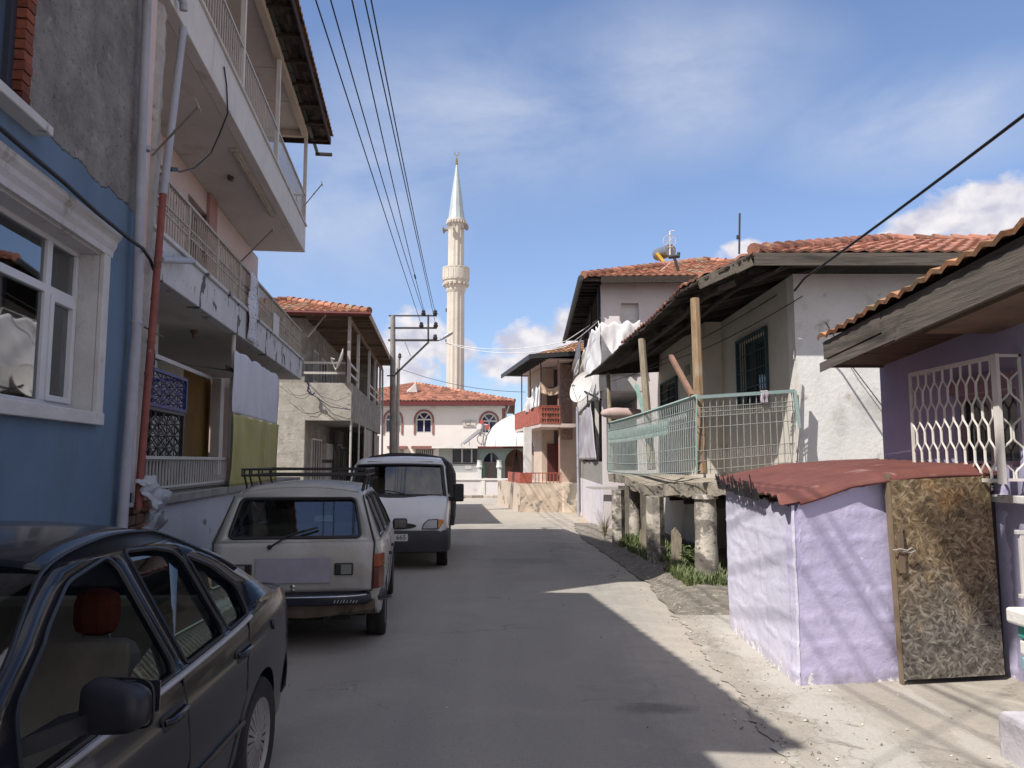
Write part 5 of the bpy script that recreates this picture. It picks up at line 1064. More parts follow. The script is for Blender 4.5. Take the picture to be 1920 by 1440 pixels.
# grass and weeds along the verge
gr, t, b = nodes('spring_grass'); b.inputs['Roughness'].default_value = .6; a = nd(t, 'ShaderNodeAttribute', attribute_name='tint'); t.links.new(mixc(t, a.outputs['Fac'], (.05, .085, .022), (.175, .205, .08)), b.inputs['Base Color'])
mb = MB(); rr = random.Random(21)
def blade(x, y, z, h, t_):
    a = rr.random() * 6.28; w = .006 + .006 * rr.random(); d = V((math.cos(a), math.sin(a), 0)); s_ = V((-d.y, d.x, 0)) * w; o_ = V((x, y, z)); m_ = o_ + d * h * .18 + V((0, 0, h * .6)); e = o_ + d * h * .55 + V((0, 0, h))
    mb.add([o_ - s_, o_ + s_, m_ + s_ * .7, m_ - s_ * .7, e], [(0, 1, 2, 3), (3, 2, 4)], t_)
def gpos(u, v_, Y): return at(u, v_, Y).x
for i in range(11000):
    Y = 10.6 + 8.2 * rr.random() ** 1.0; e0 = lerp_tab(EDGE, Y) + .30; x = e0 + abs(rr.gauss(0, .5)) - .08; 
    if x > 4.6: continue
    dn = nz((x * 1.5, Y * 1.1, 7))
    if dn < -.30 + .35 * rr.random(): continue
    z = gz(Y) + .004 + vz(x, Y); blade(x, Y, z - .01, .06 + .13 * rr.random() * (1 + dn), rr.random() * .8 + .2 * (dn > 0))
tag(mb.build('verge_grass', gr), 'short green grass growing along the verge under the porch', 'grass', kind='stuff')
def weed(name, x, y, h, n, leaf, label, mat_, cat='weed', flower=None, thin=False):
    o = thing(name, label, cat, (x, y, gz(y) + vz(x, y))); mb = MB(); st = MB()
    for i in range(n):
        a = rr.random() * 6.28; l = h * (.5 + .5 * rr.random()); lean_ = (.25 + .5 * rr.random()) * l * .6; tip = V((math.cos(a) * lean_, math.sin(a) * lean_, l)); md = V((tip.x * .3, tip.y * .3, l * .55)); st.tube([(0, 0, 0), md, tip], [.006, .004, .002], 4)
        for k in range(2 if thin else 7):
            f_ = .25 + .75 * k / 6; p = md.lerp(tip, (f_ - .5) * 2) if f_ > .5 else V((0, 0, 0)).lerp(md, f_ * 2); b_ = rr.random() * 6.28; d = V((math.cos(b_), math.sin(b_), .35)).normalized(); L_ = leaf * (.6 + .6 * rr.random()); s_ = d.cross(V((0, 0, 1))).normalized() * L_ * .22
            mb.add([p, p + d * L_ * .5 + s_, p + d * L_ - V((0, 0, L_ * .25)), p + d * L_ * .5 - s_], [(0, 1, 2, 3)], rr.random())
    st.build('stem', mat_, o); mb.build('leaves', mat_, o)
    if flower: fb_ = MB(); [fb_.lathe([(.0, -.01), (.022, 0), (.028, .008), (.0, .014)], 9, V(q)) for q in flower]; fb_.build('flower', plain('yellow_petal', (.75, .62, .03), .7), o)
    return o
X = at(1297, 1080, 12.0).x; weed('leafy_weed', X, 12.0, .42, 12, .12, 'tall leafy weed under the porch, behind the nearest round pillar', gr)
X = at(1302, 1088, 11.4).x; weed('flowering_weed', X, 11.4, .16, 7, .05, 'low weed with a small yellow flower beside the nearest round pillar', gr, flower=[(.02, -.05, .15), (.10, -.02, .13)])
drym = mat('dry_stalks', (.34, .29, .20), (.25, .21, .15), 9, .9); X = at(1132, 1012, 18.8).x; weed('dry_weed', X, 18.6, .75, 46, .05, 'dry straw-coloured weed clump at the far end of the porch', drym, thin=True)
X = at(1180, 1030, 15.6).x; weed('leafy_weed', X, 16.4, .25, 10, .08, 'low green weed clump beside the far pillars', gr)
# ================================================================== FARTHER RIGHT, MOSQUE, POLES AND WIRES
# ------------------------------------------------------------------ house draped in white sheets
D = Fr(2.62, 22.2, 0, -1.5)
dh = thing('draped_house', 'two-storey white house with balconies draped in white sheets and a mossy tiled hip roof', 'house', D.o, D.deg)
wpk = mat('white_and_pink_wash', (.66, .62, .62), (.60, .53, .54), 1.1, .9, .2, 16, stains=(((.40, .36, .36), 1.7, .60, .76, U1),))
zE = D.on_y(1200, 523, -.5).z; z2 = D.on_y(1180, 700, 0).z; z1 = D.on_y(1180, 735, 0).z; zr1 = D.on_x(1100, 868, 0).z; zr0 = D.on_x(1100, 903, 0).z; Ld = 10.5; g0 = -1.2
x0w = D.on_y(1128, 600, 0).x; wa = D.on_y(1165, 600, 0).x; wb = D.on_y(1198, 600, 0).x; wz = D.on_y(1185, 568, 0).z
oa, ob = D.on_y(1137, 790, 0).x, D.on_y(1196, 790, 0).x
mb = MB(); mb.wall((.0, 0), (8.5, 0), g0, zE, .25, [(oa, ob, zr1 - .2, z1), (wa, wb, z2 + .45, wz), (4.2, 5.4, z2 + .7, z2 + 2.0)])
mb.wall((1.35, .3), (1.35, Ld), zr0, zE, -.2, [(1.5, 2.7, zr0 + .1, z1 - .3), (4, 5.4, z2 + .2, z2 + 2.2), (1.2, 2.4, z2 + .2, z2 + 2.2)]); mb.wall((.21, Ld), (8.5, Ld), g0, zE, -.2); mb.build('wall', wpk, dh)
mb = MB(); mb.box(wa - .05, wb + .05, .20, .22, z2 + .4, wz + .02); mb.build('curtain', cable_w, dh)
mb = MB(); mb.box(1.9, 2.0, .5, Ld - .3, zr0, zE); mb.box(2.0, 8.3, 1.6, 1.7, g0, zE); mb.build('room_back', room, dh)
mb = MB(); mb.wall((0, .26), (0, Ld), g0, zr0 + .06, -.2); mb.build('plinth', mat('whitewashed_plinth', (.64, .60, .62), (.55, .50, .56), 1.6, .9, .3, 14, stains=(((.12, .11, .13), 4, .69, .72, U1),)), dh)
mb = MB(); mb.wall((.02, .26), (.02, Ld - .1), zr0 + .061, zr1 + .05, -.14); mb.build('parapet', concrete, dh)
mb = MB(); mb.box(-.12, 1.3, .26, Ld, z1 + .02, z1 + .2); mb.box(-.12, 1.3, -.02, .255, z1 + .03, z2 - .02); mb.build('balcony', fascia_clean, dh)
mb = MB(); mb.box(-.10, -.02, .3, Ld, z1 + .2, z2 + .25); mb.build('balcony_parapet', white, dh)
for yy in (.32, 3.1, 6.2, 9.6):
    mb = MB(); mb.box(.04, .16, yy, yy + .13, zr1 + .05, z1 + .02); mb.build('post', wfm, dh)
for yy in (.25, 3.2, 6.3, 9.8):
    mb = MB(); mb.tube([(-.06, yy, z2 + .25), (-.06, yy, zE)], .035, 8); mb.build('post', metal_dark, dh, smooth=40)
mb = MB(); p = D.on_y(1084, 900, .4); mb.tube([(-.20, 9.0, z1 + .2), (-.18, 9.0, g0)], .05, 8); mb.build('drainpipe', pvc, dh, smooth=40)
mb = MB(); k = zr0 - .02
for i in range(3): mb.bar((-.3 - .1 * i, -.15, k + .02 * i), (2.6, -.2, k + .03), .06, .05)
mb.build('ledge', metal_w, dh)
# roof: hip with dark underside, gutter
ov = .55; c = [V((-ov, -ov, zE)), V((9.2, -ov, zE)), V((9.2, Ld + .6, zE)), V((-ov, Ld + .6, zE))]; hp = 1.9; r0 = V((4.35, 5.0, zE + hp)); r1 = V((4.6, 6.8, zE + hp))
mb = MB(); mb.add([p + V((0, 0, .05)) for p in c] + [r0, r1], [(0, 1, 4), (1, 2, 5, 4), (2, 3, 5), (3, 0, 4, 5), (3, 2, 1, 0)]); rb = mb.build('roof', wood_dark, dh)
for i in range(26): y = -.5 + i * .44; mb = MB(); mb.box(-ov, .0, y, y + .06, zE - .05, zE + .04, rng.random()); mb.build('rafter', wood_dark, rb)
mb = MB(); mb.box(-.05, 9, -ov - .02, -ov + .02, zE - .12, zE + .07); mb.build('barge_board', wood_dark, rb)
mb = MB(); dz = V((0, 0, .07)); mb.tiles(c[0] + dz, c[1] + dz, r0 + dz, r0 + dz, jit=.012); mb.tiles(c[3] + dz, c[0] + dz, r0 + dz, r1 + dz); mb.tiles(c[1] + dz, c[2] + dz, r1 + dz, r0 + dz)
mb.caps(c[0] + dz * 1.5, r0 + dz * 1.5, .12); mb.caps(r0 + dz, r1 + dz, .12); mb.caps(c[1] + dz, r0 + dz, .12); mb.build('roof_tiles', tile_old, rb)
mb = MB(); mb.tube([(-ov - .08, -ov - .05, zE + .02), (-ov - .08, Ld + .6, zE + .0)], .085, 8); mb.build('gutter', metal_dark, rb, smooth=40)
def inD(o): o.matrix_world = Matrix.Translation(D.o) @ D.m.to_4x4(); return o
sheet = mat('white_bed_sheet', (.72, .70, .70), (.66, .64, .65), 3, .8, .1, 20); greysh = mat('grey_plastic_curtain', (.42, .40, .43), (.34, .32, .35), 3, .7, .1, 20)
def drape(nm, ps, m, label, fold=.05, group='sheets hung on the draped house', amp=7.0, cat='sheet'):
    "ps: top-left, top-right, bottom-right, bottom-left"
    a_, b_, c_, d_ = [V(p) for p in ps]; n = ((b_ - a_).cross(d_ - a_)).normalized(); mb = MB(); g = []
    for i in range(21):
        r = []
        for j in range(37):
            f_, h = j / 36, i / 20; p = a_.lerp(b_, f_).lerp(d_.lerp(c_, f_), h); p = p - V((0, 0, .10 * math.sin(f_ * math.pi * 3) ** 2 * (1 - h)))
            r.append(p + n * (fold * .6 * math.sin(f_ * amp * 3.4 + 5 * nz((f_ * 3, h * 2, len(label)))) * (.3 + .7 * h) + fold * 2.0 * nz((f_ * 5, h * 3, len(label) + 3))))
        g.append(r)
    return tag(inD(mb.grid(g).build('sheet', m, smooth=70, solid=.005)), label, cat, group)
def dx_(u, v, x=-.12): return D.on_x(u, v, x)
def dy_(u, v, y=-.08): return D.on_y(u, v, y)
drape(1, (dy_(1127, 604), dy_(1200, 600), dy_(1212, 702), dy_(1127, 702)), sheet, 'wide white sheet hung across the gable side of the draped house', .05)
drape(2, (dx_(1126, 606), dx_(1104, 622), dx_(1092, 722), dx_(1124, 752)), sheet, 'white sheet nearest the corner on the street side of the draped house', .06, amp=3)
drape(3, (dx_(1106, 640), dx_(1094, 655), dx_(1086, 720), dx_(1098, 715)), mat('cream_sheet', (.58, .52, .44), (.5, .45, .38), 3, .8), 'cream sheet second from the corner on the street side', .06, amp=3)
drape(4, (dx_(1092, 625), dx_(1077, 655), dx_(1064, 728), dx_(1082, 700)), sheet, 'long slanting white sheet at the far end of the street balcony', .07, amp=3)
drape(5, (dx_(1108, 752, -.05), dx_(1086, 778, -.05), dx_(1086, 862, -.05), dx_(1118, 862, -.05)), greysh, 'grey plastic curtain closing the ground-floor veranda of the draped house', .04, amp=4, cat='curtain')
p = D.w(dx_(1112, 742, -.35)); dish('satellite_dish', D.w(V((-.45, 1.2, dx_(1098, 728, -.4).z))), (-.80, -.55, .32), .50, 'large satellite dish bracketed off the corner of the draped house')
mb = MB(); q = dx_(1112, 752, -.3); mb.bar(dx_(1096, 734, -.45), (0.02, .25, dx_(1112, 765, 0).z), .05); mb.bar((-.4, .3, q.z + .05), (.1, .2, q.z + .1), .04)
tag(inD(mb.build('wall_bracket', metal_dark)), 'black angled steel bracket under the big satellite dish', 'bracket')
# solar water heater, vent stack, antenna on the roof
sx_ = D.w(V((1.0, 0, 0))).x; Y_ = 26.5; bp = at(1245, 492, Y_); sw = thing('solar_heater', 'solar water heater with a round tank on the mossy tiled roof', 'water heater', bp); sw.scale = (.72, .72, .72)
mb = MB(); mb.tube([(-.28, .15, .42), (.15, -.9, .36)], .30, 20); mb.build('tank', metal_grey, sw, smooth=40); mb = MB(); mb.lathe([(.0, .0), (.26, .0), (.27, -.03)], 20, (.152, -.905, .36), V((.38, -.92, -.05)).to_track_quat('Z', 'Y').to_matrix()); mb.build('tank_cap', metal_grey, sw)
mb = MB(); mb.prism([(-.52, -.6, .28), (-.40, -.64, .34), (-.08, -.72, -.12), (-.2, -.7, -.18)], (.1, .5, 0)); mb.build('insulation', plain('yellow_insulation', (.55, .36, .05), .9), sw)
mb = MB(); mb.tube([(.10, -.95, .0), (.12, -.95, 1.28), (.34, -.9, 1.32)], .028, 6); mb.build('vent_pipe', cable_w, sw)
mb = MB(); pts = [(.08 + .30 * math.cos(a), -.98, .78 + .30 * math.sin(a)) for a in [i * math.pi / 12 for i in range(25)]]; mb.tube(pts, .016, 5)
for k in range(4): a = k * math.pi / 4; mb.tube([(.08 + .3 * math.cos(a), -.98, .78 + .3 * math.sin(a)), (.08 - .3 * math.cos(a), -.98, .78 - .3 * math.sin(a))], .010, 4)
mb.build('ring', metal_w, sw)
sp2 = thing('stove_pipe', 'leaning black stove pipe with a T-shaped cowl on the draped house roof', 'chimney pipe', at(1279, 528, 22.6)); a_, b_ = at(1279, 530, 22.6) - sp2.location, at(1264, 482, 22.6) - sp2.location
mb = MB(); mb.tube([a_, b_], .045, 8); mb.build('pipe', metal_dark, sp2, smooth=40); mb = MB(); mb.tube([b_ + V((-.16, 0, .0)), b_ + V((.16, 0, .03))], .06, 8); mb.tube([b_ + V((.13, 0, .03)), b_ + V((.14, 0, .14))], .05, 8); mb.build('cowl', metal_dark, sp2, smooth=40)
mb = MB(); mb.tube([at(1386, 476, 26), at(1387, 400, 26)], .035, 6); mb.tube([at(1386, 448, 26) + V((-.05, 0, 0)), at(1386, 444, 26) + V((-.05, 0, .05))], .05, 6); mb.bar(at(1383, 447, 26), at(1388, 447, 26), .05); tag(mb.build('antenna_mast', metal_dark), 'thin dark antenna mast standing above the tiled roofs', 'antenna')

# ------------------------------------------------------------------ house with the red balcony
Rf = Fr(1.25, 33.8, 0, 9.7)
rh = thing('red_balcony_house', 'peach two-storey house with red balcony panels and a rubble plinth at the street bend', 'house', Rf.o, Rf.deg)
peach = mat('peach_plaster', (.60, .49, .40), (.52, .41, .34), 1.5, .9, .3, 14, stains=(((.38, .33, .28), 2.0, .58, .74, U1),))
zb0 = Rf.on_y(1030, 801, 0).z; zb1 = zb0 + .16; zrt = Rf.on_y(1030, 760, 0).z; zEr = Rf.on_y(1040, 655, -.2).z - .45; yw = 1.45; Lr = 6.6; zt = Rf.on_y(1030, 906, .2).z; zk = Rf.on_y(1030, 886, .2).z
xw1 = Rf.on_y(1051, 800, yw).x; g0 = -1.4
mb = MB(); mb.wall((xw1 - .0, yw), (9.5, yw), g0, zEr + .35, .2); mb.wall((.85, Lr), (.85, yw + 1.6), g0, zEr, -.15, [(.8, 1.7, zb1, zb1 + 2.0), (2.4, 3.1, zb1 + .8, zb1 + 1.9), (.8, 1.6, zt, zt + 1.9)]); mb.wall((.85, yw + 1.6), (xw1 + .05, yw + 1.6), g0, zEr, .15, [(.15, 1.05, zb1 + .05, zb1 + 1.9), (.25, .95, zt + .05, zt + 1.8)]); mb.build('wall', peach, rh)
mb = MB(); mb.box(.95, 3, yw + 1.9, yw + 2.0, g0, zEr); mb.build('room_back', room, rh)
mb = MB(); mb.box(.0, xw1 + .35, 0, Lr, zb0, zb1); mb.box(.0, xw1 + .35, .15, Lr, zEr + .04, zEr + .10); mb.build('balcony', pinkw, rh, bevel=.01)
redp = mat('red_panel', (.42, .125, .085), (.32, .085, .06), 4, .7, .3, 30, stains=(((.09, .03, .025), 6, .60, .66, U1),))
mb = MB(); xr1 = Rf.on_y(1052, 780, 0).x
for k in range(7): x = .02 + k * (xr1 - .04) / 7; mb.box(x, x + (xr1 - .04) / 7 - .02, -.02, .01, zb1, zrt - .03)
for k in range(9): y = .05 + k * (Lr - .1) / 9; mb.box(-.02, .01, y, y + (Lr - .1) / 9 - .02, zb1, zrt - .03)
mb.box(-.03, xr1, -.03, .02, zrt - .029, zrt); mb.box(-.03, .02, .021, Lr, zrt - .029, zrt); rp = mb.build('balcony_panel', redp, rh)
mb = MB(); rr = random.Random(9)
for i in range(7):
    for j in range(3): x = .1 + i * (xr1 - .2) / 6.3; z = zb1 + .18 + j * .24; mb.lathe([(0, 0), (.045, 0), (.045, .01), (0, .012)], 8, (x, -.022, z), Matrix.Rotation(R(90), 3, 'X')); mb.box(x - .015, x + .015, -.032, -.021, z - .11, z)
mb.build('cutout', plain('shadowed_cutout', (.03, .015, .015), .9), rp)
for (x, y) in ((.05, .08), (.05, 2.6), (.05, 4.8), (xr1 - .1, .08)):
    mb = MB(); mb.tube([(x, y, zb1), (x, y, zEr)], .028, 6); mb.build('post', metal_dark if x < .5 else mat('pale_red_post', (.45, .26, .2), (.4, .22, .18)), rh)
mb = MB(); xb = Rf.on_y(1060, 750, yw - .12).x; mb.box(xb - .22, xb + .28, yw - .35, yw - .002, zb0 - .5, zEr - .05); mb.build('chimney', mat('exposed_chimney_brick', (.30, .20, .155), (.20, .14, .115), 8, .95, .9, 10, stains=(((.38, .34, .30), 6, .56, .64, (1, 1, 3)),)), rh)
mb = MB(); x9 = Rf.on_y(989, 850, .25).x; mb.box(x9 - .16, x9 + .16, .1, .4, zt, zb0); mb.build('pillar', white, rh)
mb = MB(); mb.tube([(xr1 - .05, .2, zt), (xr1 - .05, .2, zb0)], .03, 6); mb.tube([(.9, .15, zt), (.9, .15, zb0)], .012, 5); mb.build('porch_post', mat('pale_red_post2', (.45, .26, .2), (.4, .22, .18)), rh)
mb = MB(); xk0 = Rf.on_y(976, 900, .1).x
for k in range(12): x = xk0 + k * (xr1 - xk0) / 11; mb.box(x - .015, x + .015, .09, .12, zt, zk)
mb.box(xk0, xr1, .08, .13, zk - .04, zk); mb.box(xk0, xk0 + .5, .07, .10, zt, zk - .04); mb.box(xk0, xk0 + .03, .1, 3.5, zt, zk); mb.build('porch_railing', redp, rh)
mb = MB(); mb.box(.95, 1.75, yw + 1.50, yw + 1.55, zt, zt + 1.8); mb.build('door', plain('dark_red_door', (.12, .035, .03)), rh); mb = MB(); mb.box(.95, 1.85, yw + 1.50, yw + 1.55, zb1, zb1 + 1.9); mb.build('door', plain('louvred_brown_door', (.10, .075, .06)), rh)
# plinth: lumpy plaster with a grey fallen patch
mb = MB(); g = []; xe = Rf.on_y(1083, 930, .0).x
for i in range(46):
    x = xk0 - .02 + (xe - xk0) * i / 45; r = []
    for j in range(12):
        z = g0 + .5 + (zt - g0 - .5) * j / 11; bl = .30 * (1 - j / 11) * (.4 + .6 * (x > 1.0)); r.append((x, .05 - bl + .07 * nz((x * 2.4, z * 2.6, 1)) + (.5 * max(0, x - 1.9)), z))
    g.append(r)
mb.grid(g); mb.wall((xk0 - .02, Lr), (xk0 - .02, .07), g0, zt, .15); mb.box(xk0 + .0, xe, .14, 3.6, zt - .06, zt); pl = mb.build('plinth', mat('crumbling_peach_plinth', (.58, .48, .38), (.50, .41, .33), 2, .95, .6, 10, stains=(((.23, .20, .165), 1.15, .56, .60, U1), ((.40, .33, .27), 4, .6, .68, U1))), rh, smooth=45)
# roof
ov = .55; c = [V((-ov, -ov, zEr)), V((9.5, -ov, zEr + .02)), V((9.5, Lr + .8, zEr)), V((-ov, Lr + .8, zEr))]; r0 = V((3.4, 3.4, zEr + 1.5)); r1 = V((9.5, 3.6, zEr + 1.5))
c[1] = V((2.9, -ov, zEr + .30)); 
mb = MB(); mb.add([p + V((0, 0, .06)) for p in c] + [r0, r1], [(0, 1, 4), (1, 2, 5, 4), (2, 3, 4, 5), (3, 0, 4), (3, 2, 1, 0)]); rb = mb.build('roof', wood_dark, rh)
mb = MB(); dz = V((0, 0, .08)); mb.tiles(c[0] + dz, c[1] + dz, r0 + dz, r0 + dz); mb.tiles(c[3] + dz, c[0] + dz, r0 + dz, r0 + dz); mb.build('roof_tiles', tile_brown, rb)
mb = MB(); mb.bar(c[0] + V((-.03, -.03, .06)), c[1] + V((0, -.03, .06)), .05, .20); mb.bar(c[0] + V((-.03, 0, .05)), c[3] + V((-.03, 0, .05)), .06, .20)
for i in range(14): y = -.3 + i * .5; mb.box(-ov, .3, y, y + .05, zEr - .02, zEr + .05, rng.random())
mb.build('barge_board', metal_dark, rb)
def inR(o): o.matrix_world = Matrix.Translation(Rf.o) @ Rf.m.to_4x4(); return o
def drapeR(ps, m, label, fold=.05, amp=3):
    a_, b_, c_, d_ = [V(p) for p in ps]; n = ((b_ - a_).cross(d_ - a_)).normalized(); mb = MB(); g = []
    for i in range(15):
        r = []
        for j in range(25):
            f_, h = j / 24, i / 14; p = a_.lerp(b_, f_).lerp(d_.lerp(c_, f_), h) - V((0, 0, .22 * math.sin(f_ * math.pi) * (1 - h * .5)))
            r.append(p + n * fold * math.sin(f_ * amp * 6.28 + nz((f_ * 3, h * 2, 3)) * 2))
        g.append(r)
    return tag(inR(mb.grid(g).build('sheet', m, smooth=70, solid=.005)), label, 'sheet', 'sheets hung on the red balcony house')
ry = lambda u, v, y=.0: Rf.on_y(u, v, y)
drapeR((ry(1014, 716), ry(1048, 722), ry(1048, 738), ry(1014, 736)), mat('peach_cloth', (.58, .42, .30), (.5, .36, .26), 4, .9), 'peach cloth slung like a swag under the roof of the red balcony house', .03)
drapeR((ry(1005, 722, .1), ry(1013, 716, .1), ry(1012, 760, .1), ry(1000, 760, .1)), sheet, 'white sheet hung at the corner of the red balcony', .03, 2)
rx = lambda u, v, x=-.05: Rf.on_x(u, v, x)
drapeR((rx(1000, 728), rx(988, 745), rx(980, 772), rx(1000, 765)), sheet, 'slanting white sheet over the street side of the red balcony', .05, 2)

# ------------------------------------------------------------------ mosque
Ym = 57.0; M = Fr(0, Ym, -.6, 0)
mo = thing('mosque', 'pale mosque with arched windows and a broad orange hip roof', 'mosque', M.o, 0)
def mp(u, v): return M.on_y(u, v, 0)
mx1 = mp(947, 780).x; mx0 = mp(600, 780).x; mze = mp(850, 757).z; mzs = mp(850, 793).z
mw, t, b = nodes('pale_pink_and_grey_paint'); b.inputs['Roughness'].default_value = .9; v = coord(t)
c = mixc(t, ramp(t, noi(t, v, .5, 5, .5), .35, .68), (.68, .635, .605), (.62, .58, .55)); t.links.new(c, b.inputs['Base Color'])
wins = [(795, 771, 812), (917, 774, 813), (737, 771, 812), (676, 771, 812)]; holes = []
for (u, vt, vb) in wins: x = mp(u, 790).x; hw_ = .62; holes.append((x - hw_ - mx0, x + hw_ - mx0, mp(u, vb).z, mp(u, vt).z - .0))
mb = MB(); hh = [(a, b_, c_, d_ ) for (a, b_, c_, d_) in holes]; dh_ = (mp(795, 838).z, -0.0)
lows = [(mp(780, 850).x - mx0, mp(812, 850).x - mx0, mp(795, 866).z, mp(795, 842).z), (mp(735, 850).x - mx0, mp(756, 850).x - mx0, mp(795, 866).z, mp(795, 842).z)]
mb.wall((mx0, 0), (mx1, 0), -.3, mze, .3, hh + lows); mb.wall((mx1, .3), (mx1, 13.5), -.3, mze, .3); mb.wall((mx0, 13.5), (mx1, 13.5), -.3, mze, -.3); mb.wall((mx0, .3), (mx0, 13.5), -.3, mze, -.3); mb.build('wall', mw, mo)
trim = mat('rose_window_trim', (.25, .115, .10), (.20, .09, .08), 4, .7)
for (u, vt, vb), h in zip(wins, holes):
    xc = mp(u, 790).x; r = .62; zb_, zt_ = h[2], h[3]; zs_ = zt_ - r
    arc = lambda rad, n=14: [(xc + rad * math.cos(math.pi * i / n), zs_ + rad * math.sin(math.pi * i / n)) for i in range(n + 1)]
    mb = MB()
    for s_ in (1, -1): mb.prism([(xc + s_ * r, -.002, zt_ + .001)] + [(xc + s_ * r * math.sin(k / 8 * math.pi / 2), -.002, zs_ + r * math.cos(k / 8 * math.pi / 2)) for k in range(0, 9)], (0, .3, 0)) if False else None
    out_ = arc(r + .13); inn = arc(r)
    for i in range(14): mb.add([(out_[i][0], -.06, out_[i][1]), (out_[i + 1][0], -.06, out_[i + 1][1]), (inn[i + 1][0], -.06, inn[i + 1][1]), (inn[i][0], -.06, inn[i][1]), (out_[i][0], .0, out_[i][1]), (out_[i + 1][0], .0, out_[i + 1][1]), (inn[i + 1][0], .0, inn[i + 1][1]), (inn[i][0], .0, inn[i][1])], [(0, 1, 2, 3), (0, 4, 5, 1), (3, 2, 6, 7)])
    for s_ in (-1, 1): mb.box(xc + s_ * (r + .065) - .065, xc + s_ * (r + .065) + .065, -.06, 0, zb_ - .1, zs_)
    wo = mb.build('window', trim, mo)
    mb = MB(); fan = arc(r)                    # spandrels fill the square hole outside the arch
    for s_ in (0, 1):
        pts = [q for q in fan[:8]] if s_ == 0 else [q for q in fan[7:]]; corner = (xc + r, zt_) if s_ == 0 else (xc - r, zt_)
        for i in range(len(pts) - 1): mb.add([(pts[i][0], .004, pts[i][1]), (pts[i + 1][0], .004, pts[i + 1][1]), (corner[0], .004, corner[1])], [(0, 1, 2)])
    mb.build('spandrel', mw, wo)
    mb = MB(); a1_, a2_ = arc(r - .002), arc(r - .12)
    for i in range(14): mb.add([(a1_[i][0], .03, a1_[i][1]), (a1_[i + 1][0], .03, a1_[i + 1][1]), (a2_[i + 1][0], .03, a2_[i + 1][1]), (a2_[i][0], .03, a2_[i][1])], [(0, 1, 2, 3)])
    for s_ in (-1, 1): mb.box(xc + s_ * (r - .06) - .06, xc + s_ * (r - .06) + .06, .02, .08, zb_, zs_)
    mb.box(xc - r + .12, xc + r - .12, .02, .08, zb_, zb_ + .1); mb.box(xc - r + .12, xc + r - .12, .02, .08, zs_ - .05, zs_ + .05); mb.box(xc - .05, xc + .05, .021, .081, zb_ + .1, zs_ - .05)
    for a in (50, 130): mb.bar((xc, .05, zs_), (xc + (r - .1) * math.cos(R(a)), .05, zs_ + (r - .1) * math.sin(R(a))), .08, .05, up=(0, 1, 0))
    mb.build('frame', metal_w, wo); mb = MB(); mb.box(xc - r, xc + r, .10, .12, zb_, zt_); mb.build('pane', pane_blue, wo)
for h in lows:
    x0_, x1_ = mx0 + h[0], mx0 + h[1]; mb = MB(); mb.box(x0_ - .3, x1_ + .3, -.5, 0, h[3] + .02, h[3] + .22); wo = mb.build('window', trim, mo)
    mb = MB(); [mb.box(x0_ + (x1_ - x0_) * k / 9 - .03, x0_ + (x1_ - x0_) * k / 9 + .03, .0, .04, h[2], h[3]) for k in range(10)]; mb.build('bars', metal_w, wo); mb = MB(); mb.box(x0_, x1_, .15, .17, h[2], h[3]); mb.build('pane', pane_grey, wo)
mb = MB(); mb.box(mx1 - .22, mx1 + .04, -.05, .002, 0, mze - .05); mb.build('corner_strip', trim, mo)
ov = .72; e0 = V((mx0 - ov, -ov, mze + .12)); e1 = V((mx1 + ov, -ov, mze + .12)); e2 = V((mx1 + ov, 14, mze + .12)); e3 = V((mx0 - ov, 14, mze + .12)); rz = at(760, 708, Ym + 6.8).z + .1; ra = V((at(775, 708, Ym + 6.8).x, 6.8, rz)); rb_ = V((mx0 + 6, 6.8, rz))
mb = MB(); mb.add([e0, e1, e2, e3, ra, rb_], [(0, 1, 4, 5), (1, 2, 4), (2, 3, 5, 4), (3, 0, 5), (3, 2, 1, 0)]); mb.box(mx0 - ov, mx1 + ov, -ov - .02, -ov + .1, mze - .16, mze + .13); mb.box(mx1 + ov - .1, mx1 + ov + .02, -ov + .11, 14, mze - .16, mze + .13); ro = mb.build('roof', rust_trim, mo)
dz = V((0, 0, .05)); mb = MB(); mb.tiles(e0 + dz, e1 + dz, ra + dz, rb_ + dz, period=.3, course=.36, amp=.04, lift=.04); mb.tiles(e1 + dz, e2 + dz, ra + dz, ra + dz, period=.3, course=.36); mb.caps(e1 + dz, ra + dz, .14, .4); mb.caps(ra + dz, rb_ + dz, .14, .4); mb.build('roof_tiles', tile_far, ro)
mb = MB(); mb.box(mx0 - .0, mx1 + .02, -.06, -.002, mze - .34, mze - .17); mb.build('cornice', white, mo)
mb = MB(); q0_ = mp(868, 788); q1_ = mp(892, 812); mb.box(q0_.x, q1_.x, -.08, -.003, mp(868, 800).z, mp(868, 788).z); so2 = mb.build('sign', metal_w, mo)
mb = MB(); mb.tube([((q0_.x + q1_.x) / 2 - .15 + .13 * math.cos(a), -.09, mp(868, 794).z + .13 * math.sin(a)) for a in [R(40 + 28 * i) for i in range(11)]], .022, 5); mb.tube([((q0_.x + q1_.x) / 2 - .1, -.09, mp(868, 798).z), ((q0_.x + q1_.x) / 2 + .35, -.09, mp(868, 798).z)], .02, 5); mb.tube([((q0_.x + q1_.x) / 2 + .05, -.09, mp(868, 797).z), ((q0_.x + q1_.x) / 2 + .08, -.09, mp(868, 788).z)], .02, 5); mb.build('sign_mark', plain('brown_sign_paint', (.22, .12, .10)), so2)
mb = MB(); q = M.loc(at(772, 722, 59.2)); sl_ = (rz - mze) / 7.2; pz = mze + .12 + sl_ * (q.y + ov); mb.prism([(q.x - .4, q.y, pz + .05), (q.x + .42, q.y, pz + .05), (q.x + .3, q.y, pz + .75), (q.x - .0, q.y, pz + .4)], (0, .5, .2)); mb.build('roof_hatch', metal_w, ro)
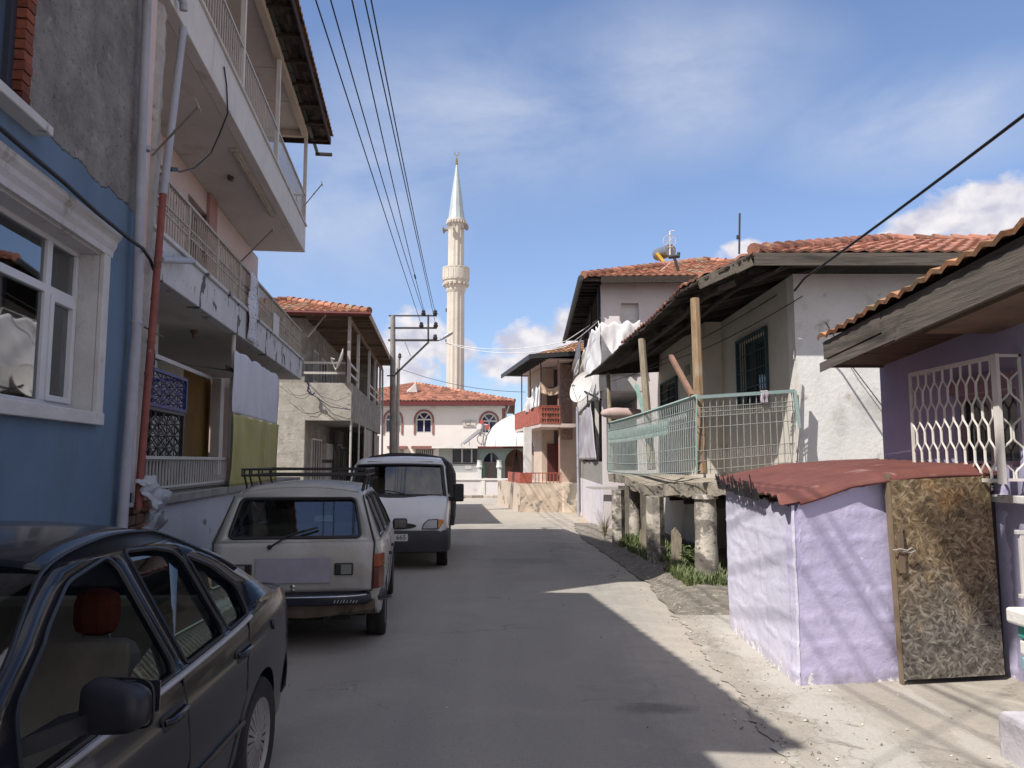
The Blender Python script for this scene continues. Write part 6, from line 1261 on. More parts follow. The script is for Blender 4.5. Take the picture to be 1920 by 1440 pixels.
mb = MB(); mb.tube([(mx1 + .35, -.4, mze), (mx1 + .1, -.1, mze - .7), (mx1 + .1, -.1, -.2)], .05, 6); mb.build('drainpipe', metal_w, mo)
# minaret
mY = 71.0; mc = at(853.5, 700, mY); ml = thing('minaret', 'tall fluted cream stone minaret with one balcony and a grey conical cap', 'minaret', (mc.x, mY, -.6))
zz = lambda v: at(853, v, mY).z + .6
def flut(z0, z1, r0, r1, n=12, d=.10):
    mb = MB(); k = n * 6; rows = []
    for (z, r, dd) in ((z0, r0, 0), (z0 + .4, r0, d), (z1 - .45, r1, d), (z1, r1, 0)):
        rows.append([((r - dd * (.5 + .5 * math.cos(2 * math.pi * n * j / k)) ** .7) * math.cos(2 * math.pi * j / k), (r - dd * (.5 + .5 * math.cos(2 * math.pi * n * j / k)) ** .7) * math.sin(2 * math.pi * j / k), z) for j in range(k)])
    mb.grid(rows, close=True); return mb
stone = mat('cream_minaret_stone', (.575, .53, .465), (.49, .45, .395), .8, .9, .15, 8, stains=(((.42, .37, .31), .9, .58, .76, (1, 1, .25)),)); W2 = lambda px: px / 1440 * mY * .99 / 2
flut(-.2, zz(548), W2(36), W2(34)).build('shaft', stone, ml, smooth=60); flut(zz(506), zz(420), W2(31.5), W2(31)).build('upper_shaft', stone, ml, smooth=60)
mb = MB(); prof = [(W2(35), zz(549)), (W2(38), zz(545)), (W2(38), zz(542)), (W2(43), zz(538)), (W2(43), zz(535)), (W2(48), zz(532)), (W2(48), zz(529)), (W2(52), zz(527)), (W2(52), zz(506)), (W2(53), zz(505)), (W2(53), zz(503)), (W2(47), zz(503)), (W2(47), zz(512)), (W2(30), zz(512))]; mb.lathe(prof, 16); bl_ = mb.build('balcony', stone, ml)
mb = MB()
for j in range(16):
    a = 2 * math.pi * (j + .5) / 16; rr_ = W2(52) * .985; mb.bar((rr_ * math.cos(a), rr_ * math.sin(a), zz(525)), (rr_ * math.cos(a), rr_ * math.sin(a), zz(507)), .22, .06, up=(math.cos(a), math.sin(a), 0))
    a = 2 * math.pi * j / 16; mb.lathe([(0, -.25), (.16, -.1), (.18, .1), (0, .12)], 6, (W2(45) * math.cos(a), W2(45) * math.sin(a), zz(534)))
mb.build('panels', stone, bl_)
mb = MB(); mb.lathe([(W2(31), zz(421)), (W2(34), zz(418)), (W2(37), zz(416)), (W2(37), zz(413)), (W2(33), zz(412))], 24)
for j in range(20): a = 2 * math.pi * j / 20; mb.lathe([(0, -.2), (.1, -.1), (.12, .1), (0, .12)], 6, (W2(35) * math.cos(a), W2(35) * math.sin(a), zz(418.5)))
mb.build('cornice', stone, ml)
mb = MB(); k = 12; rows = [[(W2(w) * math.cos(2 * math.pi * j / k), W2(w) * math.sin(2 * math.pi * j / k), zz(v_)) for j in range(k)] for (w, v_) in ((33, 413), (30.5, 405), (17, 355), (3, 308))]; mb.grid(rows, close=True); mb.build('cone_cap', mat('lead_sheet', (.42, .46, .47), (.34, .38, .39), 1.2, .55, .1, 6, metal=.2), ml)
mb = MB(); mb.lathe([(.03, zz(310)), (.16, zz(307)), (.05, zz(304.5)), (.14, zz(302)), (.04, zz(300)), (.10, zz(298)), (.03, zz(296.5)), (.02, zz(292))], 10); mb.tube([(.22 * math.cos(a), 0, zz(291) + .22 * math.sin(a) + .2) for a in [R(-220 + 26 * i) for i in range(11)]], .04, 5); mb.build('finial', plain('brass', (.35, .26, .10), .4, metal=.7), ml)
for a in (-110, -38, 170, 75):
    d = V((math.cos(R(a)), math.sin(R(a)), 0)); mb = MB(); mb.lathe([(.08, -.35), (.12, -.1), (.34, .12), (.36, .14), (.30, .12), (.0, -.05)], 16, V((0, 0, zz(430))) + d * (W2(31) + .35), d.to_track_quat('Z', 'Y').to_matrix(), cap=False); mb.build('loudspeaker', mat('beige_horn', (.30, .26, .23), (.24, .21, .19)), ml, smooth=50)
for v_ in (585, 643): mb = MB(); mb.box(-W2(34) - .1, -W2(34) + .1, -.2, .15, zz(v_), zz(v_ - 6)); mb.build('light_box', metal_dark, ml)

# ------------------------------------------------------------------ ablution building with a white dome
Yd = 51.0; ab = thing('ablution_building', 'low sage-green arcaded building with a white dome in front of the mosque', 'building', (0, Yd, -.6)); ap = lambda u, v: at(u, v, Yd) - ab.location
za = ap(900, 838).z; xL = ap(822, 850).x; xm = ap(896, 850).x; xR = xm + 4.6; sage = mat('sage_green_paint', (.30, .38, .35), (.25, .32, .30), 1, .85)
doorx = ap(921, 860).x; archx = ap(967, 860).x
mb = MB(); zsill = ap(870, 868).z; mb.wall((xL, .2), (xm, .2), -.2, za - .1, .2, [(ap(848, 850).x - xL, ap(895, 850).x - xL, zsill, ap(870, 842).z)]); mb.build('annex_wall', mat('grey_green_panel', (.36, .37, .36), (.30, .31, .30), 1, .8), ab)
mb = MB(); zl = ap(870, 886).z; mb.box(xL, xm, .02, .19, -.2, zl); mb.build('annex_plinth', white, ab)
mb = MB()
for u in (866, 884): x = ap(u, 850).x; mb.box(x - .05, x + .05, .22, .30, zsill, ap(870, 842).z)
mb.box(ap(848, 850).x, ap(895, 850).x, .2, .31, zsill - .06, zsill + .02)
wo = mb.build('window', metal_w, ab); mb = MB(); mb.box(ap(848, 850).x, ap(895, 850).x, .31, .33, zsill, za - .1); mb.build('pane', pane_grey, wo)
mb = MB(); mb.box(ap(872, 877).x, ap(884, 877).x, .17, .2 - .002, ap(870, 880).z, ap(870, 873).z); mb.build('notice_plate', metal_w, ab)
mb = MB(); mb.box(xL - .4, xm, -.4, 3.5, za - .09, za + .05); mb.build('annex_roof', white, ab)
def arch_wall(x0, x1, xc, r, zs_, zt_, m, nm, y=0, point=.35):
    mb = MB(); n = 16; pts = []
    for i in range(n + 1):
        f_ = i / n; a = math.pi * (1 - f_); h = r * (1 + point * (1 - abs(math.cos(a))) * .6); pts.append((xc + r * math.cos(a), zs_ + h * math.sin(a)))
    poly = [(x0, -.2), (xc - r, -.2)] + pts + [(xc + r, -.2), (x1, -.2), (x1, zt_), (x0, zt_)]; mb.prism([V((x, y, z)) for (x, z) in poly], (0, .25, 0)); return mb.build(nm, m, ab)
zs_ = ap(920, 866).z; arch_wall(xm + .0, (doorx + archx) / 2, doorx, .52, zs_, za - .1, sage, 'arcade', .3); arch_wall((doorx + archx) / 2 + .002, xR, archx, .72, zs_, za - .1, sage, 'arcade', .3)
mb = MB(); mb.box(doorx - .52, doorx + .52, .7, .72, -.2, zs_ + .0); d_ = mb.build('door', plain('taupe_door', (.23, .19, .17), .7), ab); mb = MB(); mb.box(doorx - .5, doorx + .5, .72, .74, zs_ + .001, zs_ + .8); w_2 = mb.build('fanlight', pane_blue, ab); mb = MB(); mb.box(doorx - .05, doorx + .05, .68, .71, zs_, zs_ + .7); mb.build('frame', metal_w, w_2)
for u in (899, 936): mb = MB(); x = ap(u, 880).x; mb.box(x - .13, x + .13, .0, .28, -.2, ap(900, 872).z); mb.lathe([(.18, 0), (.22, .1), (.18, .2), (.16, .45), (.20, .55)], 8, (x, .12, ap(900, 878).z)); mb.build('pillar', mat('white_column', (.62, .64, .62), (.56, .58, .56)), ab)
mb = MB(); x = ap(907, 880).x; mb.box(x - .06, x + .06, .2, .28, -.2, ap(900, 872).z); mb.build('downpipe', plain('green_pipe', (.10, .30, .22)), ab)
mb = MB(); x = ap(911, 890).x; mb.lathe([(.09, 0), (.11, .05), (.11, .6), (.06, .75), (.0, .8)], 10, (x, .1, .35)); mb.build('water_can', plain('dull_red_can', (.36, .12, .09)), ab)
mb = MB(); mb.box(xm, xR, 3.2, 3.4, -.2, za - .1); mb.box(archx - .8, archx + 2, 1.6, 1.7, -.2, zs_ - .3); mb.build('back_wall', mat('salmon_brick_wall', (.38, .22, .18), (.30, .17, .14), 3, .9), ab)
mb = MB(); [mb.bar((archx - .5 + .16 * k, 1.2, -.1), (archx + .05, 1.2, zs_ + .75), .03) for k in range(8)]; mb.build('tap_stand', metal_dark, ab)
mb = MB(); mb.box(xm + .001, xR, -.35, 3.5, za - .099, za + .03); mb.build('eave', rust_trim, ab)
dcx = ap(989, 840).x + .25; dr_ = (dcx - ap(905, 836).x); dhh = ap(985, 771).z - za
mb = MB(); n = 22; mb.lathe([(dr_ * math.cos(math.pi / 2 * i / n) ** 1.0, za + .031 + dhh * 1.0 * math.sin(math.pi / 2 * i / n)) for i in range(n)] + [(.02, za + .031 + dhh)], 56, (dcx, 1.55 + dr_ * .2, 0)); dm = mb.build('dome', mat('white_dome_paint', (.68, .66, .64), (.62, .60, .58), 1, .7), ab, smooth=60)
mb = MB(); cy = 1.55 + dr_ * .2
for a in range(0, 360, 30): mb.tube([(dcx + (dr_ + .004) * math.cos(math.pi / 2 * i / n) ** 1.0 * math.cos(R(a + 12)), cy + (dr_ + .004) * math.cos(math.pi / 2 * i / n) ** 1.0 * math.sin(R(a + 12)), za + .035 + dhh * math.sin(math.pi / 2 * i / n)) for i in range(n)], .02, 4)
mb.build('seam', plain('grey_seam', (.32, .31, .30)), dm)
# solar collector on the annex
sp_ = at(880, 830, 52.2); so3 = thing('solar_collector', 'solar collector with red flags and round ring on the flat white annex roof', 'solar panel', sp_); aq = lambda u, v: at(u, v, 52.2) - sp_
mb = MB(); mb.prism([aq(865, 831), aq(869, 833), aq(905, 806), aq(899, 803)], (0, 1.0, 0)); mb.build('panel', mat('grey_collector', (.34, .34, .36), (.28, .28, .30)), so3); mb = MB()
for (u0, v0, u1, v1) in ((865, 831, 865, 837), (880, 824, 880, 837), (905, 806, 907, 836), (912, 800, 902, 836)): mb.bar(aq(u0, v0), aq(u1, v1) + V((0, 0, -.02)), .05)
mb.build('stand', metal_grey, so3)
mb = MB(); mb.tube([aq(904 + 9 * math.cos(a), 823 + 10 * math.sin(a)) for a in [i * .36 for i in range(19)]], .03, 5); mb.build('ring', metal_grey, so3)
mb = MB(); mb.tube([aq(898, 800), aq(912, 800) + V((0, .8, 0))], .22, 12); mb.build('tank', metal_w, so3, smooth=40); mb = MB(); mb.prism([aq(899, 788), aq(907, 788), aq(906, 795), aq(900, 796)], (0, .2, 0)); mb.prism([aq(909, 797), aq(918, 796), aq(917, 805), aq(910, 806)], (0, .2, 0)); mb.build('red_cover', plain('faded_red_cover', (.40, .07, .07)), so3)
# perimeter wall, kerb and pile of rubbish bags
Yw = 48.0; pw = thing('perimeter_wall', 'low white boundary wall with a coping in front of the mosque', 'wall', (0, Yw, -.6)); zt_ = at(900, 897, Yw).z + .6
mb = MB(); mb.box(-30, 14, 0, .22, -.3, zt_ - .1); mb.build('wall_body', mat('white_wall_paint', (.66, .62, .62), (.58, .54, .54), .8, .9, .2, 8, stains=(((.40, .37, .36), 1.2, .6, .75, U1),)), pw); mb = MB(); mb.box(-30, 14, -.07, .3, zt_ - .098, zt_); mb.build('coping', white, pw)
for x in [at(905, 910, Yw).x + 3.2 * k for k in range(-5, 5)]: mb = MB(); mb.box(x - .14, x + .14, -.05, -.001, -.3, zt_ - .1); mb.build('pilaster', white, pw)
mb = MB(); rr = random.Random(12)
for k in range(40): x = -16 + k * .62; mb.box(x, x + .60, 46.8, 47.35, gz(46) - .05, gz(46) + .14 + .03 * rr.random(), rr.random())
tag(mb.build('kerb', mat('worn_kerb_stone', (.40, .35, .30), (.28, .245, .21), 4, .95, .6, 10, tint=.5), bevel=.02), kind='structure')
rows = [(y, -18, 6) for y in (47.36, 47.7, 48.0)]; tag(strip_mesh('footpath', am, rows, 8, .1), kind='structure')
mb = MB(); p = at(851, 926, 46.5); g = []
for i in range(9):
    th = math.pi * i / 8; g.append([(p.x + .45 * math.sin(th) * math.cos(a) * (1 + .4 * nz((math.cos(a) * 2, math.sin(a) * 2, i))), 46.4 + .4 * math.sin(th) * math.sin(a), gz(46) + .32 + .36 * math.cos(th)) for a in [j * .45 for j in range(14)]])
tag(mb.grid(g, close=True).build('rubbish_heap', plain('dark_sacks', (.05, .045, .045), .8), smooth=30), 'small dark heap of sacks on the kerb before the mosque wall', 'heap')

# ------------------------------------------------------------------ poles and wires
Yp = 32.3; pp = at(737, 700, Yp); po = thing('utility_pole', 'concrete power pole with three offset steel crossarms and a street lamp', 'power pole', (pp.x, Yp, -.62)); pq = lambda u, v: at(u, v, Yp) - po.location
mb = MB(); mb.tube([pq(736.5, 960) * 1 + V((0, 0, 0)), pq(736.6, 592)], [.16, .105], 12); mb.build('pole', concrete, po, smooth=40)
for (v_, u0, h) in ((592, 729, .055), (615, 728.5, .075), (638, 728, .085)): mb = MB(); mb.bar(pq(u0, v_), pq(819, v_), .07, h); mb.build('crossarm', metal_dark, po)
mb = MB(); mb.bar(pq(803, 590), pq(803, 644), .07); mb.build('upright', metal_dark, po); mb = MB(); mb.bar(pq(738, 705), pq(803, 642), .09, .07); mb.bar(pq(726, 705) + V((0, -.1, 0)), pq(742, 705) + V((0, -.1, 0)), .05); mb.build('brace', metal_dark, po); mb = MB(); mb.bar(pq(759, 641), pq(770, 668), .03); mb.build('stay', metal_grey, po)
INS = [(794, 588), (816, 588), (790, 611), (817, 611), (816, 634)]
for (u, v_) in INS: mb = MB(); mb.lathe([(.03, -.12), (.09, -.05), (.11, .02), (.07, .06), (.09, .10), (.05, .16), (.0, .17)], 10, pq(u, v_)); mb.build('insulator', plain('brown_porcelain', (.05, .04, .045), .35), po, smooth=40)
mb = MB(); a_, b_ = pq(824, 638), pq(847, 624); mb.tube([pq(818, 639), a_], .03, 6); ar = mb.build('lamp_arm', metal_dark, po); mb = MB(); d = (b_ - a_).normalized(); mb.lathe([(.02, 0), (.07, .04), (.11, .3), (.13, .55), (.08, .66), (.0, .68)], 12, a_, d.to_track_quat('Z', 'Y').to_matrix() @ Matrix.Diagonal((1.0, .62, 1))); mb.build('lamp_head', mat('pale_lamp_head', (.52, .5, .47), (.44, .42, .4)), po, smooth=40)
Y2 = 36.0; p2 = at(746, 800, Y2); po2 = thing('slender_pole', 'slender pale metal pole with one insulator behind the concrete power pole', 'pole', (p2.x, Y2, -.6)); q2 = lambda u, v: at(u, v, Y2) - po2.location
mb = MB(); mb.tube([(0, 0, -.1), q2(747, 672)], .082, 10); mb.build('pole', mat('pale_pole_paint', (.48, .45, .42), (.38, .36, .33), 3, .7), po2, smooth=40); mb = MB(); mb.lathe([(.03, -.1), (.10, 0), (.06, .06), (.09, .1), (.0, .2)], 10, q2(749.5, 669)); mb.bar(q2(744, 674), q2(751, 674), .06); mb.build('insulator', metal_dark, po2)
def wire(nm, pts, r, m, label, grp=None, cat='wire'): mb = MB(); mb.tube(pts, r, 5); return tag(mb.build(nm, m, smooth=60), label, cat, grp)
tops = (592, 620, 660, 684, 696)
words = ('leftmost of the five overhead power wires', 'second from the left of the five overhead power wires', 'middle overhead power wire, with a small joint on it', 'second from the right of the five overhead power wires', 'rightmost of the five overhead power wires')
ends = [(790, 611), (794, 588), (796, 588), (817, 611), (816, 588)]
for k, (u, e) in enumerate(zip(tops, ends)):
    a_ = at(e[0], e[1] - 2, Yp); zt_ = 7.55 + .1 * (k % 2); r_ = ray(u, 0); b_ = EYE + r_ * ((zt_ - 1.6) / r_.z); far = a_ + (b_ - a_) * 1.9; far.z = a_.z + .5; 
    pts = []
    for i in range(31):
        f_ = i / 30; p = a_.lerp(far, f_); fb_ = 1 / 1.9; base = a_.z + .5 * f_; need = zt_ - (a_.z + .5 * fb_); p.z = base + need * (f_ * (1 - f_)) / (fb_ * (1 - fb_)); pts.append(p)
    wire('power_wire', pts, .011, cable, words[k], 'overhead power wires')
    if k == 2: jp = pts[5]; mb = MB(); mb.tube([jp, jp.lerp(pts[6], .35)], .03, 6); w3 = mb.build('joint', cable); w3.parent = bpy.data.objects['power_wire.002']
a_ = at(818, 640, Yp); b_ = at(1056, 636, 24); c_ = at(1252, 497, 22.8)
wire('service_cable', sag(at(832, 641, Yp), at(1060, 640, 26.5), .30, 20)[:-1] + sag(at(1060, 640, 26.5), at(1262, 488, 22.6), .10, 12), .013, cable_w, 'upper white service cable from the street lamp to the stove pipe on the draped house', 'white service cables')
wire('service_cable', sag(at(832, 642, Yp), at(1062, 650, 27.5), .34, 20)[:-1] + sag(at(1062, 650, 27.5), at(1122, 602, 22.3), .03, 6) + [at(1128, 640, 22.1)], .013, cable_w, 'lower white service cable ending at the corner of the draped house', 'white service cables')
wire('phone_wire', sag(at(752, 692, Y2), at(985, 735, 34.2), .25, 20), .012, cable, 'thin dark wire sloping from the slender pole to the red balcony house')
wire('phone_wire', sag(at(1046, 745, 33.5), at(1470, 545, 12.3), .35, 24), .010, cable, 'thin dark wire crossing under the eave of the porch house')
wire('phone_wire', sag(at(1140, 716, 21.8), at(1330, 650, 12.6), .04, 8) + sag(at(1330, 650, 12.6), at(1505, 555, 11.7), .03, 8), .008, cable, 'thin wire stretched along the porch house wall')
wire('phone_wire', [at(1548, 604, 11.72), at(1600, 690, 11.72), at(1662, 772, 11.70)], .008, cable, 'short slanting wire on the sunlit gable wall of the porch house')
a_ = at(1508, 522, 11.1); d1 = at(1920, 205, 6.2); wire('thick_cable', [a_ + V((-.04, .3, -.12)), a_] + sag(a_, a_ + (d1 - a_) * 1.8, .05, 14)[1:], .017, cable, 'thick black cable rising to the right from the porch house eave', cat='cable')
# ================================================================== VEHICLES
def pchip(pts):
    xs = [p[0] for p in pts]; ys = [p[1] for p in pts]; n = len(xs); h = [xs[i + 1] - xs[i] for i in range(n - 1)]; s = [(ys[i + 1] - ys[i]) / h[i] for i in range(n - 1)]
    m = [s[0]] + [0 if s[i - 1] * s[i] <= 0 else 2 * s[i - 1] * s[i] / (s[i - 1] + s[i]) for i in range(1, n - 1)] + [s[-1]]
    def f(x):
        if x <= xs[0]: return ys[0]
        if x >= xs[-1]: return ys[-1]
        i = max(k for k in range(n - 1) if xs[k] <= x); t = (x - xs[i]) / h[i]; a = t * t * (3 - 2 * t)
        return ys[i] * (1 - a) + ys[i + 1] * a + h[i] * (m[i] * (t - 2 * t * t + t ** 3) + m[i + 1] * (t ** 3 - t * t))
    return f
def apply_cut(o, cutters):
    for c in cutters:
        k = o.modifiers.new('cut', 'BOOLEAN'); k.operation = 'DIFFERENCE'; k.object = c; k.solver = 'EXACT'
    bpy.context.view_layer.update(); dg = bpy.context.evaluated_depsgraph_get()
    me = bpy.data.meshes.new_from_object(o.evaluated_get(dg)); o.modifiers.clear(); o.data = me
    for c in cutters: bpy.data.objects.remove(c)
class Car:
    def __init__(s, W_, ZB, ZT, prof): s.W, s.ZB, s.ZT, s.prof = pchip(W_), pchip(ZB), pchip(ZT), prof
    def half(s, y):            # outer flank points from sill to belt
        w, zb, zt = s.W(y), s.ZB(y), s.ZT(y); return [(w * a, zb + (zt - zb) * b) for (a, b) in s.prof]
    def xside(s, y, z):
        h = s.half(y)
        for (a, b) in zip(h, h[1:]):
            if z <= b[1]: t = (z - a[1]) / max(1e-6, b[1] - a[1]); return a[0] + (b[0] - a[0]) * max(0, t)
        return h[-1][0]
    def body(s, ys, cabin, floor, crown, m, parent, arches, rarch):
        rows = []
        for y in ys:
            h = s.half(y); zb, zt, w = s.ZB(y), s.ZT(y), h[-1][0]; pts = [(0, zb), (h[0][0] * .9, zb)] + h
            if cabin[0] <= y <= cabin[1]: pts += [(w - .09, zt - .02), (w - .11, floor), (w * .5, floor), (0, floor)]
            else: pts += [(w * .93, zt + crown * .45), (w * .72, zt + crown * .8), (w * .4, zt + crown * .97), (0, zt + crown)]
            rows.append([V((x, y, z)) for (x, z) in pts] + [V((-x, y, z)) for (x, z) in pts[-2:0:-1]])
        mb = MB(); mb.grid(rows, close=True); n = len(rows[0]); k = len(rows)
        for r in (0, k - 1):
            c = sum(rows[r], V((0, 0, 0))) / n; b = len(mb.v); mb.v.append(tuple(c))
            for j in range(n): mb.f.append([r * n + j, r * n + (j + 1) % n, b]); mb.t.append(.5)
        o = mb.build('body', m, parent, weld=True); cs = []
        for y in arches:
            for sg in (-1, 1):
                c = MB(); c.lathe([(rarch, 0), (rarch, .42)], 40, (sg * (s.W(y) - .26) if sg > 0 else sg * (s.W(y) - .26), y, arches[y]), Matrix.Rotation(R(90 * sg), 3, 'Y')); q = c.build('cutter', m); q.parent = parent; cs.append(q)
        bpy.context.view_layer.update(); apply_cut(o, cs)
        bm = bmesh.new(); bm.from_mesh(o.data)
        for f in bm.faces: f.smooth = True
        for e in bm.edges:
            if len(e.link_faces) == 2 and e.calc_face_angle(0) > R(28): e.smooth = False
        bm.to_mesh(o.data); bm.free(); return o
def panel_holes(outer, holes, xf, name, m, parent, thick=.028):
    polys = [[V((p[0], p[1], 0)) for p in outer]] + [[V((p[0], p[1], 0)) for p in h] for h in holes]; flat = [p for q in polys for p in q]; tri = tessellate_polygon(polys)
    for sg in (1, -1): mb = MB(); mb.add([(sg * xf(p.x, p.y), p.x, p.y) for p in flat], [tuple(t) for t in tri]); mb.build(name, m, parent, smooth=30, solid=thick)
def smooth_(pts, n=6):
    out = []; k = len(pts); P_ = [V((a, b, 0)) for (a, b) in pts]
    for i in range(k - 1):
        a, b, c, d = P_[max(i - 1, 0)], P_[i], P_[i + 1], P_[min(i + 2, k - 1)]
        for j in range(n):
            t = j / n; out.append(.5 * (2 * b + (c - a) * t + (2 * a - 5 * b + 4 * c - d) * t * t + (3 * b - a - 3 * c + d) * t ** 3))
    out.append(P_[-1]); return [(p.x, p.y) for p in out]
def panes(hs, xf, name, m, parent, off=-.012, sides=(1, -1), seal=None, sr=.010):
    for h in hs:
        tri = tessellate_polygon([[V((p[0], p[1], 0)) for p in h]])
        for sg in (1, -1):
            o = None
            if sg in sides: mb = MB(); mb.add([(sg * (xf(p[0], p[1]) + off), p[0], p[1]) for p in h], [tuple(q) for q in tri]); o = mb.build(name, m, parent)
            if seal: mb = MB(); mb.tube([(sg * (xf(p[0], p[1]) + .012), p[0], p[1]) for p in h + h[:1]], sr, 5, cap=False); mb.build('window_seal', seal, o or parent)
def fillet(poly, r): return [(p.x, p.y) for p in rounded([V((a, b, 0)) for (a, b) in poly], r, 5)]
def across(pts, xf, bulge=(0, 0), crown=0, n=14):
    rows = []
    for (y, z) in pts:
        x = xf(y, z); rows.append([V((x * k, y + bulge[0] * (1 - k * k), z + crown * (1 - k * k) + bulge[1] * (1 - k * k))) for k in [-1 + 2 * j / n for j in range(n + 1)]])
    return rows
def wheel(parent, x, y, z, r, w, rimr, rim_m, style):
    sg = 1 if x > 0 else -1; rot = Matrix.Rotation(R(90), 3, 'Y'); mb = MB(); h = w / 2
    mb.lathe([(rimr, -h * .9), (r * .93, -h), (r * .985, -h * .8), (r, -h * .4), (r * .99, -.02), (r * .975, -.019), (r * .975, .019), (r * .99, .02), (r, h * .4), (r * .985, h * .8), (r * .93, h), (rimr, h * .9), (rimr * .98, 0)], 40, (x, y, z), rot, cap=False); wh_ = mb.build('wheel', tyre_m, parent, smooth=40)
    mb = MB(); rt = Matrix.Rotation(R(90 * sg), 3, 'Y'); mb.lathe([(0, h * .30), (rimr * .98, h * .30)], 32, (x, y, z), rt, cap=False); mb.build('rim_back', metal_dark, wh_)
    mb = MB(); mb.lathe([(rimr * .86, h * .78), (rimr, h * .95), (rimr * 1.0, h * .6), (rimr * .86, h * .5)], 40, (x, y, z), rt, cap=False); mb.lathe([(0, h * .92), (rimr * .26, h * .90), (rimr * .30, h * .6)], 24, (x, y, z), rt, cap=False); n = 22 if style == 'spoke' else 0
    for i in range(n):
        a = 2 * math.pi * i / n; d = V((0, math.cos(a), math.sin(a))); t_ = V((0, -math.sin(a), math.cos(a))); c0 = V((x + sg * h * .80, y, z)); p, q = c0 + d * rimr * .26 + V((sg * h * .08, 0, 0)), c0 + d * rimr * .90; wa, wb = rimr * .030, rimr * .088
        mb.add([p - t_ * wa, p + t_ * wa, q + t_ * wb, q - t_ * wb, p - t_ * wa - V((sg * .03, 0, 0)), p + t_ * wa - V((sg * .03, 0, 0)), q + t_ * wb - V((sg * .03, 0, 0)), q - t_ * wb - V((sg * .03, 0, 0))], [(0, 1, 2, 3), (0, 3, 7, 4), (1, 5, 6, 2)])
    if not n:
        mb.lathe([(0, h * .55), (rimr * .55, h * .5), (rimr * .88, h * .62)], 30, (x, y, z), rt, cap=False)
    mb.build('hubcap', rim_m, wh_, smooth=35); return wh_
tyre_m = mat('dusty_tyre', (.030, .029, .028), (.018, .018, .018), 8, .85, .2, 60, stains=(((.09, .08, .07), 3, .6, .75, U1),))
chrome = plain('dull_chrome', (.55, .55, .57), .18, metal=1); hub_m = mat('silver_hubcap', (.34, .33, .32), (.26, .25, .24), 8, .4, metal=.35)
def text_mesh(s, size, m, parent, loc, rot, nm='lettering'):
    cu = bpy.data.curves.new(nm, 'FONT'); cu.body = s; cu.size = size; cu.align_x = 'CENTER'; cu.align_y = 'CENTER'; cu.extrude = .002; to = bpy.data.objects.new(nm, cu); col.objects.link(to); bpy.context.view_layer.update()
    me = bpy.data.meshes.new_from_object(to.evaluated_get(bpy.context.evaluated_depsgraph_get())); bpy.data.objects.remove(to); o = bpy.data.objects.new(nm, me); col.objects.link(o); me.materials.append(m); o.parent = parent; o.location = loc; o.rotation_euler = rot; return o
seat_m = mat('beige_seat_cloth', (.26, .23, .19), (.20, .18, .15), 8, .95); dash_m = plain('dark_dashboard', (.03, .03, .033), .8)
def seat(parent, x, y, fz, hr_m, w=.50, hw=.14):
    mb = MB(); mb.box(x - w / 2, x + w / 2, y - .02, y + .46, fz + .10, fz + .28); o = mb.build('seat', seat_m, parent, bevel=.05)
    mb = MB(); mb.prism([(x - w / 2, y + .04, fz + .22), (x - w / 2, y - .12, fz + .24), (x - w / 2 + .05, y - .30, fz + .82), (x - w / 2 + .05, y - .18, fz + .84)], (w - .0, 0, 0)); mb.build('backrest', seat_m, o, bevel=.05)
    mb = MB(); mb.box(x - hw, x + hw, y - .34, y - .22, fz + .83, fz + 1.02); ho = mb.build('headrest', hr_m, o, bevel=.058); mb = MB(); [mb.tube([(x + d, y - .28, fz + .76), (x + d, y - .28, fz + .86)], .008, 6) for d in (-.05, .05)]; mb.bar((x - .055, y - .28, fz + .78), (x + .055, y - .28, fz + .78), .012); mb.build('headrest_post', metal_grey, o)
def seat_bench(parent, w, y, fz): mb = MB(); mb.box(-w, w, y, y + .5, fz + .08, fz + .26); mb.prism([(-w, y + .08, fz + .2), (-w, y - .1, fz + .2), (-w, y - .25, fz + .74), (-w, y - .12, fz + .76)], (2 * w, 0, 0)); mb.build('rear_bench', seat_m, parent, bevel=.05)

# ------------------------------------------------------------------ dark saloon, facing the camera, nearest on the left
navy, t, b = nodes('dark_navy_car_paint'); v = coord(t); b.inputs['Roughness'].default_value = .22; b.inputs['Coat Weight'].default_value = .35; b.inputs['Coat Roughness'].default_value = .03; b.inputs['Metallic'].default_value = 0; b.inputs['Specular IOR Level'].default_value = .28
c = mixc(t, math_(t, 'MULTIPLY', ramp(t, noi(t, v, 2.2, 7, .65), .46, .78), .035), (.0065, .0085, .0155), (.12, .11, .10)); t.links.new(c, b.inputs['Base Color'])
ncoat = math_(t, 'MULTIPLY_ADD', ramp(t, noi(t, v, 3, 6, .7), .4, .75), .12, .03); t.links.new(ncoat, b.inputs['Coat Roughness'])
SX, SY = -2.03, 2.60
sd = thing('dark_saloon', 'dark navy four-door saloon with its front window open, nearest on the left', 'car', (SX, SY, gz(SY)), 180 + 2.2)
prof = [(.93, .0), (.955, .05), (.968, .18), (.985, .40), (1.0, .56), (.995, .68), (.985, .80), (.965, .93), (.94, 1.0)]
ca = Car([(-2.22, .62), (-2.16, .72), (-2.02, .79), (-1.75, .835), (-1.2, .852), (0, .855), (1.2, .845), (1.75, .80), (2.0, .72), (2.1, .60)], [(-2.22, .36), (-2.1, .28), (-1.8, .23), (0, .19), (1.8, .21), (2.1, .30)], [(-2.22, .77), (-2.17, .87), (-2.05, .92), (-1.75, .945), (-1.4, .93), (-.9, .885), (0, .85), (.75, .83), (1.3, .80), (1.8, .73), (2.04, .65), (2.1, .56)], prof)
ys = sorted(set([-2.22 + i * (4.32 / 72) for i in range(73)] + [-1.451, -1.449, .949, .951]))
ca.body(ys, (-1.45, .95), .30, .03, navy, sd, {-1.31: .29, 1.31: .29}, .335)
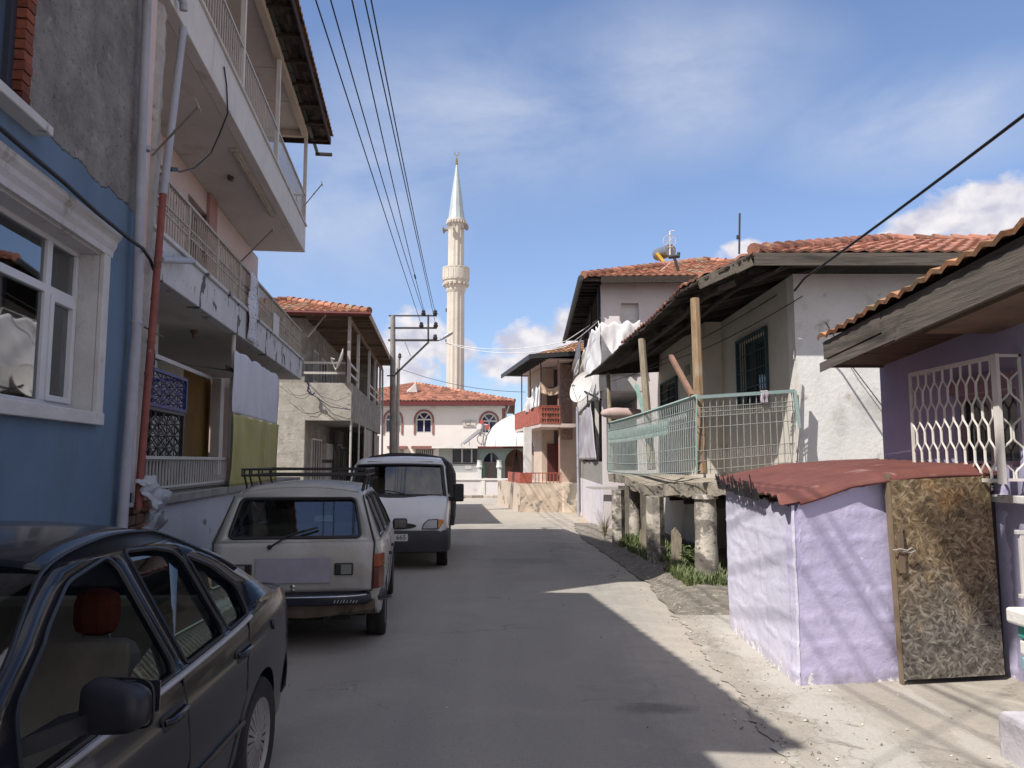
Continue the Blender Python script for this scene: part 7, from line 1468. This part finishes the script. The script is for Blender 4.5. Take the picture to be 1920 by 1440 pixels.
xr_ = lambda y, z: (lambda zb_: ca.half(y)[-1][0] - (z - zb_) * .40 - max(0, z - zb_ - .30) * .35)(ca.ZT(min(max(y, -1.75), .95)))
zt = ca.ZT
apil = [(.96, zt(.8) - .005), (.72, 1.03), (.42, 1.20), (.17, 1.305)]; rl_ = [(.17, 1.305), (.0, 1.345), (-.25, 1.366), (-.5, 1.362), (-.7, 1.335)]; cpil = [(-.7, 1.335), (-.95, 1.255), (-1.25, 1.115), (-1.62, zt(-1.62) + .004)]
line_ = smooth_(apil + rl_[1:] + cpil[1:], 6); apil, rl_, cpil = line_[:19], line_[18:43], line_[42:]
outer = [(.96, zt(.96) - .01)] + apil[1:] + rl_[1:] + cpil[1:] + [(y, zt(y) - .012) for y in (-1.45, -1.2, -.9, -.5, 0, .5)]
fw = fillet([(.66, zt(.6) + .02), (.60, 1.02), (.36, 1.165), (.12, 1.268), (-.20, 1.312), (-.285, zt(-.28) + .02)], .05)
rw_ = fillet([(-.375, zt(-.37) + .02), (-.305, 1.316), (-.55, 1.302), (-.70, 1.27), (-.83, zt(-.83) + .02)], .045)
qw = fillet([(-.865, zt(-.86) + .02), (-.745, 1.255), (-.92, 1.185), (-1.13, 1.06), (-1.16, zt(-1.1) + .02)], .045)
panel_holes(outer, [fw, rw_, qw], xr_, 'window_frame', navy, sd)
mb = MB(); mb.grid(across(rl_, xr_, crown=.045)); mb.build('roof', navy, sd, smooth=60, solid=.02)
mb = MB(); mb.grid(across([(a, b - .005) for (a, b) in apil[::-1]], xr_, bulge=(.14, .03))); mb.build('windscreen', car_glass, sd, smooth=60)
mb = MB(); mb.grid(across([(a, b - .004) for (a, b) in cpil], xr_, bulge=(-.10, .02))); mb.build('rear_window', car_glass, sd, smooth=60)
gask = plain('window_rubber', (.010, .010, .012), .5)
panes([rw_, qw], xr_, 'side_window', car_glass, sd, seal=gask, sr=.009); panes([fw], xr_, 'front_window', car_glass, sd, sides=(1,), seal=gask, sr=.009)
low = [(.10, zt(.1) + .02)] + [(-.275, zt(-.27) + .02), (-.245, zt(-.2) + .14), (-.05, zt(0) + .10)]; panes([low], xr_, 'front_window', car_glass, sd, sides=(-1,))
satin = plain('satin_belt_trim', (.42, .43, .46), .35, metal=.3)
for sg in (1, -1): mb = MB(); mb.tube([(sg * (xr_(y, zt(y)) + .022), y, zt(y) + .008) for y in [.66 - i * .09 for i in range(21)]], .012, 6); mb.build('belt_trim', satin, sd, smooth=40)
def flank(y, z, off): return ca.xside(y, z) + off
def seams(lst, m, parent, nm='door_seam'):
    for (pts, r) in lst: mb = MB(); mb.tube(pts, r, 5); mb.build(nm, m, parent)
sl_ = []
for sg in (1, -1):
    sl_.append(([(sg * (xr_(p[0], p[1]) + .016), p[0], p[1]) for p in smooth_([(.75, 1.035), (.40, 1.225), (.16, 1.325), (-.2, 1.372), (-.5, 1.372), (-.72, 1.335), (-1.2, 1.135)])], .007))
    for pts in ([(-.33, z) for z in (.27, .4, .55, .7, .82, .9)], [(.86, .27), (.87, .5), (.84, .7), (.80, .85)], [(-1.03, .62), (-1.05, .72), (-1.12, .84), (-1.17, .93)], [(-1.03, .62), (-.98, .5), (-.92, .4), (-.86, .30)]): sl_.append(([(sg * flank(y, z, .0005), y, z) for (y, z) in pts], .0045))
    sl_.append(([(sg * flank(y, .252, -.002), y, .252) for y in [-.86 + i * .17 for i in range(11)]], .005))
seams(sl_, gask, sd)
for sg in (1, -1): mb = MB(); mb.tube([(sg * flank(y, .47, .004), y, .47) for y in [-1.0 + i * .1 for i in range(19)]], .016, 6); mb.build('rubbing_strip', navy, sd, smooth=40)
for sg in (1, -1):
    for (y, z) in ((-.20, .745), (-1.00, .775)):
        mb = MB(); x = flank(y, z, 0); mb.box(min(sg * (x - .02), sg * (x + .006)), max(sg * (x - .02), sg * (x + .006)), y - .10, y + .10, z - .035, z + .035); hb = mb.build('handle', gask, sd, bevel=.012)
        mb = MB(); mb.tube([(sg * (x + .004), y - .085, z + .012), (sg * (x + .022), y - .07, z + .014), (sg * (x + .022), y + .07, z + .010), (sg * (x + .004), y + .085, z + .008)], .012, 8); mb.build('pull', navy, hb, smooth=50)
    mb = MB(); g = []
    for i in range(11):
        th = math.pi * i / 10; r = []
        for j in range(20):
            a = 2 * math.pi * j / 20; q = V((math.sin(th) * math.cos(a), math.sin(th) * math.sin(a), math.cos(th))); q = V([math.copysign(abs(k_) ** .48, k_) for k_ in q]); r.append((sg * (.93 + q.x * .098), .46 + q.y * .062 + .03 * q.x, .985 + q.z * (.064 - .012 * q.x)))
        g.append(r)
    mb.grid(g, close=True); mb.prism([(sg * .76, .60, .90), (sg * .76, .42, .90), (sg * .88, .42, .93), (sg * .88, .50, .93)], (0, 0, .05)); mr = mb.build('mirror', mat('worn_mirror_housing', (.010, .011, .017), (.02, .02, .025), 5, .45), sd, smooth=60)
    mb = MB(); mb.box(min(sg * .87, sg * 1.02), max(sg * .87, sg * 1.02), .386, .390, .945, 1.035); mb.build('mirror_glass', chrome, mr)
    mb = MB(); mb.tube([(sg * (.93 + .100 * math.copysign(abs(math.cos(a)) ** .48, math.cos(a))), .425 + .03 * math.cos(a), .985 + .066 * math.copysign(abs(math.sin(a)) ** .48, math.sin(a))) for a in [k * math.pi / 24 for k in range(49)]], .004, 4, cap=False); mb.build('mirror_seam', gask, mr)
    mb = MB(); mb.lathe([(.0, .0), (.03, .003), (.025, .012)], 16, (sg * (flank(-1.52, .80, .0)), -1.52, .80), Matrix.Rotation(R(90 * sg), 3, 'Y')); mb.build('fuel_cap', navy, sd)
    mb = MB(); mb.prism([(sg * .70, -2.165, .66), (sg * .795, -1.99, .66), (sg * .775, -1.97, .86), (sg * .66, -2.14, .86)], (-sg * .05, 0, 0)); mb.build('tail_light', plain('red_tail_lens', (.22, .012, .012), .2), sd)
    mb = MB(); mb.prism([(sg * .70, 2.03, .52), (sg * .40, 2.10, .52), (sg * .40, 2.07, .64), (sg * .70, 1.97, .66)], (0, -.05, 0)); mb.build('headlight', glassy('headlight_lens', (.4, .42, .45)), sd)
for y in (-1.31, 1.31):
    for sg in (1, -1): wheel(sd, sg * .745, y, .29, .295, .19, .192, hub_m, 'spoke')
def bumper(parent, y0, y1, z0, z1, w, m, sgn, depth=.06):
    mb = MB(); rows = []
    for k in range(21):
        f_ = -1 + 2 * k / 20; x = w * f_; y = y0 - (y0 - y1) * abs(f_) ** 5; d = sgn * depth; rows.append([(x, y - d * .2, z0), (x * 1.01, y + d * .8, z0 + .02), (x * 1.012, y + d, (z0 + z1) / 2), (x * 1.01, y + d * .8, z1 - .02), (x, y - d * .2, z1)])
    return mb.grid(rows).build('bumper', m, parent, smooth=50, solid=.01)
bumper(sd, -2.2, -1.86, .36, .60, .80, navy, -1); bumper(sd, 2.08, 1.78, .30, .52, .78, navy, 1)
brn = mat('red_brown_headrest', (.13, .032, .018), (.10, .026, .015), 8, .95); seat(sd, .37, -.27, .12, brn, .46, .09); seat(sd, -.37, -.30, .12, brn, .46, .09); seat_bench(sd, .62, -1.05, .25)
mb = MB(); mb.box(-.72, .72, .62, .93, .62, .86); mb.build('dashboard', dash_m, sd, bevel=.05); mb = MB(); mb.tube([(-.36 + .18 * math.cos(a), .50 + .06 * math.sin(a), .80 + .17 * math.sin(a)) for a in [i * .3 for i in range(22)]], .016, 6); mb.build('steering_wheel', dash_m, sd)
mb = MB(); mb.box(-.70, .70, -1.62, -1.18, .84, .90); mb.build('parcel_shelf', dash_m, sd)
mb = MB(); mb.box(.75, .765, -.30, -.05, .88, 1.00); mb.build('folded_paper', mat('ochre_card', (.28, .20, .09), (.2, .15, .07), 9, .9), sd) if False else None

# ------------------------------------------------------------------ cream estate car seen from behind
cream_p = mat('dusty_cream_car_paint', (.40, .395, .38), (.34, .335, .32), 1.6, .38, coat=.35, spec=.45, grain=.05, stains=(((.25, .22, .18), 1.3, .58, .80, (1, 1, .7)),))
ex_, ey_ = -2.26, 9.25; yaw = 7.0
es = thing('cream_estate_car', 'old cream estate car seen from behind with a wire roof rack', 'car', (ex_, ey_, gz(ey_)), yaw)
prof = [(.93, .0), (.955, .04), (.965, .15), (.985, .40), (1.0, .60), (1.0, .72), (.985, .86), (.96, .97), (.945, 1.0)]
ec = Car([(-2.02, .775), (-1.9, .805), (-1.2, .825), (1.3, .82), (1.9, .78), (2.12, .74)], [(-2.02, .52), (-1.9, .40), (-1.6, .30), (0, .24), (1.7, .28), (2.12, .40)], [(-2.02, 1.03), (-1.2, 1.02), (0, 1.0), (1.0, .98), (1.5, .95), (2.0, .90), (2.12, .86)], prof)
ys = sorted(set([-2.02 + i * (4.14 / 60) for i in range(61)] + [-1.921, -1.919, .90, .902]))
ec.body(ys, (-1.92, .90), .40, .03, cream_p, es, {-1.18: .30, 1.27: .30}, .345)
ezt = ec.ZT; exr = lambda y, z: ec.half(min(max(y, -2.0), 1.2))[-1][0] - (z - ezt(min(max(y, -2.0), .9))) * .38 - .4 * max(0, z - 1.36)
zR = 1.515
tg = []; rf_ = [(.12, zR - .05), (-.1, zR - .005), (-.8, zR + .012), (-1.5, zR + .01), (-1.765, zR - .03)]; ap_ = [(.86, ezt(.86)), (.5, 1.21), (.12, zR - .05)]
outer = ap_ + rf_[1:] + [(-1.83, 1.40), (-2.02, ezt(-2.02) - .002)] + [(y, ezt(y) - .012) for y in (-1.5, -1, -.5, 0, .5)]
w1 = fillet([(.60, ezt(.6) + .03), (.44, 1.18), (.06, zR - .10), (-.10, zR - .085), (-.13, ezt(0) + .03)], .04); w2 = fillet([(-.22, ezt(0) + .03), (-.19, zR - .08), (-.88, zR - .07), (-.96, ezt(-.9) + .03)], .04); w3 = fillet([(-1.06, ezt(-1) + .03), (-1.0, zR - .07), (-1.62, zR - .08), (-1.82, ezt(-1.8) + .03)], .05)
panel_holes(outer, [w1, w2, w3], exr, 'window_frame', cream_p, es)
mb = MB(); mb.grid(across(rf_, exr, crown=.05)); mb.build('roof', cream_p, es, smooth=60, solid=.02)
mb = MB(); mb.grid(across([(.12, zR - .055), (.5, 1.205), (.86, ezt(.86))], exr, bulge=(.12, .03))); mb.build('windscreen', car_glass, es, smooth=60)
panes([w1, w2, w3], exr, 'side_window', car_glass, es, seal=gask, sr=.011)
# tailgate: one leaning plane with the window opening and a lower flat part
def tgp(x, z):        # a point on the back of the car
    y = -2.02 + max(0, z - 1.03) * .53 if z > 1.03 else -2.02 - .025 * math.sin((z - .56) / .47 * math.pi)
    return V((x, y - .012 - .02 * (1 - (x / .8) ** 2), z))
o2 = [(-.70, .59), (.70, .59), (.715, .985), (.585, 1.40), (.54, 1.43), (-.54, 1.43), (-.585, 1.40), (-.715, .985)]; hole = fillet([(-.60, 1.08), (.60, 1.08), (.525, 1.43), (-.525, 1.43)], .05)
dens = []
for a, b_ in zip(o2, o2[1:] + o2[:1]):
    for k in range(8): dens.append((a[0] + (b_[0] - a[0]) * k / 8, a[1] + (b_[1] - a[1]) * k / 8))
mb = MB(); g = []; zs_l = [.59 + (1.035 - .59) * k / 12 for k in range(13)]
mb.grid([[tgp((-.70 - .015 * (z - .59) / .395) + 2 * (.70 + .015 * (z - .59) / .395) * k / 18, z) for k in range(19)] for z in [.59 + .445 * k / 12 for k in range(13)]])
polys = [[V((a, b_, 0)) for (a, b_) in [(-.715, 1.03), (.715, 1.03), (.585, 1.45)] + [(.565 - 1.13 * k / 12, 1.475 + .055 * (1 - ((k - 6) / 6) ** 2)) for k in range(13)] + [(-.585, 1.45)]], [V((a, b_, 0)) for (a, b_) in hole]]; flat = [p for q in polys for p in q]; tri = tessellate_polygon(polys); mb.add([tgp(p.x, p.y) for p in flat], [tuple(q) for q in tri]); tgo = mb.build('tailgate', cream_p, es, smooth=40, solid=.02)
mb = MB(); tri = tessellate_polygon([polys[1]]); mb.add([tgp(a, b_) + V((0, .008, 0)) for (a, b_) in hole], [tuple(q) for q in tri]); mb.build('rear_window', car_glass, tgo)
mb = MB(); mb.tube([tgp(a, b_) + V((0, -.012, 0)) for (a, b_) in hole + hole[:1]], .016, 6, cap=False); mb.build('window_seal', gask, tgo)
mb = MB(); mb.tube([tgp(a, b_) + V((0, -.004, 0)) for (a, b_) in [(-.715, .60), (-.73, 1.03), (-.60, 1.46)]], .007, 5); mb.tube([tgp(a, b_) + V((0, -.004, 0)) for (a, b_) in [(.715, .60), (.73, 1.03), (.60, 1.46)]], .007, 5); mb.tube([tgp(-.71, .592) + V((0, -.008, 0)), tgp(.71, .592) + V((0, -.008, 0))], .008, 5); mb.build('tailgate_seam', gask, es)
mb = MB(); wp = tgp(-.22, 1.0) + V((0, -.03, 0)); mb.tube([wp + V((0, .02, 0)), wp], .022, 8); q1, q2 = tgp(-.06, 1.10) + V((0, -.035, 0)), tgp(.20, 1.17) + V((0, -.03, 0)); mb.tube([wp, q1, tgp(.08, 1.145) + V((0, -.04, 0))], .009, 6); mb.bar(tgp(-.07, 1.095) + V((0, -.026, 0)), q2, .012, .02); mb.build('wiper', gask, tgo)
mb = MB(); mb.box(-.335, .335, -2.10, -2.088, .675, .90); mb.build('number_plate', plain('blank_grey_plate', (.30, .29, .345), .6), tgo, bevel=.003)
for sg in (1, -1): mb = MB(); mb.box(min(sg * .37, sg * .54), max(sg * .37, sg * .54), -2.105, -2.05, .74, .85); lb = mb.build('lamp_housing', gask, tgo, bevel=.012); mb = MB(); mb.box(min(sg * .43, sg * .525), max(sg * .43, sg * .525), -2.113, -2.106, .752, .838); mb.build('reversing_lamp', glassy('clear_lamp_lens', (.20, .21, .19), .15), lb)
mb = MB(); mb.lathe([(.0, .012), (.022, .008), (.024, 0)], 12, (0.0, -2.078, .640), Matrix.Rotation(R(90), 3, 'X')); mb.lathe([(.0, .012), (.013, .008), (.014, 0)], 10, (0.0, -2.072, .612), Matrix.Rotation(R(90), 3, 'X')); mb.build('lock', chrome, tgo)
for sg in (1, -1):
    a0_ = V((sg * .745, -2.035, 0)); a1_ = V((sg * .80, -1.93, 0))
    mb = MB(); mb.prism([(sg * .72, -2.058, .61), (sg * .775, -2.045, .61), (sg * .822, -1.91, .61), (sg * .74, -1.95, .61)], (0, 0, .19)); tl = mb.build('tail_light', plain('red_lamp_lens', (.10, .010, .012), .25), es, bevel=.01)
    mb = MB(); mb.prism([(sg * .72, -2.058, .801), (sg * .775, -2.045, .801), (sg * .822, -1.91, .801), (sg * .74, -1.95, .801)], (0, 0, .125)); mb.build('indicator', plain('orange_lamp_lens', (.22, .04, .012), .25), tl, bevel=.01)
    mb = MB(); mb.box(min(sg * .82, sg * 1.0), max(sg * .82, sg * 1.0), .42, .50, .94, 1.07); mr = mb.build('mirror', gask, es, bevel=.025); mb = MB(); mb.box(min(sg * .845, sg * .985), max(sg * .845, sg * .985), .414, .419, .955, 1.055); mb.build('mirror_glass', plain('dark_mirror', (.12, .12, .13), .1, metal=1), mr)
    for y in (-.05, -.88): mb = MB(); x = ec.xside(y, .80); mb.tube([(sg * x, y - .08, .80), (sg * (x + .025), y - .06, .80), (sg * (x + .025), y + .06, .80), (sg * x, y + .08, .80)], .011, 6); mb.build('handle', gask, es)
sl_ = []; fl = lambda y, z: ec.xside(y, z) + .0005
for sg in (1, -1):
    for pts in ([(-.18, z) for z in (.32, .5, .7, .85, .95)], [(-.98, .60), (-1.0, .75), (-1.02, .95)], [(.82, z) for z in (.32, .5, .7, .92)]): sl_.append(([(sg * fl(y, z), y, z) for (y, z) in pts], .005))
seams(sl_, gask, es)
bb = plain('black_blue_bumper', (.018, .02, .035), .35); bumper(es, -2.10, -1.80, .47, .585, .825, bb, -1, .05)
mb = MB(); rows = []
for k in range(21): f_ = -1 + 2 * k / 20; mb.tube([(.825 * f_, -2.158 + .30 * abs(f_) ** 5, .555), (.825 * (f_ + .1), -2.158 + .30 * abs(f_ + .1) ** 5, .555)] if k < 20 else [(.825, -1.858, .555), (.825, -1.8, .555)], .006, 5)
mb.build('bumper_strip', chrome, es)
mb = MB(); rr = random.Random(3); [mb.bar((.38 + .028 * k, -2.156, .500), (.388 + .028 * k + .006 * rr.random(), -2.156, .520 + .01 * rr.random()), .004) for k in range(8)]; mb.build('scratched_lettering', cable_w, es)
mb = MB(); rows = []
for k in range(15): x = -.74 + 1.48 * k / 14; rows.append([(x, -2.0, .50), (x, -1.99, .40 + .03 * nz((x * 5, 1, 1)) - .05 * (abs(x) < .4)), (x, -1.93, .36 + .02 * nz((x * 7, 2, 2)))])
mb.grid(rows); mb.build('rear_valance', mat('rusty_valance', (.16, .13, .10), (.09, .07, .055), 5, .9, .4, 30, stains=(((.05, .035, .03), 5, .55, .65, U1),)), es, solid=.01)
bumper(es, 2.14, 1.84, .42, .56, .80, bb, 1, .05)
for y in (-1.18, 1.27):
    for sg in (1, -1): wheel(es, sg * .72, y, .31, .312, .185, .19, mat('grey_steel_rim', (.16, .155, .15), (.11, .105, .10), 8, .6, metal=.3), 'steel')
mb = MB(); mb.box(-.62, .62, -1.5, 1.6, .26, .34); mb.box(-.5, .5, -1.9, -1.6, .30, .38); mb.tube([(-.66, -1.18, .31), (.66, -1.18, .31)], .05, 8); mb.tube([(-.66, 1.27, .31), (.66, 1.27, .31)], .04, 8); mb.tube([(.3, -2.05, .33), (.3, -.8, .30)], .03, 8); mb.build('underbody', plain('grimy_underbody', (.015, .014, .013), .95), es)
dk = plain('dark_headrest', (.035, .03, .03), .9); seat(es, .36, .02, .42, dk); seat(es, -.36, .02, .42, dk); seat_bench(es, .6, -1.0, .40); mb = MB(); mb.box(-.70, .70, .58, .86, .68, .93); mb.build('dashboard', dash_m, es, bevel=.04); mb = MB(); mb.box(-.10, .10, .22, .25, 1.24, 1.31); mb.build('inside_mirror', dash_m, es)
mb = MB(); rk = lambda x, y, z: (x, y, z); zK = zR + .13
for z in (zK, zK + .06): mb.tube([(-.60, -1.55, z), (.60, -1.55, z), (.60, .0, z), (-.60, .0, z), (-.60, -1.55, z)], .011, 6)
for i in range(9): y = -1.5 + i * .18; mb.tube([(-.60, y, zK), (.60, y, zK)], .008, 5)
for sg in (1, -1):
    for y in (-1.45, -1.2, -.75, -.1): mb.tube([(sg * .60, y, zK + .06), (sg * .60, y, zK), (sg * .57, y, zR + .02), (sg * .565, y - .05, zR - .03)], .010, 5)
    for y in (-1.55, -1.1, -.55, .0): mb.tube([(sg * .60, y, zK), (sg * .60, y, zK + .06)], .008, 5)
tag(mb.build('roof_rack', plain('bare_dark_steel', (.030, .026, .026), .55, metal=.3), es))

# ------------------------------------------------------------------ white pickup van with a canvas tilt, facing the camera
vw = mat('white_van_paint', (.66, .67, .70), (.60, .61, .64), 2, .35, coat=.4, spec=.45, grain=.04, stains=(((.34, .30, .26), 2.2, .62, .78, (1, 1, .6)),))
vx, vy = -2.20, 13.55 + 2.2; vyaw = 180 + 3.5
va = thing('white_van', 'white flat-nosed pickup van with a dark canvas canopy, facing the camera', 'van', (vx, vy, gz(vy)), vyaw)
prof = [(.95, .0), (.965, .06), (.975, .2), (.99, .45), (1.0, .65), (1.0, .8), (.99, .92), (.975, .98), (.965, 1.0)]
vc = Car([(-.2, .95), (1.2, .955), (1.75, .945), (2.05, .915), (2.17, .87), (2.22, .82)], [(-.2, .42), (1.6, .40), (2.22, .44)], [(-.2, 1.22), (.9, 1.24), (1.55, 1.27), (1.75, 1.225), (2.0, 1.07), (2.12, .96), (2.19, .87), (2.22, .76)], prof)
ys = sorted(set([-.2 + i * (2.42 / 48) for i in range(49)] + [1.50, 1.502, -.1, -.098]))
vc.body(ys, (-.1, 1.50), .70, .05, vw, va, {1.42: .33}, .385)
vzt = vc.ZT; vxr = lambda y, z: vc.half(min(max(y, -.2), 1.5))[-1][0] - (z - 1.24) * .14 - .6 * max(0, z - 1.84)
ap_ = [(1.60, 1.255), (1.32, 1.55), (1.02, 1.83)]; rf_ = [(1.02, 1.83), (.88, 1.925), (.6, 1.965), (.0, 1.975), (-.2, 1.97)]
outer = ap_ + rf_[1:] + [(-.2, vzt(-.2))] + [(y, vzt(y) - .012) for y in (.2, .6, 1.0, 1.3)]
w1 = fillet([(1.30, vzt(1.3) + .04), (1.22, 1.52), (.95, 1.78), (.30, 1.80), (.28, vzt(.3) + .04)], .05); w1q = fillet([(1.42, 1.31), (1.36, 1.40), (1.36, 1.31)], .02)
panel_holes(outer, [w1], vxr, 'window_frame', vw, va)
mb = MB(); mb.grid(across(rf_, vxr, crown=.035)); mb.build('roof', vw, va, smooth=60, solid=.02)
mb = MB(); sc_l = [(1.03, 1.825), (1.32, 1.55), (1.58, 1.27)]; rows = across(sc_l, lambda y, z: vxr(y, z) - .05, bulge=(.10, .02)); mb.grid(rows); mb.build('windscreen', car_glass, va, smooth=60)
mb = MB(); mb.tube([r[0] + V((0, .012, .012)) for r in rows] + [p + V((0, .012, .012)) for p in rows[-1]] + [r[-1] + V((0, .012, .012)) for r in rows[::-1]] + [p + V((0, .012, .012)) for p in rows[0][::-1]], .022, 6, cap=False); mb.build('screen_rubber', gask, va)
mb = MB(); mb.grid(across([(1.56, 1.30), (1.66, 1.235)], lambda y, z: .84, bulge=(.12, .02))); mb.build('cowl', gask, va, solid=.02)
mb = MB(); ps = [V((-.3, 1.72, 1.30)), V((.1, 1.60, 1.42))]; mb.tube([(-.35, 1.74, 1.27), (.05, 1.66, 1.37), (.35, 1.60, 1.40)], .010, 5); mb.tube([(.30, 1.74, 1.27), (.60, 1.66, 1.33), (.78, 1.60, 1.37)], .010, 5); mb.build('wiper', gask, va)
panes([w1], vxr, 'side_window', car_glass, va, seal=gask, sr=.014)
mb = MB(); 
for (xa, xb) in ((-.62, -.35), (-.18, .18), (.35, .62)): mb.box(xa, xb, .93, .96, 1.895, 1.915)
mb.build('roof_vent', mat('grey_roof_vent', (.20, .21, .25), (.16, .17, .2)), va)
def vfront(x, z): 
    h = lambda yy: vzt(yy)
    return V((x, next((2.22 - .005 * k for k in range(140) if vzt(2.22 - .005 * k) >= z - .004 and vc.W(2.22 - .005 * k) * .985 >= abs(x)), 1.6), z))
def on_nose(x, z, off=.03): return vfront(x, z) + V((0, off - .018, 0))
mb = MB(); el = [on_nose(.40 * math.cos(a), .795 + .058 * math.sin(a) + .0, .032) for a in [2 * math.pi * k / 40 for k in range(40)]]; c_ = on_nose(0, .795, .034); mb.add(el + [c_], [(i, (i + 1) % 40, 40) for i in range(40)]); gl_ = mb.build('grille', plain('black_grille', (.012, .012, .014), .6), va)
mb = MB(); bl2 = [on_nose(.085 * math.cos(a), .795 + .034 * math.sin(a), .040) for a in [2 * math.pi * k / 28 for k in range(28)]]; mb.add(bl2 + [on_nose(0, .795, .044)], [(i, (i + 1) % 28, 28) for i in range(28)]); bd = mb.build('badge', plain('blue_badge', (.03, .05, .12), .3), gl_); mb = MB(); mb.tube(bl2 + bl2[:1], .006, 5, cap=False); mb.tube([on_nose(-.05 + .1 * k / 8, .795 + .012 * math.sin(k * 1.6), .046) for k in range(9)], .005, 5); mb.build('badge_rim', chrome, bd)
for sg in (1, -1):
    hp_ = fillet([(sg * .50, .745), (sg * .52, .82), (sg * .60, .895), (sg * .765, .905), (sg * .765, .745)], .02); tri = tessellate_polygon([[V((p[0], p[1], 0)) for p in hp_]]); mb = MB(); mb.add([on_nose(p[0], p[1], .030) for p in hp_], [tuple(q) for q in tri]); hl = mb.build('headlight', glassy('lamp_glass', (.30, .31, .34), .12), va, solid=.012)
    mb = MB(); mb.tube([on_nose(p[0], p[1], .034) for p in hp_ + hp_[:1]], .010, 5, cap=False); mb.build('lamp_surround', gask, hl)
    ip = [(sg * .775, .745), (sg * .775, .905), (sg * .868, .895), (sg * .868, .745)]; mb = MB(); mb.add([on_nose(p[0], p[1], .032) for p in ip], [(0, 1, 2, 3)]); mb.build('indicator', plain('amber_lens', (.55, .20, .02), .25), va, solid=.014)
    mb = MB(); mb.box(min(sg * 1.02, sg * 1.22), max(sg * 1.02, sg * 1.22), 1.30, 1.40, 1.17, 1.50); mr = mb.build('mirror', gask, va, bevel=.03); mb = MB(); mb.tube([(sg * .93, 1.30, 1.24), (sg * 1.06, 1.34, 1.23)], .022, 6); mb.tube([(sg * .93, 1.30, 1.20), (sg * 1.06, 1.34, 1.20)], .02, 6); mb.build('mirror_arm', gask, mr)
    wheel(va, sg * .83, 1.42, .33, .335, .19, .20, mat('white_steel_rim', (.4, .4, .4), (.3, .3, .3), 8, .6), 'steel'); wheel(va, sg * .83, -1.7, .33, .335, .19, .20, metal_grey, 'steel')
bump_m = mat('grey_plastic_bumper', (.045, .047, .055), (.035, .036, .042), 4, .6, .1, 40)
mb = MB(); rows = []; plan = [(vc.W(y) + .035, y) for y in (1.80, 1.90, 2.0, 2.08, 2.15, 2.20)] + [(.84 - .84 * k / 8, 2.265 + .02 * (k / 8)) for k in range(1, 9)]; plan = plan + [(-x, y) for (x, y) in plan[-2::-1]]
for (x, y) in plan: k = x / .9; rows.append([(x * .97, y - .03, .34), (x, y + .0, .36), (x * 1.005, y + .02, .50), (x, y + .01, .67), (x * .985, y - .02, .71), (x * .95, y - .08, .715)])
mb.grid(rows); bo = mb.build('bumper', bump_m, va, smooth=40, solid=.01)
mb = MB(); mb.box(-.26, .26, 2.302, 2.312, .545, .665); pl_ = mb.build('number_plate', plain('white_plate', (.62, .62, .62), .5), bo); tx = text_mesh('665', .115, plain('black_plate_ink', (.01, .01, .01)), pl_, (-.145, 2.314, .605), (math.pi / 2, 0, math.pi))
sl_ = [([on_nose(-.80 + 1.6 * k / 16, .93, .020) for k in range(17)], .006)]
for sg in (1, -1): sl_.append(([(sg * (vc.xside(y, z) + .001), y, z) for (y, z) in ((1.36, .72), (1.37, .95), (1.34, 1.2))], .006)); sl_.append(([(sg * (vc.xside(y, z) + .001), y, z) for (y, z) in ((.2, .5), (.2, .8), (.2, 1.22))], .006))
seams(sl_, gask, va, 'panel_seam')
canv = mat('grey_canvas', (.075, .072, .075), (.05, .048, .05), 3, .9, .4, 20, stains=(((.13, .12, .12), 2, .6, .72, U1),)); mb = MB(); rows = []
for k in range(22):
    y = -.22 - 3.0 * k / 21; rib = .02 * abs(math.sin(k * math.pi / 5.25)); w_ = 1.02; r = []
    for (x, z) in ((w_, .78), (w_ + .01, 1.2), (w_ + .005, 1.62), (.93, 1.84), (.72, 2.01), (.3, 2.09), (-.3, 2.09), (-.72, 2.01), (-.93, 1.84), (-w_ - .005, 1.62), (-w_ - .01, 1.2), (-w_, .78)): r.append((x * (1 - rib * .6) + .02 * nz((y * 2, z * 2, x)), y, z - rib - .02 * nz((x * 2, y * 2, 1))))
    rows.append(r)
mb.grid(rows); n = len(rows[0]); 
for r in (0, 21): b0 = r * n; mb.f.append([b0 + j for j in range(n)]); mb.t.append(.5)
mb.build('canopy', canv, va, smooth=45)
mb = MB(); mb.box(-1.02, 1.02, -3.25, -.22, .60, .78); mb.box(-.4, .4, -3.0, 1.5, .38, .55); mb.build('load_bed', plain('dark_bed', (.05, .05, .055), .8), va)
seat(va, .45, .3, .78, dk); seat(va, -.45, .3, .78, dk); mb = MB(); mb.box(-.85, .85, 1.15, 1.48, 1.0, 1.24); mb.build('dashboard', dash_m, va, bevel=.05); mb = MB(); mb.tube([(-.42 + .2 * math.cos(a), 1.05 + .1 * math.sin(a), 1.28 + .17 * math.sin(a)) for a in [i * .3 for i in range(22)]], .016, 6); mb.build('steering_wheel', dash_m, va); mb = MB(); mb.box(-.9, .9, -.12, -.1, .7, 1.9); mb.build('cab_back', dash_m, va)
